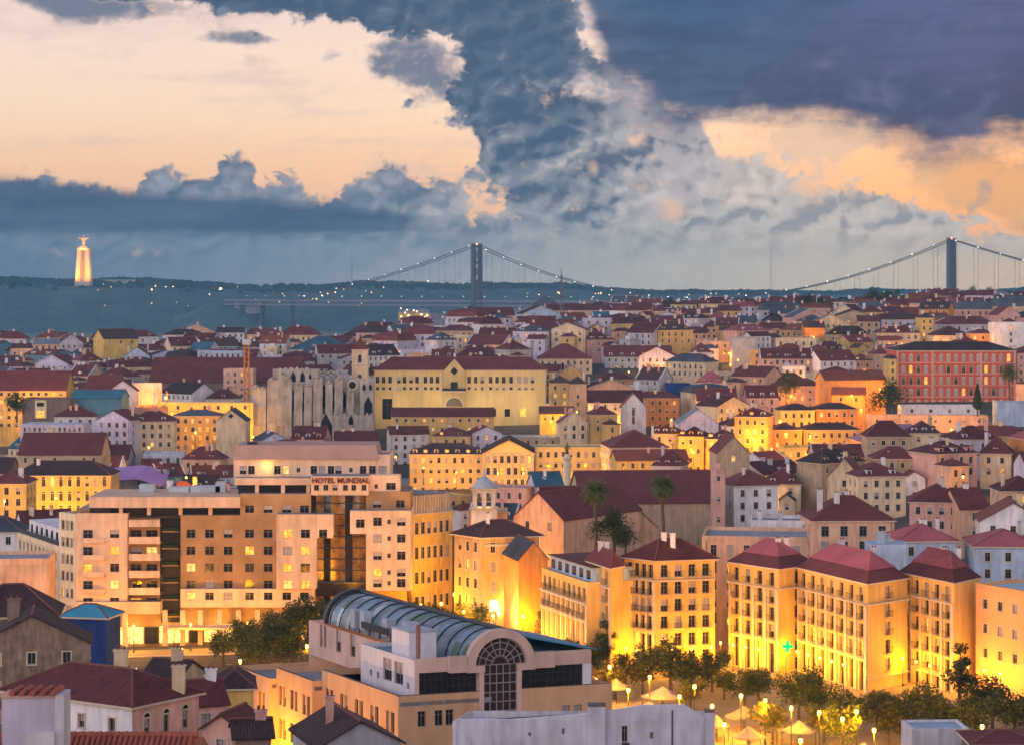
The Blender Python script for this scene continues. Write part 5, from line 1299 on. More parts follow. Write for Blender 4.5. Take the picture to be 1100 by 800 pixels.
house(506, 540, 465, 858, 'narrow lavender house below the right end of the low ochre hall', 'lavender', 'front gable', 'maroon', 2.6, 11, 12, base=30, chim=1)
house(535, 600, 470, 868, 'flat pale terrace building with a blue awning under the barracks', 'tan', 'metal', 'grey', 1, 16, 0, base=30, rows=2, chim=0, name='terrace_building', cat='building')

# the floodlit theatre with the pediment and its statue column
Y = 800.0; THEATRE = None
for (px0, px1, pye, roof, rh, lab, n) in ((440, 520, 488, 'hip', 3.4, 'glowing yellow theatre wing with dark roof and lit dormers', 0), (575, 668, 482, 'flat', 1, 'glowing yellow flat-topped theatre wing with dark upper openings', 1)):
    wd = (px1-px0)*Y/F; z1 = hz(pye, Y)
    B = Bld('theatre', 'floodlit yellow theatre with pediment, long wings and lit dormers above the valley', 'theatre', (hx(px0, Y), Y), (wd, 0), (0, 16), 25, None, THEATRE); THEATRE = B.root; B.lit_p = .10
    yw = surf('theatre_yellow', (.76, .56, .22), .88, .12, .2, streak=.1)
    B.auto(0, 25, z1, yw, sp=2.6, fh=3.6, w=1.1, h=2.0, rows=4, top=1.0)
    for i in (1, 2, 3): B.plain(i, 25, z1, yw)
    if roof == 'hip': B.hip(z1, rh, roofm('dark brown')); [B.dormer((i+.5)/7, z1+.3, wallm('cream'), roofm('dark brown'), lit=i % 2) for i in range(7)]
    else: B.flat(z1, .8, yw, FLATR())
    b = MB(); B.ubox(b, 0, wd, -.5, -.003, z1-5.1, z1-4.7, TRIM()); B.part('cornice', b); B.done()
x0, x1, z1 = hx(519, 796), hx(574, 796), hz(486, 796)
B = Bld('theatre', '', '', (x0, 796), (x1-x0, 0), (0, 26), 25, None, THEATRE); B.lit_p = .1
B.auto(0, 25, z1, yw, n=7, fh=4.2, w=1.2, h=2.5, rows=3, top=1.1); [B.plain(i, 25, z1, yw) for i in (1, 2, 3)]
B.gable(z1, 4.6, roofm('dark brown'), yw, 'v', ov=.7)
b = MB(); B.ubox(b, -.3, x1-x0+.3, -.6, -.003, z1-.5, z1, TRIM()); B.part('cornice', b)
for i in range(8): b = MB(); a = .4+(x1-x0-.8)*i/7; p = B.O+Vector((a, -.35)); b.lathe((p.x, p.y, z1-9), [(.42, 0), (.36, 8.2), (.55, 8.5)], TRIM(), 8); B.part('column', b)
B.done()
cxp = P(609, 484, 770); zb = 27
b = MB(); sm = surf('column_stone', (.74, .66, .45), .85, .1, .5)
b.box(cxp.x-2.2, cxp.x+2.2, cxp.y-2.2, cxp.y+2.2, zb, zb+3.4, sm); b.lathe((cxp.x, cxp.y, zb+3.4), [(1.8, 0), (1.35, .6), (1.25, cxp.z-zb-7), (1.8, cxp.z-zb-6), (1.9, cxp.z-zb-5.4), (.9, cxp.z-zb-5.3), (.85, cxp.z-zb-4.4)], sm, 14)
col_o = b.build('monument_column', None, (cxp.x, cxp.y, zb)); col_o.location = (cxp.x, cxp.y, zb); tag(col_o, 'floodlit pale column carrying a standing bronze figure, in front of the yellow theatre', 'column')
b = MB(); zt = cxp.z-1.0; b.lathe((cxp.x, cxp.y, zt), [(.75, 0), (.55, 1.2), (.62, 2.3), (.7, 2.9), (.25, 3.15), (.33, 3.5), (.3, 3.8), (.1, 4.0)], surf('bronze', (.2, .13, .06), .4, .2, 1, metal=.6), 10)
b.tube([(cxp.x+.5, cxp.y, zt+2.8), (cxp.x+1.1, cxp.y-.2, zt+2.0), (cxp.x+1.2, cxp.y-.5, zt+1.4)], [.22, .18, .12], surf('bronze', (.2, .13, .06), .4, .2, 1), 6); b.tube([(cxp.x-.5, cxp.y, zt+2.8), (cxp.x-.9, cxp.y-.1, zt+1.9), (cxp.x-.6, cxp.y-.6, zt+1.5)], [.22, .18, .12], surf('bronze', (.2, .13, .06), .4, .2, 1), 6)
sobj = b.build('statue', col_o, (cxp.x, cxp.y, zb), True)

# red palace
Y = 985.0; x0, x1 = hx(963, Y), hx(1092, Y); ze = hz(377, Y)
B = Bld('red_palace', 'large brick-red palace with four rows of white-framed arched windows', 'building', (x0, Y), (x1-x0, 2), (-.5, 22), 42); B.lit_p = .04; B.style = 'arch'
rm_ = surf('palace_red', (.62, .115, .055), .85, .2, .2, streak=.08)
A, D, Lg = B.side(0); ops = []
for r in range(5):
    for c in range(15):
        a = 1.4+(Lg-2.8)*(c+.5)/15; zt = ze-2.3-r*5.0; ops.append((a-.75, a+.75, zt-2.4, zt, rnd.choice((3, 3, 3, 3, 3, 0, 1)) if rnd.random() < .9 else 0))
B.facade(0, 42, ze, ops, rm_, .3); B.windows(A, D, ops, 'arch', .25); [B.plain(i, 42, ze, rm_) for i in (1, 2, 3)]
B.hip(ze, 3.6, roofm('dark brown'), ov=.7)
for r in range(5): b = MB(); B.ubox(b, -.1, Lg+.1, -.3, -.003, ze-.4-5*r, ze-.05-5*r, surf('palace_band', (.74, .42, .32), .8, .1, 1)); B.part('string_course', b)
for a in (0.4, Lg*.3, Lg*.71, Lg-.4): b = MB(); B.ubox(b, a-.4, a+.4, -.45, -.301, 42, ze-.1, surf('palace_band', (.74, .42, .32), .8, .1, 1)); B.part('pilaster', b)
B.done()
house(955, 963, 386, 980, 'narrow glowing yellow house end at the left edge of the red palace', 'yellow', 'hip', 'dark brown', 1.5, 14, 0, lit=.1, chim=0)
house(1092, 1125, 380, 990, 'pinkish wing adjoining the red palace at the right edge', 'pink', 'hip', 'maroon', 3, 18, 0, chim=1)
house(932, 1062, 448, 858, 'long low cream terrace wall with small square openings below the red palace', 'peach', 'flat', 'maroon', 1, 9, -3, sp=5, h=1.0, w=1.0, rows=1, chim=0, base=36, name='terrace_wall', cat='wall')
house(968, 1052, 437, 884, 'low white wall hut with a flat roof right under the red palace', 'white', 'flat', 'grey', .5, 8, 0, sp=7, h=1.2, rows=1, chim=0, name='terrace_hut', cat='building')
house(928, 1028, 476, 770, 'broad violet hipped roof over a glowing orange wall', 'ochre', 'hip', 'violet', 5.6, 26, 4, base=34, sp=6, rows=1, chim=1)
house(1030, 1118, 471, 735, 'pink house with dark shuttered doors under a maroon roof, right edge', 'pink', 'hip', 'maroon', 3.6, 16, -4, base=34, sp=3.4, w=1.3, h=2.4, chim=1, style='plain')
house(1072, 1130, 432, 885, 'pale blue glass-clad box beneath the red palace', 'pale blue', 'metal', 'pale blue', 1, 10, 0, wins=False, chim=0, name='glass_box', cat='building')

# pink mansion with the dark pyramid roof on the skyline
house(572, 655, 334, 1350, 'pink skyline mansion with broad maroon roof under the dark pyramid', 'pink', 'hip', 'maroon', 4.0, 24, 0, sp=4, w=1.5, h=2.2, rows=3, chim=1)
t = P(586, 330, 1372); b = MB(); w_ = 10.5
z1 = hz(317, 1372)
b.hexa([(t.x-w_, t.y-w_, t.z), (t.x+w_, t.y-w_, t.z), (t.x+w_, t.y+w_, t.z), (t.x-w_, t.y+w_, t.z)], [(t.x-.3, t.y-.3, z1), (t.x+.3, t.y-.3, z1), (t.x+.3, t.y+.3, z1), (t.x-.3, t.y+.3, z1)], roofm('slate'))
b.box(t.x-w_+.4, t.x+w_-.4, t.y-w_+.4, t.y+w_-.4, t.z-18, t.z-.002, wallm('grey'))
o = b.build('pavilion', None, (t.x, t.y, t.z-18)); o.location = (t.x, t.y, t.z-18); tag(o, 'grey pavilion under a dark pointed pyramid roof on the skyline', 'building')

# ------------------------------------------------------------------ left: landmarks of the lower town
house(12, 119, 511, 690, 'long yellow arcaded house with a row of dark arched dormers under a brown roof', 'yellow', 'hip', 'dark brown', 4.0, 15, 0, base=22, sp=2.5, w=1.1, h=2.3, lit=.25, chim=1, style='arch', fh=4.4, rows=3)
house(-14, 28, 520, 640, 'bright yellow-lit house front cut by the left edge, maroon roof', 'yellow', 'hip', 'maroon', 3.2, 14, 0, base=22, sp=2.7, lit=.1, w=1.2, h=2.0)
house(-20, 71, 419, 925, 'long maroon roof over a yellow-lit wall at the left edge', 'yellow', 'gable', 'maroon', 7.5, 18, 0, sp=3.0, h=1.4, w=1.3, lit=.1, chim=0)
house(92, 128, 420, 920, 'short maroon roof over a small yellow-lit wall beside a white gable', 'yellow', 'gable', 'maroon', 6.0, 16, 0, sp=3.5, h=1.4, lit=.1, chim=0)
house(116, 148, 420, 905, 'plain white gable end with a grey coping among the left roofs', 'lavender', 'front gable', 'maroon', 4.2, 12, 6, wins=False, chim=0)
house(24, 75, 430, 850, 'dark brown box building with a tall lit stair window', 'brown', 'flat', 'slate', 1, 14, 0, base=24, wins=False, chim=0, name='box_building', cat='building')
x = hx(44, 849.8)
b = MB(); b.box(x-2.2, x+2.2, 849.4, 849.97, hz(449, 850), hz(429.5, 850), wallm('cream')); b.box(x-1.5, x+1.5, 849.3, 849.39, hz(448, 850), hz(441, 850), LIT()); b.box(x-1.4, x+1.2, 849.3, 849.39, hz(436, 850), hz(432, 850), GLASS())
so_ = b.build('stair_window', HOUSES[-1][0], tuple(HOUSES[-1][0].location))
house(76, 130, 428, 860, 'teal sheet-roofed hall with one greenish lit doorway', 'teal', 'gable', 'teal', 3.0, 18, 0, wins=False, chim=0, name='hall', cat='hall')
house(22, 90, 456, 790, 'long low lavender shed with a pale blue flat roof and close window row', 'lavender', 'metal', 'pale blue', 1, 12, 0, base=22, sp=1.7, w=.8, h=1.5, chim=0, rows=2, name='shed', cat='shed')
house(20, 108, 488, 730, 'wide maroon roof ending in a peach gable, left of the violet canopy', 'tan', 'gable', 'maroon', 6.4, 18, 0, base=22, chim=2)
house(186, 236, 447, 850, 'lit ochre house front with dark balcony rail left of the cream gable', 'ochre', 'hip', 'slate', 2, 12, 0, lit=.5, sp=2.6, balc=True, base=25)
house(232, 264, 452, 835, 'plain cream gable with one diamond opening', 'cream', 'front gable', 'slate', 4.2, 14, 0, wins=False, chim=0, base=25)
b = MB(); r0 = HOUSES[-1][0]; x, zc = hx(248, 834.9), hz(446.5, 835); b.hexa([(x-1, 834.9, zc), (x, 834.9, zc-1), (x+1, 834.9, zc), (x, 834.9, zc+1)], [(x-1, 834.98, zc), (x, 834.98, zc-1), (x+1, 834.98, zc), (x, 834.98, zc+1)], GLASS()); b.build('window', r0, tuple(r0.location))
house(160, 322, 411, 1040, 'huge two-tier maroon hall roof left of the church ruin', 'brown', 'gable', 'maroon', 11, 34, 0, chim=0, sp=5, wins=False, name='hall', cat='hall')
house(212, 260, 378, 1075, 'pale blue flat-topped attic rising out of the huge maroon roof', 'pale blue', 'metal', 'pale blue', 1, 14, 0, sp=2.4, w=1, h=1.7, chim=0)
house(240, 272, 398, 1020, 'pale peach scaffolded house front behind the orange crane', 'peach', 'flat', 'grey', 1, 12, 0, sp=3, chim=0)
house(110, 150, 364, 1210, 'yellow-sided hall with a rounded dark roof on the left skyline', 'yellow', 'gable', 'dark brown', 5, 22, 25, sp=5, rows=1, chim=0, name='hall', cat='hall')
house(310, 378, 376, 1150, 'broad teal hipped roof behind the church ruin', 'grey', 'hip', 'teal', 6.5, 28, 0, chim=0)
house(366, 446, 362, 1250, 'wide dark brown hipped roof with two white chimneys on the skyline', 'peach', 'hip', 'dark brown', 8, 30, 0, chim=2, cmat=wallm('white'))
house(58, 104, 448, 818, 'white house with a hipped maroon roof in front of the teal sheet-roofed hall', 'white', 'hip', 'maroon', 3.2, 12, 8, base=23, chim=2, aerial=1)
house(101, 142, 451, 808, 'lavender gable-fronted house below the teal hall, next to the brick drum', 'lavender', 'front gable', 'maroon', 3.4, 12, -14, base=23, chim=1)
house(139, 188, 453, 815, 'cream house with two dormers in front of the round brick drum', 'cream', 'hip', 'maroon', 3.4, 12, 5, base=23, chim=1, dorm=2)
# violet canopy
q = P(146, 509, 715); b = MB(); vmt = surf('canopy_violet', (.40, .22, .46), .6, .2, .3)
xs = frange(q.x-8.5, q.x+9.5, 10)
zf = lambda i: q.z+3.4-abs(i-5.5)*.35-(i*.18)
for i in range(10):
    b.hexa([(xs[i], q.y-6, zf(i)-3.4), (xs[i+1], q.y-6, zf(i+1)-3.4), (xs[i+1], q.y+8, zf(i+1)-.3), (xs[i], q.y+8, zf(i)-.3)], [(xs[i], q.y-6, zf(i)-3.2), (xs[i+1], q.y-6, zf(i+1)-3.2), (xs[i+1], q.y+8, zf(i+1)), (xs[i], q.y+8, zf(i))], vmt)
b2 = empty('canopy', (q.x, q.y, 24), 'bright violet sheet roof sloping over an open hall among maroon roofs', 'canopy'); b.build('canopy_sheet', b2, (q.x, q.y, 24))
for sx in (-7.5, 0, 7.5):
    b = MB(); b.tube([(q.x+sx, q.y+5, 22), (q.x+sx, q.y+5, q.z+1.2)], .3, DARKM(), 6); b.build('post', b2, (q.x, q.y, 24))
b = MB(); b.box(q.x-8, q.x+8.8, q.y+6, q.y+7.6, 22, q.z+1.0, wallm('grey')); b.build('wall', b2, (q.x, q.y, 24))
# round lit tank with scaffold
t = P(162, 436, 905); OF = (t.x, t.y, 28); r_ = empty('round_tower', OF, 'round brick drum with a glowing orange open top, left of the long lit wall', 'tower')
b = MB(); b.lathe((t.x, t.y, 26), [(7.5, 0), (9.3, t.z-26-8), (9.3, t.z-26), (8.7, t.z-26), (8.7, t.z-26-2)], surf('drum_brick', (.36, .20, .18), .9, .3, .4, bump=.2), 28); b.build('drum', r_, OF)
b = MB(); b.box(t.x-9, t.x+3, t.y+9.5, t.y+10, 26, t.z+9, wallm('lavender')); b.build('screen_wall', r_, OF)
b = MB()
rr = random.Random(5)
for i in range(16): a = rr.uniform(0, 6.28); x, y = t.x+7*math.cos(a), t.y+6*math.sin(a); h_ = rr.uniform(2, 7); b.tube([(x, y, t.z-1), (x+rr.uniform(-1, 1), y, t.z+h_)], .14, surf('rust_pipe', (.35, .18, .13), .8, .3, 2), 5)
b.build('scaffold', r_, OF)
point('lamp_light', (-2, 2, t.z-28+3.2), 8000, (1, .33, .01), .6, r_); point('lamp_light', (7, -6, t.z-28+4.5), 4500, (1, .5, .03), .6, r_)
lp = MB(); lp.lathe((t.x+7, t.y-6, t.z+3.6), [(.2, -.5), (.6, 0), (.2, .5)], BULB(), 8); lp.build('lamp', r_, OF)
house(168, 272, 433, 900, 'long bright yellow lit wall with a flat roof above the ochre balcony house', 'yellow', 'metal', 'grey', 1, 8, 0, sp=5, w=1.2, h=1.6, rows=1, chim=0, lit=.4, name='lit_wall', cat='wall')
# orange crane mast
q = P(265, 370, 915); zb = 30; b = MB(); cm = surf('crane_orange', (.62, .24, .04), .6, .15, 1)
for sx in (-1, 1):
    for sy in (-1, 1): b.tube([(q.x+sx*.9, q.y+sy*.9, zb), (q.x+sx*.9, q.y+sy*.9, q.z)], .22, cm, 5)
n = 22
for i in range(n):
    z0, z1 = zb+(q.z-zb)*i/n, zb+(q.z-zb)*(i+1)/n; s_ = 1 if i % 2 else -1
    for sy in (-.9, .9): b.tube([(q.x-.9*s_, q.y+sy, z0), (q.x+.9*s_, q.y+sy, z1)], .13, cm, 4)
    for sx in (-.9, .9): b.tube([(q.x+sx, q.y-.9*s_, z0), (q.x+sx, q.y+.9*s_, z1)], .13, cm, 4)
co = empty('tower_crane', (q.x, q.y, zb), 'slim orange lattice crane mast standing left of the church ruin', 'crane'); b.build('mast', co, (q.x, q.y, zb))
b = MB(); b.box(q.x-1.7, q.x+1.7, q.y-1.5, q.y+1.5, q.z-.2, q.z+2.0, METAL()); b.build('cab', co, (q.x, q.y, zb))

# ------------------------------------------------------------------ houses one can pick out on the hill and in the valley
H = house
# centre hill
H(578, 636, 386, 1080, 'big maroon hipped roof with round vent, just right of the ochre barracks', 'cream', 'hip', 'maroon', 7, 24, 0, chim=1)
H(650, 722, 383, 1100, 'long maroon roof over a blue-grey wall with six pale dormers', 'pale blue', 'gable', 'maroon', 5, 16, 0, dorm=6, chim=1)
H(744, 764, 379, 1075, 'tall lavender-white house with one white dormer in its maroon roof', 'lavender', 'hip', 'maroon', 4.5, 12, 0, dorm=1, chim=0)
H(642, 682, 408, 1010, 'brick-orange house with four bays above the white-gabled church', 'orange', 'hip', 'maroon', 3, 12, 0, lit=.1)
H(632, 690, 432, 905, 'grey church side with long maroon roof, its white front gable to the right', 'grey', 'gable', 'maroon', 4.4, 14, 0, sp=4, rows=2, h=2.2, chim=0, name='church', cat='church')
H(667, 694, 437, 888, 'small white church front with a pointed gable and arched window', 'white', 'front gable', 'maroon', 5.4, 8, 0, sp=5, rows=2, h=2.6, style='arch', chim=0, name='small_church', cat='church')
H(716, 742, 414, 950, 'plain dark navy netted box between ochre and white houses', 'navy', 'flat', 'slate', 1, 12, 0, wins=False, chim=0, name='netted_box', cat='building')
H(728, 772, 455, 838, 'broad whitish gable with one small opening above the lit street', 'lavender', 'front gable', 'grey', 5.4, 16, 0, wins=False, chim=0, name='barn', cat='barn')
H(590, 613, 412, 935, 'dark ochre three-storey house beside the barracks end', 'ochre', 'hip', 'dark brown', 3, 12, 0)
H(612, 630, 413, 930, 'narrow olive-grey house right of the dark ochre one', 'tan', 'hip', 'dark brown', 3, 12, 0)
H(580, 616, 444, 905, 'low wall lit yellow-green under a dark lean-to roof beside the barracks', 'yellow', 'gable', 'dark brown', 2.6, 9, 0, lit=.4, rows=1, name='lean_to', cat='shed')
H(680, 730, 428, 930, 'orange-lit house row end with four windows beside the white church front', 'orange', 'hip', 'maroon', 2.5, 11, 0)
for i, (a, b_, y, c, lab) in enumerate(((700, 728, 466, 'cream', 'cream street house with three dormers, first of the lit uphill row'), (727, 757, 469, 'ochre', 'ochre street house with white dormers, second of the lit uphill row'), (757, 790, 472, 'orange', 'orange street house, third of the lit uphill row'), (788, 826, 448, 'orange', 'tall orange lit house with rounded balconies at the end of the uphill row'))):
    H(a, b_, y, 800-8*i, lab, c, 'hip', 'maroon', 3, 13, -14, dorm=3, lit=.15, sp=2.6)
H(654, 720, 481, 772, 'wide maroon hipped roof in front of the lit uphill street', 'cream', 'hip', 'maroon', 5.5, 22, 6, sp=3, chim=1)
H(660, 742, 494, 740, 'long low yellow-lit row with dark upper windows behind the church nave', 'yellow', 'gable', 'rust', 3, 11, 8, lit=.15)
# right hill
H(817, 862, 334, 1300, 'white skyline block with two rows of small dark windows and black roof', 'pale blue', 'mansard', 'slate', 5, 20, 0, sp=4.4, w=1.6, h=1.8, chim=0)
H(889, 946, 343, 1200, 'tall beige skyline gable with two yellow-lit windows', 'tan', 'front gable', 'dark brown', 5, 18, 0, sp=6, w=2.0, h=2.6, lit=.3, chim=0)
H(864, 886, 352, 1150, 'narrow blank wall glowing deep orange below the skyline', 'orange', 'gable', 'dark brown', 3, 12, 0, wins=False)
H(787, 813, 364, 1100, 'blank blue-grey party wall on the hill', 'grey', 'flat', 'slate', .5, 12, 0, wins=False, chim=0, name='party_wall', cat='building')
for i, (a, b_, y, c, l) in enumerate(((808, 832, 378, 'ochre', 'lit ochre house on the hill with flat dark attic'), (832, 868, 377, 'cream', 'cream hill house with two glowing windows'), (868, 893, 378, 'tan', 'slim tan hill house beside the one with glowing windows'), (893, 916, 383, 'cream', 'grey-cream hill house with two small red-roofed dormers'), (916, 938, 388, 'peach', 'peach hill house with one tall white chimney'), (938, 956, 381, 'peach', 'plain peach house end left of the yellow palace edge'))):
    H(a, b_, y, 1050, l, c, 'hip' if i else 'flat', 'maroon', 3, 13, 0, dorm=2 if i in (3, 4) else 0, lit=.22, chim=1)
H(884, 954, 408, 905, 'large blank irregular house flank glowing orange left of the red palace', 'orange', 'gable', 'rust', 3.5, 14, 8, wins=False, chim=1)
H(893, 930, 424, 880, 'lower orange lit lean-to in front of the large glowing flank', 'orange', 'gable', 'rust', 2.6, 10, -10, sp=5, rows=1, chim=0, name='lean_to', cat='shed')
H(832, 884, 415, 940, 'pink house with maroon roof and lit ground floor above the lamp street', 'pink', 'hip', 'maroon', 3, 12, 0, lit=.2)
for i, (a, b_, y, Y, c, l) in enumerate(((838, 876, 441, 830, 'yellow', 'bright yellow street house with cornice on the lamp-lit slope'), (876, 922, 440, 835, 'orange', 'amber street house with many windows on the lamp-lit slope'), (828, 862, 462, 790, 'orange', 'amber terrace house with dark railings on the lamp-lit slope'), (862, 925, 462, 795, 'ochre', 'long ochre house with dark eaves below the amber street house'), (842, 932, 482, 745, 'yellow', 'long lit retaining wall house with low flat roof below the lamp-lit slope'))):
    H(a, b_, y, Y, l, c, 'flat' if i == 4 else 'hip', 'dark brown', 2.2, 11, 4, lit=.18, sp=2.6, chim=0)
H(1003, 1043, 361, 1100, 'cream pavilion with a rounded maroon dome roof behind the red palace', 'cream', 'hip', 'maroon', 4.4, 18, 0, sp=5, h=2.6, chim=0, name='pavilion', cat='pavilion')
H(1008, 1070, 349, 1140, 'long lavender house with maroon roof behind the rounded cream pavilion', 'lavender', 'hip', 'maroon', 4, 14, 0, sp=4)
H(988, 1004, 342, 1125, 'slim tall yellow-lit house behind the red palace', 'yellow', 'hip', 'dark brown', 2.5, 12, 0, lit=.1)
H(1042, 1070, 359, 1090, 'low orange-lit house with one bright doorway behind the red palace', 'orange', 'hip', 'maroon', 2, 10, 0, lit=.5)
H(1068, 1104, 348, 1080, 'plain white boxy house at the right edge of the skyline slope', 'white', 'flat', 'grey', 1, 14, 0, sp=8)
H(1070, 1118, 330, 1240, 'large peach skyline house with dark mansard and dormers, right edge', 'peach', 'mansard', 'slate', 5.5, 18, 0, dorm=4, sp=3)
H(1030, 1070, 333, 1250, 'pinkish skyline house with dark mansard left of the large peach one', 'pink', 'mansard', 'slate', 5, 16, 0, sp=3.2)
# right middle ground
H(806, 866, 562, 478, 'white flat-roofed terrace house with tall white chimneys', 'white', 'flat', 'grey', 1, 11, -6, base=38, sp=3.2, h=2, chim=2, cmat=wallm('white'))
H(765, 779, 507, 545, 'slim pink chimney-like tower house above the white terrace house', 'pink', 'flat', 'grey', .5, 4, 0, base=34, sp=2, w=.7, h=1.2, fh=5, chim=1, name='tower_house', cat='tower')
H(872, 962, 560, 470, 'dark maroon pyramid roof over a planted pergola terrace, three white chimneys', 'peach', 'hip', 'maroon', 4.6, 15, 3, base=40, sp=4, w=1.6, h=2.2, chim=3, cmat=wallm('white'))
H(976, 1034, 540, 505, 'pink four-storey house with small roof terrace and maroon roof', 'pink', 'hip', 'maroon', 3.6, 13, -12, base=39, sp=2.4, chim=1)
H(1030, 1064, 546, 500, 'orange-pink house flank joined to the pink four-storey house', 'peach', 'gable', 'maroon', 4, 12, 10, base=39, sp=5, rows=2)
H(1052, 1125, 560, 462, 'white gabled house with a low roof line at the right edge', 'white', 'front gable', 'rust', 3.8, 14, -8, base=40, sp=4)
H(1075, 1125, 528, 545, 'white-walled pinkish house with maroon roof at the right edge, farther up', 'peach', 'hip', 'maroon', 3.2, 12, 0, base=40)
H(965, 1030, 582, 430, 'bright crimson hipped roof behind the wide seven-bay block', 'pale blue', 'hip', 'crimson', 2.8, 12, 4, base=36, chim=2, cmat=wallm('white'))
H(1046, 1120, 588, 424, 'broad crimson roof behind the five-bay block, right edge', 'pale blue', 'hip', 'crimson', 2.6, 14, -4, base=36, chim=1, cmat=wallm('white'))
H(935, 976, 586, 418, 'pale blue flat rooftop box full of ducts between two crimson roofs', 'pale blue', 'metal', 'grey', 1, 7, 0, base=36, wins=False, chim=2, cmat=METAL(), name='rooftop_plant', cat='plant room')
H(920, 975, 512, 590, 'beige house with low maroon roof behind the pergola terrace', 'cream', 'hip', 'maroon', 3.2, 14, 8, base=38, dorm=2)
H(888, 926, 512, 600, 'long beige shed gable behind the pergola terrace', 'cream', 'front gable', 'maroon', 5, 14, -14, base=38, sp=4, name='shed', cat='shed')
H(786, 838, 522, 575, 'white small house with maroon roof right of the pink chimney tower', 'white', 'hip', 'maroon', 3.6, 12, 12, base=34)
# foreground, left
A, Bq, C = PZ(4, 743, 60.4), PZ(142, 761, 60.4), PZ(203, 748, 60.4)
B = Bld('house', 'near house with one broad maroon hipped roof and pinkish white walls', 'house', A, Bq-A, (C-Bq).normalized()*9.0, 50); B.lit_p = .0
B.auto(0, 50, 60.4, wallm('white'), sp=3.2, w=.8, h=1.3, rows=2, top=1.1); B.auto(1, 50, 60.4, wallm('pink'), sp=2.0, w=.75, h=1.7, rows=2, top=1.2, style='arch'); [B.plain(i, 50, 60.4, wallm('white')) for i in (2, 3)]
B.hip(60.4, 2.5, tilem('maroon'), ov=.5); B.chimney(.5, .8, 60.4, 64.2, wallm('cream'), 1.3, .8); B.chimney(.97, .75, 60.4, 63.4, wallm('cream'), 1.2, .8); B.done()
b = MB(); q = B.pt(1, .55); n_ = Vector((B.V.y, -B.V.x)).normalized(); b.box(q.x+n_.x*.02-.3, q.x+n_.x*.02+.3, q.y-.1, q.y+.05, 57.4, 59.0, LITW())
H(-30, 98, 692, 250, 'old stone house with rough brown tiled gable facing the square', 'rubble', 'front gable', 'dark brown', 3.2, 7, 10, base=44, near=True, sp=3.6, w=.9, h=1.3, lit=.15, chim=1, cmat=wallm('brown'))
H(-40, 62, 664, 272, None, 'rubble', 'hip', 'dark brown', 3.4, 9, 8, base=44, near=True, wins=False, chim=0, root=HOUSES[-1][0])
H(62, 117, 664, 300, 'blue tarpaulin-walled shed with a turquoise roof edge beside the old stone house', 'navy', 'hip', 'turquoise', 1.4, 5, -12, base=40, wins=False, chim=0, name='tarpaulin_shed', cat='shed')
H(-30, 53, 604, 395, 'plain peach party wall left of the hotel, cut by the left edge', 'peach', 'flat', 'maroon', 1, 12, 6, base=28, wins=False, chim=0, name='party_wall', cat='building')
H(-25, 22, 572, 500, 'small white house with a grey hipped roof at the left edge', 'white', 'hip', 'slate', 3.2, 10, 0, base=26)
H(232, 273, 741, 262, 'small brown hipped roof over a yellow-lit wall by the square', 'yellow', 'hip', 'dark brown', 1.9, 7, 8, base=38, near=True, wins=False, chim=0)
H(196, 246, 757, 240, 'small maroon roofed pink house in front of the yellow-lit one', 'pink', 'gable', 'maroon', 2.0, 7, 22, base=40, near=True, sp=2.6, chim=1)
H(214, 262, 783, 205, 'pink gabled outbuilding with white trim at the lower edge', 'pink', 'front gable', 'maroon', 1.3, 5, -18, base=46, near=True, sp=2.6, h=1.0, chim=0, name='outbuilding', cat='shed')
H(252, 292, 792, 190, 'low dark roofed shed beside the pink outbuilding at the lower edge', 'brown', 'gable', 'dark brown', 1.0, 5, 10, base=46, near=True, wins=False, chim=1, name='outbuilding', cat='shed')
H(338, 436, 800, 196, 'weathered gable with a thick chimney in front of the arcade building', 'grey', 'front gable', 'dark brown', 2.0, 9, 20, base=44, near=True, wins=False, chim=1, cmat=wallm('pink'))
H(150, 196, 727, 262, 'pale weathered wall stub with dark roof behind the near maroon house', 'cream', 'gable', 'dark brown', 1.5, 6, -20, base=42, near=True, wins=False, chim=2, cmat=wallm('cream'))
# near tiled roof along the lower edge, with half-round tiles, and the pink chimney block on it
Y = 108.0; x0, x1 = hx(-40, Y), hx(212, Y); z1 = hz(789, Y)
B = Bld('house', 'nearest red roof of half-round clay tiles along the lower left edge', 'house', (x0, Y-7), (x1-x0, 0), (0, 14), 66)
for i in range(4): B.plain(i, 66, z1-3.2, wallm('pink'))
b = MB(); clay = surf('clay_tile', (.40, .115, .07), .8, .35, 1.2, fine=4, rand=0)
b.hexa([(x0-.3, Y-7.3, z1-3.3), (x1+.3, Y-7.3, z1-3.3), (x1+.3, Y+7.3, z1-3.3), (x0-.3, Y+7.3, z1-3.3)], [(x0-.3, Y-.05, z1-.1), (x1+.3, Y-.05, z1-.1), (x1+.3, Y+.05, z1-.1), (x0-.3, Y+.05, z1-.1)], clay)
n = int((x1-x0)/.26)
for i in range(n):
    x = x0+.13+i*.26
    for j in range(4):
        y0_, z0_ = Y-.1-j*.5, z1-.06-j*.215; b.tube([(x, y0_, z0_), (x, y0_-.55, z0_-.25)], [.105, .125], clay, 6)
x = x0
while x < x1: b.tube([(x, Y, z1+.0), (x+.45, Y, z1+.02)], [.15, .18], clay, 7); x += .42
B.roof = b.build('roof', B.root, B.off); B.done()
q = P(38, 788, 104); x0, x1 = hx(4, 104), hx(61, 104); zt = hz(747, 104); zb = z1-1.5
ob = empty('chimney_block', (q.x, 104.5, zb), 'pink rendered chimney block with five clay tubes on top, lower left', 'chimney'); OF = tuple(ob.location)
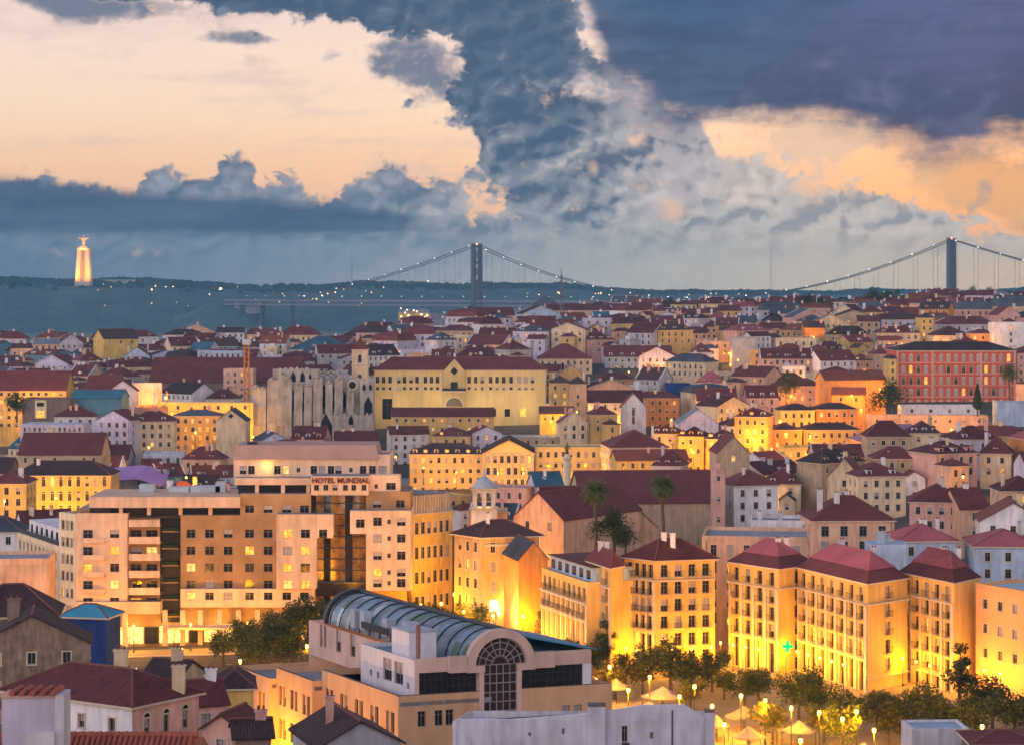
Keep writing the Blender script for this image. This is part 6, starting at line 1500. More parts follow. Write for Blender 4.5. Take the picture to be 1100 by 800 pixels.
b = MB(); b.box(x0, x1, 103.6, 105.0, zb, zt, wallm('lavender')); b.box(x1+.01, x1+.42, 103.5, 105.1, zb, zt+.12, wallm('white')); b.box(x0-.05, x1+.0, 103.5, 105.1, zt+.005, zt+.09, wallm('pink')); b.build('wall', ob, OF)
for i in range(5): b = MB(); x = x0+.5+i*.47; b.tube([(x, 103.4, zt+.22), (x+.12, 105.1, zt+.22)], .13, clay, 9); b.build('clay_tube', ob, OF)
b = MB(); b.box(x0+1.2, x0+2.5, 103.3, 103.58, zb, zt-1.55, wallm('white')); b.build('ledge', ob, OF)
# white wall, bottom centre
Y = 188.0
B = Bld('white_house', 'long weathered white gabled house wall with slit windows at the lower edge', 'house', (hx(490, Y), Y), (hx(757, Y)-hx(490, Y), 0), (1.2, 4), 50)
ww = surf('limewash', (.66, .63, .68), .9, .20, .4, streak=.32, fine=1.4)
zt = hz(765, Y)
A, D, Lg = B.side(0); ops = []
for px, w, a, b_ in ((569, .25, 786, 790), (605, .25, 782, 788), (671, .5, 779, 797), (700, .3, 786, 793)): c = hx(px, Y)-A.x; ops.append((c-w/2, c+w/2, hz(b_, Y), hz(a, Y)))
B.facade(0, 50, zt-.6, ops, ww, .3); B.windows(A, D, ops, 'bare', .28); [B.plain(i, 50, zt-.6, ww) for i in (1, 2, 3)]
b = MB(); pt_ = lambda px, py: (hx(px, Y), Y, hz(py, Y))
for pts in ([(490, 778), (530, 774), (625, 767), (632, 766)], [(650, 764), (690, 757.5), (735, 757), (757, 770)]):
    for (a, c), (d_, e) in zip(pts, pts[1:]):
        b.hexa([(hx(a, Y), Y+.002, zt-.6), (hx(d_, Y), Y+.002, zt-.6), (hx(d_, Y), Y+.5, zt-.6), (hx(a, Y), Y+.5, zt-.6)], [(hx(a, Y), Y+.002, hz(c, Y)), (hx(d_, Y), Y+.002, hz(e, Y)), (hx(d_, Y), Y+.5, hz(e, Y)), (hx(a, Y), Y+.5, hz(c, Y))], ww)
B.part('parapet', b)
for px0, px1, top in ((632, 650, 757.5), (757.2, 767, 764)): b = MB(); b.box(hx(px0, Y), hx(px1, Y), Y-.35, Y+.9, 50, hz(top, Y), ww); b.box(hx(px0, Y)-.06, hx(px1, Y)+.06, Y-.4, Y+.95, hz(top, Y)+.002, hz(top, Y)+.1, surf('coping', (.16, .12, .11), .8, .2, 1)); B.part('pilaster', b)
b = MB(); B.ubox(b, .3, Lg-.3, .6, 3.7, zt-3.4, zt-3.0, roofm('dark brown')); B.roof = B.part('roof', b)
b = MB(); b.tube([(hx(722, Y), Y-.08, 50), (hx(722, Y), Y-.08, hz(762, Y))], .06, DARKM(), 6); B.part('drainpipe', b); b = MB(); b.box(hx(668, Y), hx(676, Y), Y-.5, Y-.02, hz(797, Y)-.1, hz(797, Y), DARKM()); B.part('ledge', b); B.done()
H(484, 528, 779, 192, 'turquoise lean-to roof against the left end of the long white wall', 'white', 'metal', 'pale blue', .6, 5, -16, base=50, wins=False, chim=0, name='lean_to', cat='shed')
H(979, 1042, 785, 232, 'small white hut with a flat blue roof at the lower right edge', 'white', 'metal', 'pale blue', .6, 5, 3, base=44, wins=False, chim=0, name='hut', cat='hut')
H(1046, 1120, 801, 222, 'dark violet roof corner at the lower right edge', 'brown', 'hip', 'maroon', .8, 6, 0, base=44, wins=False, chim=0, name='outbuilding', cat='shed')
# lantern turret
t = P(208, 724, 268); OF = (t.x, t.y, t.z-5); r_ = empty('turret', OF, 'small white lantern turret with a pointed cap by the yellow-lit street', 'turret'); b = MB()
b.lathe((t.x, t.y, t.z-5), [(1.0, 0), (1.0, 4.6), (1.15, 4.7), (1.15, 4.9)], wallm('white'), 8); b.build('drum', r_, OF)
b = MB(); b.lathe((t.x, t.y, t.z-.1), [(1.1, 0), (.75, .7), (.55, .75), (.5, 1.2), (.1, 1.9)], wallm('white'), 8); b.build('cap', r_, OF)

# ------------------------------------------------------------------ the other houses of the town, row behind row
EXCL = [(268, 408, 850, 985), (395, 600, 850, 995), (430, 690, 715, 850), (500, 800, 470, 640), (945, 1110, 860, 1030), (925, 1115, 715, 890), (655, 830, 760, 830), (825, 935, 720, 870), (880, 958, 860, 930),
        (565, 660, 1300, 1420), (-40, 150, 600, 745), (108, 182, 690, 745), (-30, 130, 846, 945), (15, 95, 770, 815), (172, 278, 826, 930), (130, 180, 880, 930), (155, 325, 1010, 1085), (575, 640, 1055, 1110), (648, 726, 1085, 1120), (740, 768, 1060, 1095), (640, 684, 1000, 1030), (630, 745, 880, 965), (725, 775, 825, 860), (588, 632, 900, 955),
        (800, 960, 1035, 1070), (830, 886, 930, 960), (783, 816, 1085, 1120), (985, 1110, 1070, 1160), (1025, 1120, 1225, 1275), (815, 865, 1285, 1330), (886, 950, 1185, 1225), (880, 1110, 575, 620), (780, 842, 560, 600), (105, 155, 1195, 1240), (305, 382, 1140, 1185), (362, 450, 1240, 1290), (650, 745, 735, 800)]
OCC = [(70, 250, 533), (248, 445, 480), (440, 490, 532), (488, 560, 560)]
def pick_wall(px, Y):
    if px < 300: return rg.choice(['white', 'lavender', 'pale blue', 'cream', 'white', 'peach', 'grey', 'teal', 'lavender'])
    if px < 760: return rg.choice(['lavender', 'white', 'white', 'pale blue', 'cream', 'pink', 'ochre', 'lavender', 'peach', 'grey'])
    return rg.choice(['peach', 'cream', 'ochre', 'white', 'pink', 'orange', 'cream', 'lavender', 'tan'])
rg = random.Random(21)
FILL = []
Yr = 575.0
while Yr < 1600:
    wmin, wmax = (9, 18) if Yr < 900 else (11, 24)
    X = (-25-CX)/F*Yr+rg.uniform(-8, 0)
    while X < (1125-CX)/F*Yr:
        wd = rg.uniform(wmin, wmax); Y = Yr+rg.uniform(-8, 8); xc = X+wd/2; px = CX+F*xc/Y
        X += wd+rg.choice((.0, .3, 1.5, 4))
        d_ = rg.uniform(10, 16)
        if any(a-wd*F/Y*.38 < px < b_+wd*F/Y*.38 and c-12 < Y < e for a, b_, c, e in EXCL): continue
        if px < 470 and Y > 1330: continue
        if 470 <= px < 560 and Y > 1450: continue
        hgt = rg.uniform(9.5, 15.0) if Y < 1000 else rg.uniform(9, 16.5)
        zb = tz(xc, Y+d_/2); z1 = zb+hgt; py = CY-F*(z1-CZ)/Y; rh = rg.uniform(2.6, 4.8)
        ptop = CY-F*(z1+rh-CZ)/Y
        lim = 318 if px > 620 else 328 if px > 450 else 348
        if px > 980: lim = 310
        if ptop < lim: continue
        if any(a < px < b_ and ptop > o-1 for a, b_, o in OCC): continue
        roof = rg.choice(['hip', 'hip', 'gable', 'gable', 'gable', 'front gable', 'mansard', 'flat', 'hip'])
        rc = rg.choice(['maroon']*7+['rust', 'dark brown', 'dark brown', 'slate', 'crimson' if px > 700 else 'teal'])
        FILL.append((wd*(hgt*.45+rh)/Y/Y, px, py, Y, wd, roof, rc, rh, d_, zb))
    Yr += 36 if Yr < 900 else 38
FILL.sort(key=lambda t: -t[0])
N_OWN = 246
for _, px, py, Y, wd, roof, rc, rh, d_, zb in FILL[:N_OWN]:
    half = wd*F/Y/2
    house(px-half, px+half, py, Y, None, pick_wall(px, Y), roof, rc, rh, d_, rg.choice((0, 0, 6, -8, 14, -15, 24, -27, 34, -38)), base=zb-4, lit=.03 if px < 760 else .06, chim=rg.choice((0, 1, 1, 2, 3)), dorm=rg.choice((0, 0, 0, 1, 2, 3)) if roof in ('hip', 'gable', 'mansard') else 0, sp=rg.uniform(2.6, 3.8), w=rg.choice((.9, 1.0, 1.15)), h=rg.choice((1.5, 1.7, 1.9)), rows=2, plainside=True, fill=True, sky=rg.choice((0, 0, 1, 2)), aerial=rg.choice((0, 1, 1, 2)))
# the smallest and farthest roofs beyond the first three hundred houses
if FILL[N_OWN:]:
    b = MB()
    for _, px, py, Y, wd, roof, rc, rh, d_, zb in FILL[N_OWN:]:
        xc = (px-CX)/F*Y; z1 = CZ-(py-CY)/F*Y; th = rg.choice((0, .1, -.12, .3, -.3)); u = Vector((math.cos(th), math.sin(th))); v = Vector((-u.y, u.x)); O = Vector((xc, Y))-u*wd/2
        q = [O, O+u*wd, O+u*wd+v*d_, O+v*d_]; wm = wallm(pick_wall(px, Y)); rm = roofm(rc if roof != 'flat' else 'grey')
        b.prism([(p.x, p.y) for p in q], zb-4, z1, wm)
        e = [(p.x, p.y, z1+.02) for p in (O-u*.4-v*.4, O+u*(wd+.4)-v*.4, O+u*(wd+.4)+v*(d_+.4), O-u*.4+v*(d_+.4))]
        k = d_/2 if roof in ('hip', 'mansard') else -.2
        A, C = O+u*k+v*d_/2, O+u*(wd-k)+v*d_/2
        A, C = (A.x, A.y, z1+rh), (C.x, C.y, z1+rh)
        for f_ in ([e[0], e[1], C, A], [e[2], e[3], A, C], [e[1], e[2], C], [e[3], e[0], A]): b.face(f_, rm if roof in ('hip', 'mansard') or len(f_) == 4 else wm)
        n = int(wd/3.2)
        for r_ in range(2):
            for i in range(n):
                c = O+u*(wd*(i+.5)/n)-v*.06; w_ = u*.5; zt = z1-.9-3.2*r_
                b.hexa([(*(c-w_), zt-1.7), (*(c+w_), zt-1.7), (*(c+w_+v*.05), zt-1.7), (*(c-w_+v*.05), zt-1.7)], [(*(c-w_), zt), (*(c+w_), zt), (*(c+w_+v*.05), zt), (*(c-w_+v*.05), zt)], GLASS())
        c = O+u*wd*rg.uniform(.2, .8)+v*d_*.5; b.box(c.x-.6, c.x+.6, c.y-.4, c.y+.4, z1, z1+rh+1.2, wallm('white'))
    tag(b.build('distant_houses'), 'farthest small roofs and walls crowding the top of the hill', kind='stuff')
n_fill = len(FILL)
print('FILL', n_fill, 'HOUSES', len(HOUSES))

# ------------------------------------------------------------------ trees
def crown_mesh(name, h, r, n, mt, seed, squash=1.0, lf=.42, mt2=None):
    q = random.Random(seed); b = MB()
    lobes = [(Vector((q.gauss(0, r*.42), q.gauss(0, r*.42), h*(.62+q.uniform(-.22, .24)*squash))), r*q.uniform(.34, .6)) for _ in range(11)]
    for i in range(n):
        c, rr = q.choice(lobes)
        d = Vector((q.gauss(0, 1), q.gauss(0, 1), q.gauss(0, 1))).normalized()
        p = c+d*rr*(q.random()**.33)*(1.12 if q.random() < .12 else 1)
        a = Vector((q.gauss(0, 1), q.gauss(0, 1), q.gauss(0, .6))).normalized(); e = a.cross(d).normalized(); s = lf*q.uniform(.5, 1.2)
        b.face([p-a*s*.5, p+e*s*.32, p+a*s*.5, p-e*s*.32], mt if (mt2 is None or q.random() < .6) else mt2)
    return b.mesh(name), lobes
def trunk_mesh(h, r, lobes, seed):
    q = random.Random(seed); b = MB(); bk = surf('bark', (.10, .07, .045), .9, .3, 2)
    top = Vector((q.uniform(-.15, .15), q.uniform(-.15, .15), h*.48))
    b.tube([(0, 0, -.4), (0, 0, h*.2), top], [h*.035, h*.027, h*.02], bk, 7)
    for c, rr in lobes[:7]: b.tube([top-Vector((0, 0, h*.1*q.random())), (top+c)/2+Vector((0, 0, -.1)), c], [h*.016, h*.010, h*.004], bk, 5)
    return b.mesh('trunk')
LG, LD, LO = leafm(.100, .120, .030), leafm(.050, .072, .020), leafm(.16, .115, .025)
PRO = {}; TREE_K = 1.12
for k, (h, r, n, m1, m2, sq) in {'broad': (8.5, 3.6, 2600, LG, LD, 1), 'dark': (8, 3.4, 2600, LD, LG, 1), 'slim': (9.5, 2.0, 1900, LG, LD, 1.5), 'small': (5, 2.0, 1300, LG, LO, 1), 'gold': (9.5, 4.0, 2600, LO, LG, 1)}.items():
    cm_, lb_ = crown_mesh('crown', h, r, n, m1, len(k)*7+3, sq, mt2=m2); PRO[k] = (cm_, trunk_mesh(h, r, lb_, len(k)))
def tree(kind, X, Y, sc, label, group=None, rz=None, name='tree', z=None):
    z = tz(X, Y) if z is None else z
    o = empty(name, (X, Y, z), label, 'tree', group); sc *= TREE_K; o.scale = (sc*rnd.uniform(.94, 1.1), sc*rnd.uniform(.94, 1.1), sc*rnd.uniform(.92, 1.05)); o.rotation_euler = (0, 0, rz if rz is not None else rnd.uniform(0, 6.28))
    for nm, me in zip(('crown', 'trunk'), PRO[kind]):
        c = bpy.data.objects.new(nm, me); COL.objects.link(c); c.parent = o
    return o
def tree_px(kind, px, pyb, sc, label, group=None, Y=None):
    """tree whose foot shows at row pyb on the square"""
    Y = Y or 380.0
    for _ in range(12):
        X = (px-CX)/F*Y; Y = (CZ-tz(X, Y))*F/(pyb-CY)
    return tree(kind, (px-CX)/F*Y, Y, sc, label, group)
G1 = 'street trees round the lit square'
T = [('broad', 262, 712, 1.0, 'round tree at the kerb before the dark hotel entrance'), ('broad', 296, 706, 1.05, 'bushy tree below the pink hotel bay'), ('dark', 330, 696, 1.15, 'dark dense tree below the glass hotel centre'), ('broad', 310, 722, .9, 'low tree between hotel trees and the arcade building'), ('broad', 350, 690, 1.05, 'tree right behind the far arch of the vaulted roof'), ('broad', 375, 680, .95, 'tree above the middle of the vaulted roof'),
     ('broad', 398, 680, .85, 'first tree of the row behind the vaulted roof'), ('small', 418, 682, 1.3, 'small tree second in the row behind the vaulted roof'), ('broad', 438, 684, .85, 'third tree of the row behind the vaulted roof'), ('small', 458, 688, 1.4, 'fourth tree of the row behind the vaulted roof'), ('broad', 478, 692, .85, 'fifth tree of the row behind the vaulted roof'), ('small', 500, 694, 1.35, 'last tree of the row behind the vaulted roof, near the white lamps'),
     ('gold', 486, 655, 1.05, 'large hazy golden tree before the glowing corner house'), ('slim', 585, 704, 1.0, 'slim tree in front of the blank orange gable'), ('slim', 648, 728, .95, 'slim tree before the narrow three-bay block'), ('small', 618, 722, 1.3, 'small sunlit-yellow tree before the receding terrace'), ('small', 632, 730, 1.25, 'small tree between the two slim trees'), ('broad', 672, 742, .8, 'tree left of the angled corner block foot'), ('small', 690, 746, 1.3, 'small tree under the pilasters of the angled corner block'),
     ('dark', 720, 748, 1.1, 'dark spreading tree in the middle of the square'), ('dark', 742, 752, .95, 'second dark tree in the middle of the square'), ('broad', 765, 744, .8, 'tree before the planted passage'), ('broad', 800, 762, .75, 'tree at the foot of the four-bay block'), ('dark', 858, 776, .95, 'tall dark tree with the green cross behind its crown'), ('dark', 872, 785, 1.1, 'dark leaning tree left of the near lamp'), ('small', 918, 790, 1.3, 'thin young tree below the colonnade'), ('small', 942, 785, 1.35, 'second thin young tree below the colonnade'),
     ('dark', 996, 794, .95, 'rounded dark tree above the white hut'), ('slim', 1031, 772, 1.15, 'tall slim light tree before the five-bay block'), ('dark', 1066, 790, 1.05, 'dense tree before the orange wall'), ('broad', 1090, 800, 1.0, 'rounded tree cut by the right edge of the square'), ('small', 885, 798, 1.2, 'low bushy tree behind the pair of tents'), ('small', 955, 800, 1.2, 'low bushy tree beside the white hut'), ('small', 778, 752, 1.1, 'small tree below the sloping passage stairs'), ('broad', 700, 730, .7, 'pale lit tree before the corner of the angled block'),
     ('broad', 240, 716, .8, 'first small tree left of the round kerb tree'), ('broad', 280, 716, .95, 'tree between the round kerb tree and the bushy bay tree'), ('dark', 318, 700, 1.0, 'dark tree close against the pink hotel bay'), ('broad', 345, 712, 1.05, 'leafy tree touching the far arch of the vaulted roof'), ('gold', 432, 676, .9, 'golden lit tree before the hotel right bay'), ('broad', 508, 690, .9, 'leafy tree under the white lamps'), ('dark', 300, 722, 1.25, 'big tree halfway between hotel trees and the low arcade wing'), ('broad', 270, 728, 1.1, 'big loose tree at the left end of the low arcade wing'), ('broad', 368, 700, 1.2, 'big tree right behind the vault, before the hotel'),
     ('small', 660, 752, 1.3, 'low bush tree beside the arcade roof terrace'), ('small', 742, 766, 1.2, 'low golden tree behind the white wall end'), ('broad', 815, 760, .8, 'tree between the grey tent and the four-bay block'), ('small', 830, 800, 1.3, 'bush tree at the lower edge under the grey tent'), ('small', 875, 770, 1.0, 'small tree peeping out beside the dark leaning one'), ('broad', 905, 812, .9, 'wide low tree at the lower edge left of the low lamp'), ('small', 970, 790, 1.3, 'small tree left of the rounded dark one'), ('dark', 1010, 800, .8, 'dark bush above the right end of the white hut'), ('broad', 1048, 806, .95, 'spreading low tree right of the white hut')]
for k, px, py, sc, lab in T: tree_px(k, px, py, sc, lab, G1)
for k, px, py, Y, sc, lab in (('dark', 660, 592, 470, 1.15, 'dark green bushy tree between the palms'), ('dark', 672, 598, 462, .8, 'smaller dark tree beside the bushy one between the palms'), ('dark', 776, 452, 930, 1.6, 'dark round tree beside the navy box on the hill'), ('dark', 958, 452, 870, 1.9, 'dark round tree at the foot of the red palace'), ('gold', 845, 438, 925, 1.4, 'yellow-lit tree before the pink lamp street house'), ('dark', 18, 452, 830, 1.2, 'dark green tree left of the brown box building'), ('dark', 615, 378, 1210, 1.5, 'dark tree below the skyline mansion')):
    X = (px-CX)/F*Y; tree(k, X, Y, sc, lab, z=hz(py, Y))
# skyline trees
for i, (px, Y, sc, k) in enumerate([(868, 1420, 1.6, 'dark'), (882, 1440, 1.3, 'dark'), (938, 1440, 1.9, 'dark'), (948, 1430, 1.5, 'dark'), (959, 1450, 1.6, 'broad'), (970, 1440, 1.2, 'dark'), (1016, 1410, 1.5, 'dark'), (1044, 1440, 1.7, 'dark'), (1053, 1430, 1.3, 'broad'), (1062, 1450, 1.6, 'dark'), (1085, 1440, 1.5, 'dark'), (505, 1420, 1.5, 'dark'), (312, 1280, 1.1, 'dark'), (720, 1500, 1.4, 'dark'), (795, 1510, 1.3, 'broad')]):
    X = (px-CX)/F*Y; tree(k, X, Y, sc, 'dark tree standing on the skyline of the near hill', 'skyline trees', z=tz(X, Y)+(5 if px > 860 else 6))
# cypress
def cypress(px, py0, py1, Y, label):
    zb, H = hz(py1, Y), hz(py0, Y)-hz(py1, Y); X = hx(px, Y); q = random.Random(int(px)); b = MB()
    for i in range(1500):
        t = q.random(); r_ = H*.26*(1-t)**.8*(.35+.65*min(1, t*6))*(q.random()**.4); a = q.uniform(0, 6.28); p = Vector((r_*math.cos(a), r_*math.sin(a), H*(.06+.94*t)))
        u = Vector((q.gauss(0, .5), q.gauss(0, .5), 1)).normalized(); e = u.cross(Vector((math.cos(a), math.sin(a), 0))).normalized(); s = .7*q.uniform(.6, 1.2); b.face([p-u*s*.5, p+e*s*.3, p+u*s*.5, p-e*s*.3], LD)
    o = empty('cypress_tree', (X, Y, zb), label, 'tree'); b.build('crown', o)
    b = MB(); b.tube([(0, 0, -2), (0, 0, H*.3)], [.4, .25], surf('bark', (.10, .07, .045), .9, .3, 2), 7); b.build('trunk', o)
cypress(1050, 412, 441, 850, 'dark pointed cypress before the red palace')
# palms
def palm(px, py0, pyb, Y, H_r, label, nf=72):
    X = hx(px, Y); zt, zb = hz(py0, Y), hz(pyb, Y); q = random.Random(int(px)); o = empty('palm_tree', (X, Y, zb), label, 'tree'); H = zt-zb-H_r*.55
    b = MB(); b.tube([(.15*math.sin(i*.7), .1*math.cos(i), H*i/8) for i in range(9)], [.62, .45, .40, .38, .36, .36, .38, .42, .5], surf('palm_bark', (.16, .11, .07), .9, .35, 3, bump=.4), 9); b.build('trunk', o)
    b = MB(); fr = leafm(.17, .19, .06); fo = leafm(.28, .20, .08)
    for i in range(nf):
        a = 2.4*i; el = 1.35-2.3*(i/nf); L_ = H_r*1.08*(1.0 if el > -.2 else .8)*q.uniform(.85, 1.1)
        prev = Vector((0, 0, H)); d = Vector((math.cos(a)*math.cos(el), math.sin(a)*math.cos(el), math.sin(el))); seg = 6
        for s in range(seg):
            nx = prev+d*(L_/seg); side = d.cross(Vector((0, 0, 1))).normalized()
            w0 = .62*(1-abs(s/seg-.35)*.9); 
            for sg in (-1, 1):
                for f_ in (0, .5):
                    c = prev+(nx-prev)*f_; b.face([c, c+side*sg*w0*1.2+d*.5-Vector((0, 0, .25)), c+side*sg*w0*1.1+d*.75-Vector((0, 0, .3)), c+d*.22], fr if el > -.5 else fo)
            prev = nx; d = (d+Vector((0, 0, -.16-.05*s))).normalized()
    b.build('crown', o)
palm(640, 519, 596, 470, 3.1, 'tall palm with a shaggy crown left of the pair, before the stone church wing')
palm(712, 514, 588, 490, 3.0, 'tall palm with a shaggy crown right of the dark bushy tree')
palm(1084, 392, 440, 920, 5.0, 'palm standing before the right end of the red palace')

# ------------------------------------------------------------------ lamps of the square and the streets
lamp_posts = []
def lamp_proto(kind, e, col, bulb):
    o = empty('street_lamp', (0, 0, 0), '', 'lamp'); b = MB(); H = 6.6
    b.lathe((0, 0, 0), [(.22, 0), (.20, .7), (.09, .9), (.065, H-.5), (.12, H-.4)], DARKM(), 8); b.build('pole', o)
    b = MB(); b.lathe((0, 0, H-.35), [(.10, 0), (.24, .15), (.27, .5), (.1, .7)], bulb, 10); b.build('lamp_globe', o)
    b = MB(); b.lathe((0, 0, H+.36), [(.29, 0), (.16, .14), (.04, .26)], DARKM(), 10); b.build('lamp_cap', o)
    point('lamp_light', (0, 0, H-.9), e, col, .25, o)
    return o
SOD = (1, .40, .002)
PFT = lamp_proto('foot', 2000, SOD, BULB()); PHT = lamp_proto('hotel', 3800, SOD, BULB()); PSQ = lamp_proto('square', 8500, SOD, BULB()); PHI = lamp_proto('slope', 13500, SOD, BULB()); PST = lamp_proto('hill', 6600, SOD, BULB()); PWH = lamp_proto('white', 5000, (1, .74, .36), BULBW())
index_children()
def lamp(proto, X, Y, label, group, z=None, sc=1.0):
    z = tz(X, Y) if z is None else z
    return copy_tree(proto, None, (X, Y, z), rnd.uniform(0, 6), sc, label) if not group else tag(copy_tree(proto, None, (X, Y, z), rnd.uniform(0, 6), sc, label), group=group)
def lamp_sq(proto, px, py, label, group='lamps of the square'):
    """lamp whose globe shows at this place on the square"""
    Y = 380.0
    for _ in range(12): X = (px-CX)/F*Y; Y = (CZ-tz(X, Y)-6.6)*F/(py-CY)
    return lamp(proto, X, Y, label, group)
for px, py, lab in ((655, 716, 'glowing street lamp right of the arcade roof terrace'), (675, 741, 'glowing street lamp beside the pinkish tent by the white wall'), (698, 727, 'glowing street lamp under the dark trees of the square'), (746, 737, 'glowing street lamp with warm globe left of the grey tent'), (796, 747, 'glowing street lamp above the grey tent'), (850, 760, 'glowing street lamp under the dark leaning tree'), (939, 784, 'glowing street lamp between the thin young trees, lowest on the square'), (720, 768, 'glowing street lamp behind the white wall end'), (905, 772, 'glowing street lamp left of the thin young trees'), (778, 778, 'glowing street lamp between tents and white wall')):
    lamp_sq(PSQ, px, py, lab)
for px, py, lab in ((640, 730, 'partly hidden street lamp left of the pale tent'), (730, 748, 'partly hidden street lamp right of the wide pinkish tent'), (765, 758, 'partly hidden street lamp before the planted passage'), (822, 752, 'partly hidden street lamp before the four-bay block trees'), (880, 765, 'partly hidden street lamp right of the dark leaning tree'), (920, 764, 'partly hidden street lamp below the colonnade'), (985, 776, 'partly hidden street lamp left of the rounded dark tree'), (1020, 782, 'partly hidden street lamp before the five-bay block'), (1055, 780, 'partly hidden street lamp left of the dense orange-wall tree'), (860, 795, 'partly hidden street lamp at the lower edge between tents')):
    lamp_sq(PSQ, px, py, lab)
for px, py, lab in ((522, 645, 'white double lamp globe, taller of those by the corner house'), (532, 646, 'white lamp globe just right of the taller one'), (536, 658, 'lower white lamp globe by the corner house')): lamp_sq(PWH, px, py, lab, 'white lamps by the corner house')
for px, py, lab in ((488, 638, 'orange street lamp under the large golden tree'), (460, 632, 'orange street lamp before the yellow mansard house'), (441, 630, 'orange street lamp at the hotel right corner'), (547, 624, 'orange street lamp on the glowing corner house front'), (548, 645, 'orange street lamp at the foot of the glowing corner house')): lamp_sq(PSQ, px, py, lab)
# along the feet of the blocks, in front of the hotel
bl_ = [((582, 611, 48), (631, 627, 48), 7), ((671, 599, 52), (704, 603, 52), 3), ((704, 603, 52), (768, 601, 52), 3), ((783, 604, 51), (837, 612, 51), 4), ((857, 610, 51), (932, 628, 51), 6), ((967, 615, 51.5), (1025, 627, 51.5), 4), ((1048, 629, 51), (1101, 638, 51), 3)]
for a_, c_, n in bl_:
    A, C = PZ(*a_), PZ(*c_); D = (C-A).normalized(); N_ = Vector((D.y, -D.x))
    for i in range(n):
        p = A+(C-A)*((i+.5)/n)+N_*3.4
        lamp(PFT, p.x, p.y, 'street lamp at the foot of the yellow blocks', 'lamps along the yellow blocks', sc=.72)
for i, X in enumerate((-84, -73, -62, -51, -40, -29)): lamp(PHT, X, 431, 'street lamp on the pavement before the hotel', 'lamps before the hotel', sc=.8)
for i, X in enumerate((-82, -70, -58, -46, -36)): lamp(PSQ, X, 392-i%2*14, 'street lamp on the island facing the hotel', 'lamps on the street island')
for X, Y, lab in ((-34, 296, 'street lamp beside the low wing of the arcade building'), (-28, 272, 'street lamp before the stepped orange front'), (-20, 259, 'street lamp by the near corner of the arcade building')): lamp(PSQ, X, Y, lab, 'lamps by the arcade building', z=33)
for px, Y, lab in ((452, 440, 'street lamp at the left foot of the yellow mansard house'), (474, 442, 'street lamp at the right foot of the yellow mansard house'), (498, 428, 'street lamp at the tan side of the glowing corner house'), (530, 422, 'street lamp at the front of the glowing corner house'), (562, 420, 'street lamp under the blank orange gable')): lamp(PSQ, hx(px, Y), Y, lab, None, z=tz(hx(px, Y), Y))
# up the hill
HL = [(838, 452, 815, 'orange hill lamp above the amber terrace'), (893, 455, 822, 'orange hill lamp on the lamp-lit slope beside the amber house'), (925, 440, 845, 'bright hill lamp left of the long cream terrace wall'), (844, 466, 770, 'orange hill lamp over dark railings'), (829, 482, 730, 'pale hill lamp at the left end of the retaining wall'), (887, 487, 728, 'hill lamp on the retaining wall'), (922, 480, 738, 'hill lamp beside the violet roof'), (938, 478, 752, 'hill lamp at the left of the glowing wall under the violet roof'), (1004, 478, 752, 'hill lamp before the glowing wall under the violet roof'), (1022, 461, 842, 'hill lamp on the long cream terrace'), (870, 468, 783, 'hill lamp among amber terraces'), (915, 425, 872, 'hill lamp below the glowing flank'), (945, 418, 893, 'hill lamp beside the glowing flank and the palace'), (874, 362, 1135, 'hill lamp at the narrow deep orange wall'), (995, 372, 1090, 'hill lamp behind the red palace'), (1050, 372, 1075, 'hill lamp by the low orange house behind the palace'), (780, 480, 782, 'hill lamp at the bend of the uphill street'), (745, 485, 780, 'hill lamp on the uphill street'), (715, 478, 784, 'hill lamp low on the uphill street'), (808, 470, 770, 'hill lamp before the tall orange house'), (850, 425, 925, 'hill lamp under the yellow-lit tree'), (620, 442, 900, 'greenish hill lamp beside the barracks'), (592, 452, 893, 'hill lamp on the wall below the barracks'), (975, 436, 905, 'hill lamp before the red palace'), (1040, 440, 905, 'hill lamp by the cypress'), (842, 380, 1040, 'hill lamp before the cream hill house'), (770, 425, 945, 'hill lamp beside the navy box')]
for px, py, Y, lab in HL: lamp(PHI, hx(px, Y), Y, lab, None, z=hz(py, Y)-6.6)
VL = [(455, 500, 786, 'street lamp before the left theatre wing'), (490, 505, 786, 'second street lamp before the left theatre wing'), (425, 488, 800, 'pale street lamp where the valley street opens beside the hotel roof'), (535, 506, 780, 'street lamp left of the theatre columns'), (562, 506, 780, 'street lamp right of the theatre columns'), (590, 505, 780, 'street lamp left of the statue column'), (632, 504, 782, 'street lamp right of the statue column'), (660, 500, 780, 'street lamp at the end of the right theatre wing'), (690, 506, 725, 'street lamp behind the church nave'), (20, 428, 915, 'street lamp under the long left-edge eaves'), (50, 426, 915, 'second street lamp under the left-edge eaves'), (108, 430, 905, 'street lamp by the short yellow-lit wall'), (185, 442, 888, 'street lamp before the long lit wall'), (218, 441, 888, 'second street lamp before the long lit wall'), (255, 440, 890, 'street lamp at the crane foot'), (210, 462, 838, 'street lamp before the ochre balcony house'), (22, 532, 676, 'street lamp before the arcaded house, left'), (60, 532, 676, 'street lamp before the arcaded house, middle'), (100, 530, 676, 'street lamp before the arcaded house, right'), (5, 535, 628, 'street lamp at the yellow-lit left-edge front'), (200, 510, 690, 'street lamp right of the violet canopy'), (160, 478, 760, 'street lamp above the violet canopy')]
for px, py, Y, lab in VL: lamp(PST, hx(px, Y), Y, lab, None, z=hz(py, Y)-6.6, sc=.9)
rq = random.Random(8); MORE = []
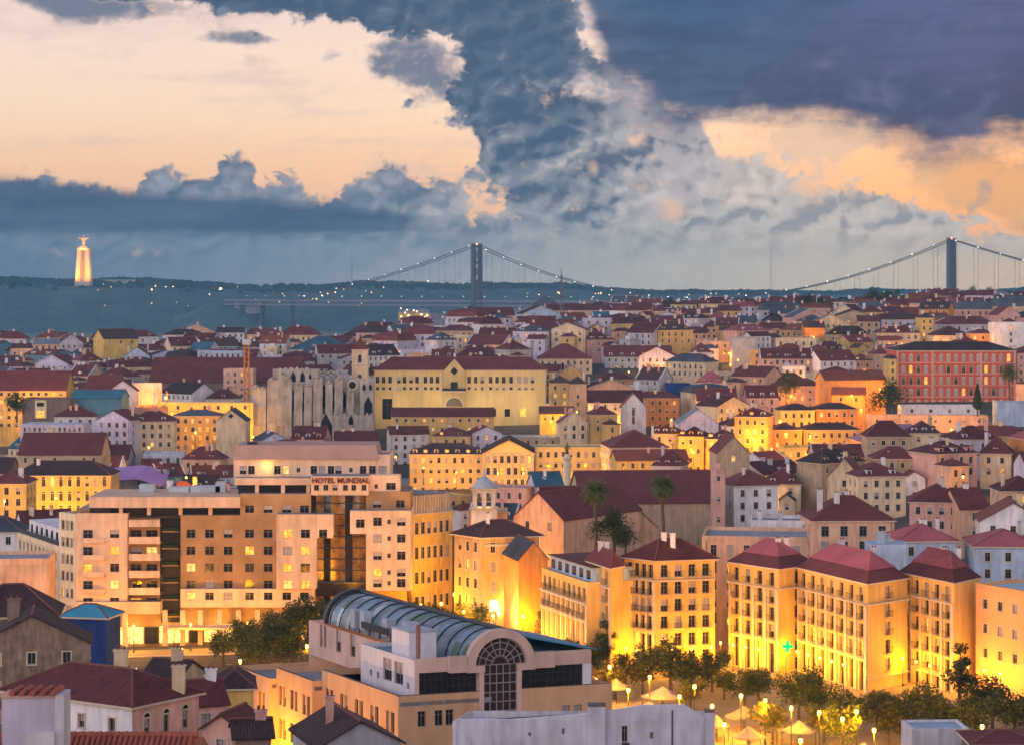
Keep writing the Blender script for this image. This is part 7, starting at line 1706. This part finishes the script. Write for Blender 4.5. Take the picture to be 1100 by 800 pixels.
for i in range(60):
    px, Y = rq.uniform(610, 1095), rq.uniform(600, 1180)
    if i % 3 == 0: px, Y = rq.uniform(0, 600), rq.uniform(640, 1150)
    X = hx(px, Y); z = tz(X, Y); py = CY-F*(z+6.6-CZ)/Y
    if any(a < px < b_ and c < Y < e for a, b_, c, e in EXCL[1:2]+EXCL[4:5]+EXCL[2:3]): continue
    MORE.append((lamp(PST, X, Y, 'street lamp between town houses', None, z=z, sc=.95), px, py))
for o in (PSQ, PST, PWH, PFT, PHI, PHT):
    for c in list(kids(o)): bpy.data.objects.remove(c)
    bpy.data.objects.remove(o)
# dockside lamps beyond the hill
for i in range(16):
    px, py = rf.uniform(428, 462), rf.uniform(331, 343); Y = 3300+rf.uniform(-60, 60); t = P(px, py, Y)
    o = bpy.data.objects.new('dock_lamp', flm); COL.objects.link(o); o.location = t; s = rf.uniform(.5, 1.0); o.scale = (s, s, s); tag(o, 'small yellow dock light clustered below the left bridge tower', 'lamp', 'dock lights below the bridge')
B = Bld('dock_shed', 'lit dockside shed below the left bridge tower', 'building', (hx(428, 3360), 3360), (46, 0), (0, 20), 30); [B.plain(i, 30, hz(336, 3360), wallm('yellow')) for i in range(4)]; B.gable(hz(336, 3360), 5, roofm('grey'), wallm('yellow'), 'u'); B.done()

# ------------------------------------------------------------------ tents, cars, benches on the square
def tent(px, py, w, label, col):
    Y = 360.0
    for _ in range(12): X = (px-CX)/F*Y; Y = (CZ-tz(X, Y)-3.4)*F/(py-CY)
    w *= 1.0; z = tz(X, Y); r_ = w*Y/F/2
    o = empty('market_tent', (X, Y, z), label, 'tent', 'white tents on the square'); b = MB(); n = 8
    ring = [(r_*math.cos(6.283*i/n), r_*.8*math.sin(6.283*i/n)) for i in range(n)]
    for i in range(n):
        (a, c), (d, e) = ring[i], ring[(i+1) % n]
        b.face([(a, c, 2.55), (d, e, 2.55), (d*.5, e*.5, 3.15), (a*.5, c*.5, 3.15)], col); b.face([(a*.5, c*.5, 3.15), (d*.5, e*.5, 3.15), (0, 0, 4.1)], col); b.face([(a, c, 2.3), (d, e, 2.3), (d, e, 2.55), (a, c, 2.55)], col)
    b.build('canopy_sheet', o)
    b = MB(); b.tube([(0, 0, 0), (0, 0, 4.1)], .07, DARKM(), 6)
    for i in range(0, n, 2): b.tube([(ring[i][0]*.95, ring[i][1]*.95, 0), (ring[i][0]*.95, ring[i][1]*.95, 2.5)], .05, DARKM(), 5)
    b.build('frame', o)
    b = MB()
    for i in range(4): a = 1.57*i+.5; b.lathe((r_*.45*math.cos(a), r_*.35*math.sin(a), 0), [(.05, 0), (.05, .7), (.45, .72), (.45, .76)], surf('table_wood', (.25, .14, .07), .7, .2, 2), 10)
    b.build('cafe_table', o)
    point('lamp_light', (0, 0, 2.1), 160, (1, .55, .08), .2, o)
cw_, cg_ = surf('canvas_white', (.26, .22, .24), .8, .12, .6), surf('canvas_grey', (.17, .15, .16), .8, .15, .6)
for px, py, w, lab, c in ((712, 741, 46, 'wide pinkish tent in the middle of the square', cw_), (697, 757, 40, 'white tent just above the long white wall', cw_), (662, 732, 32, 'pale tent left of the wide pinkish one', cw_), (799, 762, 40, 'grey-brown tent right of the white wall', cg_), (804, 784, 36, 'white tent below the grey-brown one', cw_), (834, 775, 36, 'grey tent, left of a joined pair', cg_), (858, 777, 38, 'grey-white tent, right of a joined pair', cw_), (928, 802, 44, 'white tent at the lower edge beside the low lamp', cw_), (770, 772, 26, 'small tent close to the white wall end', cw_), (735, 726, 26, 'small tent under the dark trees', cw_)):
    tent(px, py, w, lab, c)
def car(X, Y, rz, col, label):
    z = tz(X, Y)+.04; o = empty('parked_car', (X, Y, z), label, 'car', 'cars before the hotel'); o.rotation_euler = (0, 0, rz)
    pt_ = surf('car_paint_%d' % int(col[0]*100), col, .25, .05, 1, spec=.6); b = MB()
    prof = [(-2.1, .35), (2.1, .35), (2.12, .72), (1.3, .9), (-1.75, .95), (-2.12, .8)]
    s0 = [(x, -.85, zz) for x, zz in prof]; s1 = [(x, .85, zz) for x, zz in prof]; n = len(prof)
    b.face(s0, pt_); b.face(s1[::-1], pt_); [b.face([s0[i], s1[i], s1[(i+1) % n], s0[(i+1) % n]][::-1], pt_) for i in range(n)]
    b.hexa([(-1.6, -.74, .92), (1.05, -.74, .92), (1.05, .74, .92), (-1.6, .74, .92)], [(-1.2, -.62, 1.42), (.45, -.62, 1.42), (.45, .62, 1.42), (-1.2, .62, 1.42)], pt_); b.build('body', o)
    b = MB(); g = GLASS()
    for sy in (-1, 1): b.hexa([(-1.45, sy*.735, 1.0), (.9, sy*.735, 1.0), (.9, sy*.75, 1.0), (-1.45, sy*.75, 1.0)] if sy > 0 else [(-1.45, -.75, 1.0), (.9, -.75, 1.0), (.9, -.735, 1.0), (-1.45, -.735, 1.0)], [(-1.15, sy*.655, 1.36), (.45, sy*.655, 1.36), (.45, sy*.66, 1.36), (-1.15, sy*.66, 1.36)] if sy > 0 else [(-1.15, -.66, 1.36), (.45, -.66, 1.36), (.45, -.655, 1.36), (-1.15, -.655, 1.36)], g)
    b.hexa([(.99, -.65, 1.0), (1.02, -.65, 1.0), (1.02, .65, 1.0), (.99, .65, 1.0)], [(.50, -.55, 1.37), (.53, -.55, 1.37), (.53, .55, 1.37), (.50, .55, 1.37)], g); b.build('window', o)
    for sx in (-1.3, 1.3):
        for sy in (-.86, .86): b = MB(); b.tube([(sx, sy-.1, .32), (sx, sy+.1, .32)], .32, surf('tyre', (.02, .02, .02), .8, .1, 1), 14); b.tube([(sx, sy-.11, .32), (sx, sy+.11, .32)], .18, METAL(), 10); b.build('wheel', o)
    for sy in (-.6, .6): b = MB(); b.box(2.09, 2.14, sy-.18, sy+.18, .58, .72, glow('headlight', (1, .9, .7), 6)); b.build('headlight', o)
for X, Y, rz, c, lab in ((-60, 410, 0, (.05, .05, .06), 'dark car on the street below the hotel, farther right'), (-71, 409, 0, (.30, .31, .33), 'grey car on the street below the hotel'), (-80, 419, math.pi, (.55, .54, .52), 'pale car on the far lane before the hotel shops')): car(X, Y, rz, c, lab)

# ------------------------------------------------------------------ describe the ordinary houses: looks first, then what they stand beside
MARKS = [('the hotel', 255, 560), ('the church ruin', 335, 430), ('the ochre barracks', 495, 415), ('the red palace', 1028, 400), ('the pyramid-roofed mansion', 590, 335), ('the orange crane', 265, 395), ('the violet canopy', 146, 505), ('the yellow theatre', 548, 490), ('the statue column', 609, 490), ('the church nave', 700, 525), ('the glowing orange flank', 918, 415), ('the navy netted box', 728, 420), ('the white skyline block', 838, 340), ('the violet hipped roof', 978, 470), ('the bell tower', 387, 385), ('the broad teal roof', 343, 370), ('the huge two-tier hall', 240, 400), ('the arcaded yellow house', 65, 510), ('the rounded cream pavilion', 1022, 355), ('the pergola terrace', 915, 550), ('the pink chimney tower', 772, 520), ('the brick-orange house', 662, 410), ('the yellow left-edge eaves', 30, 415), ('the six-dormer roof', 686, 378), ('the lamp-lit slope', 870, 455), ('the whitish gable', 750, 450), ('the brown stair-window box', 50, 438), ('the beige skyline gable', 917, 345)]
for o, px, py in MORE:
    near = sorted(MARKS, key=lambda t: abs(t[1]-px)+1.6*abs(t[2]-py))[:2]
    o['label'] = f"orange street lamp, {'right' if px > near[0][1] else 'left'} of {near[0][0]}, {'below' if py > near[1][2] else 'above'} {near[1][0]}"
cnt_ = {}
for o, px, py in sorted(MORE, key=lambda t: t[1]):
    cnt_[o['label']] = cnt_.get(o['label'], 0)+1
    if cnt_[o['label']] > 1: o['label'] = o['label'].replace('orange street lamp', ('second', 'third', 'fourth', 'fifth', 'sixth')[min(4, cnt_[o['label']]-2)]+' orange street lamp')
SZ = {0: 'narrow', 1: '', 2: 'broad'}
import collections
seen = collections.defaultdict(list)
ordn = ['first', 'second', 'third', 'fourth', 'fifth', 'sixth', 'seventh', 'eighth', 'ninth', 'tenth']
num = {1: 'one chimney', 2: 'two chimneys', 3: 'three chimneys'}
for r_, k in HOUSES:
    if k['label']: continue
    cx_, cy_ = k['px'], k['py']
    mk = min(MARKS, key=lambda t: abs(t[1]-cx_)+1.6*abs(t[2]-cy_))
    ddx, ddy = cx_-mk[1], cy_-mk[2]
    rel = ('right of ' if ddx > 0 else 'left of ') if abs(ddx) > 2.0*abs(ddy) else ('above ' if ddy < 0 else 'below ')
    pxw = k['w']*F/k['Y']
    sz = 'narrow ' if k['w'] < 16 else 'wide ' if k['w'] > 24 else ''
    rf_ = 'flat roof' if k['roof'] == 'flat' else {'hip': 'hipped', 'gable': 'ridged', 'front gable': 'gable-fronted', 'mansard': 'steep attic'}[k['roof']]
    base = f"{sz}{k['wall']} house, " + (rf_ if k['roof'] == 'flat' else f"{k['rc']} {rf_} roof")
    ex = ''
    if k['dorm']: ex = f", {('one dormer', 'two dormers', 'three dormers')[k['dorm']-1]}"
    elif k['chim']: ex = f", {num[k['chim']]}"
    seen[(base+ex, rel+mk[0])].append((cx_, r_))
for (a, c), lst in seen.items():
    lst.sort(key=lambda t: t[0])
    for i, (_, r_) in enumerate(lst):
        if len(f'{a} {c}'.split()) > 11 and len(lst) > 1 or len(f'{a} {c}'.split()) > 16: a = a.replace('wide ', '').replace('narrow ', '').replace(' house,', ',')
        r_['label'] = f"{a}, {c}" if len(lst) == 1 else f"{a}, {ordn[min(9, i)]} of {len(lst)} alike {c}"
        r_['group'] = 'town houses of the valley and the hill'
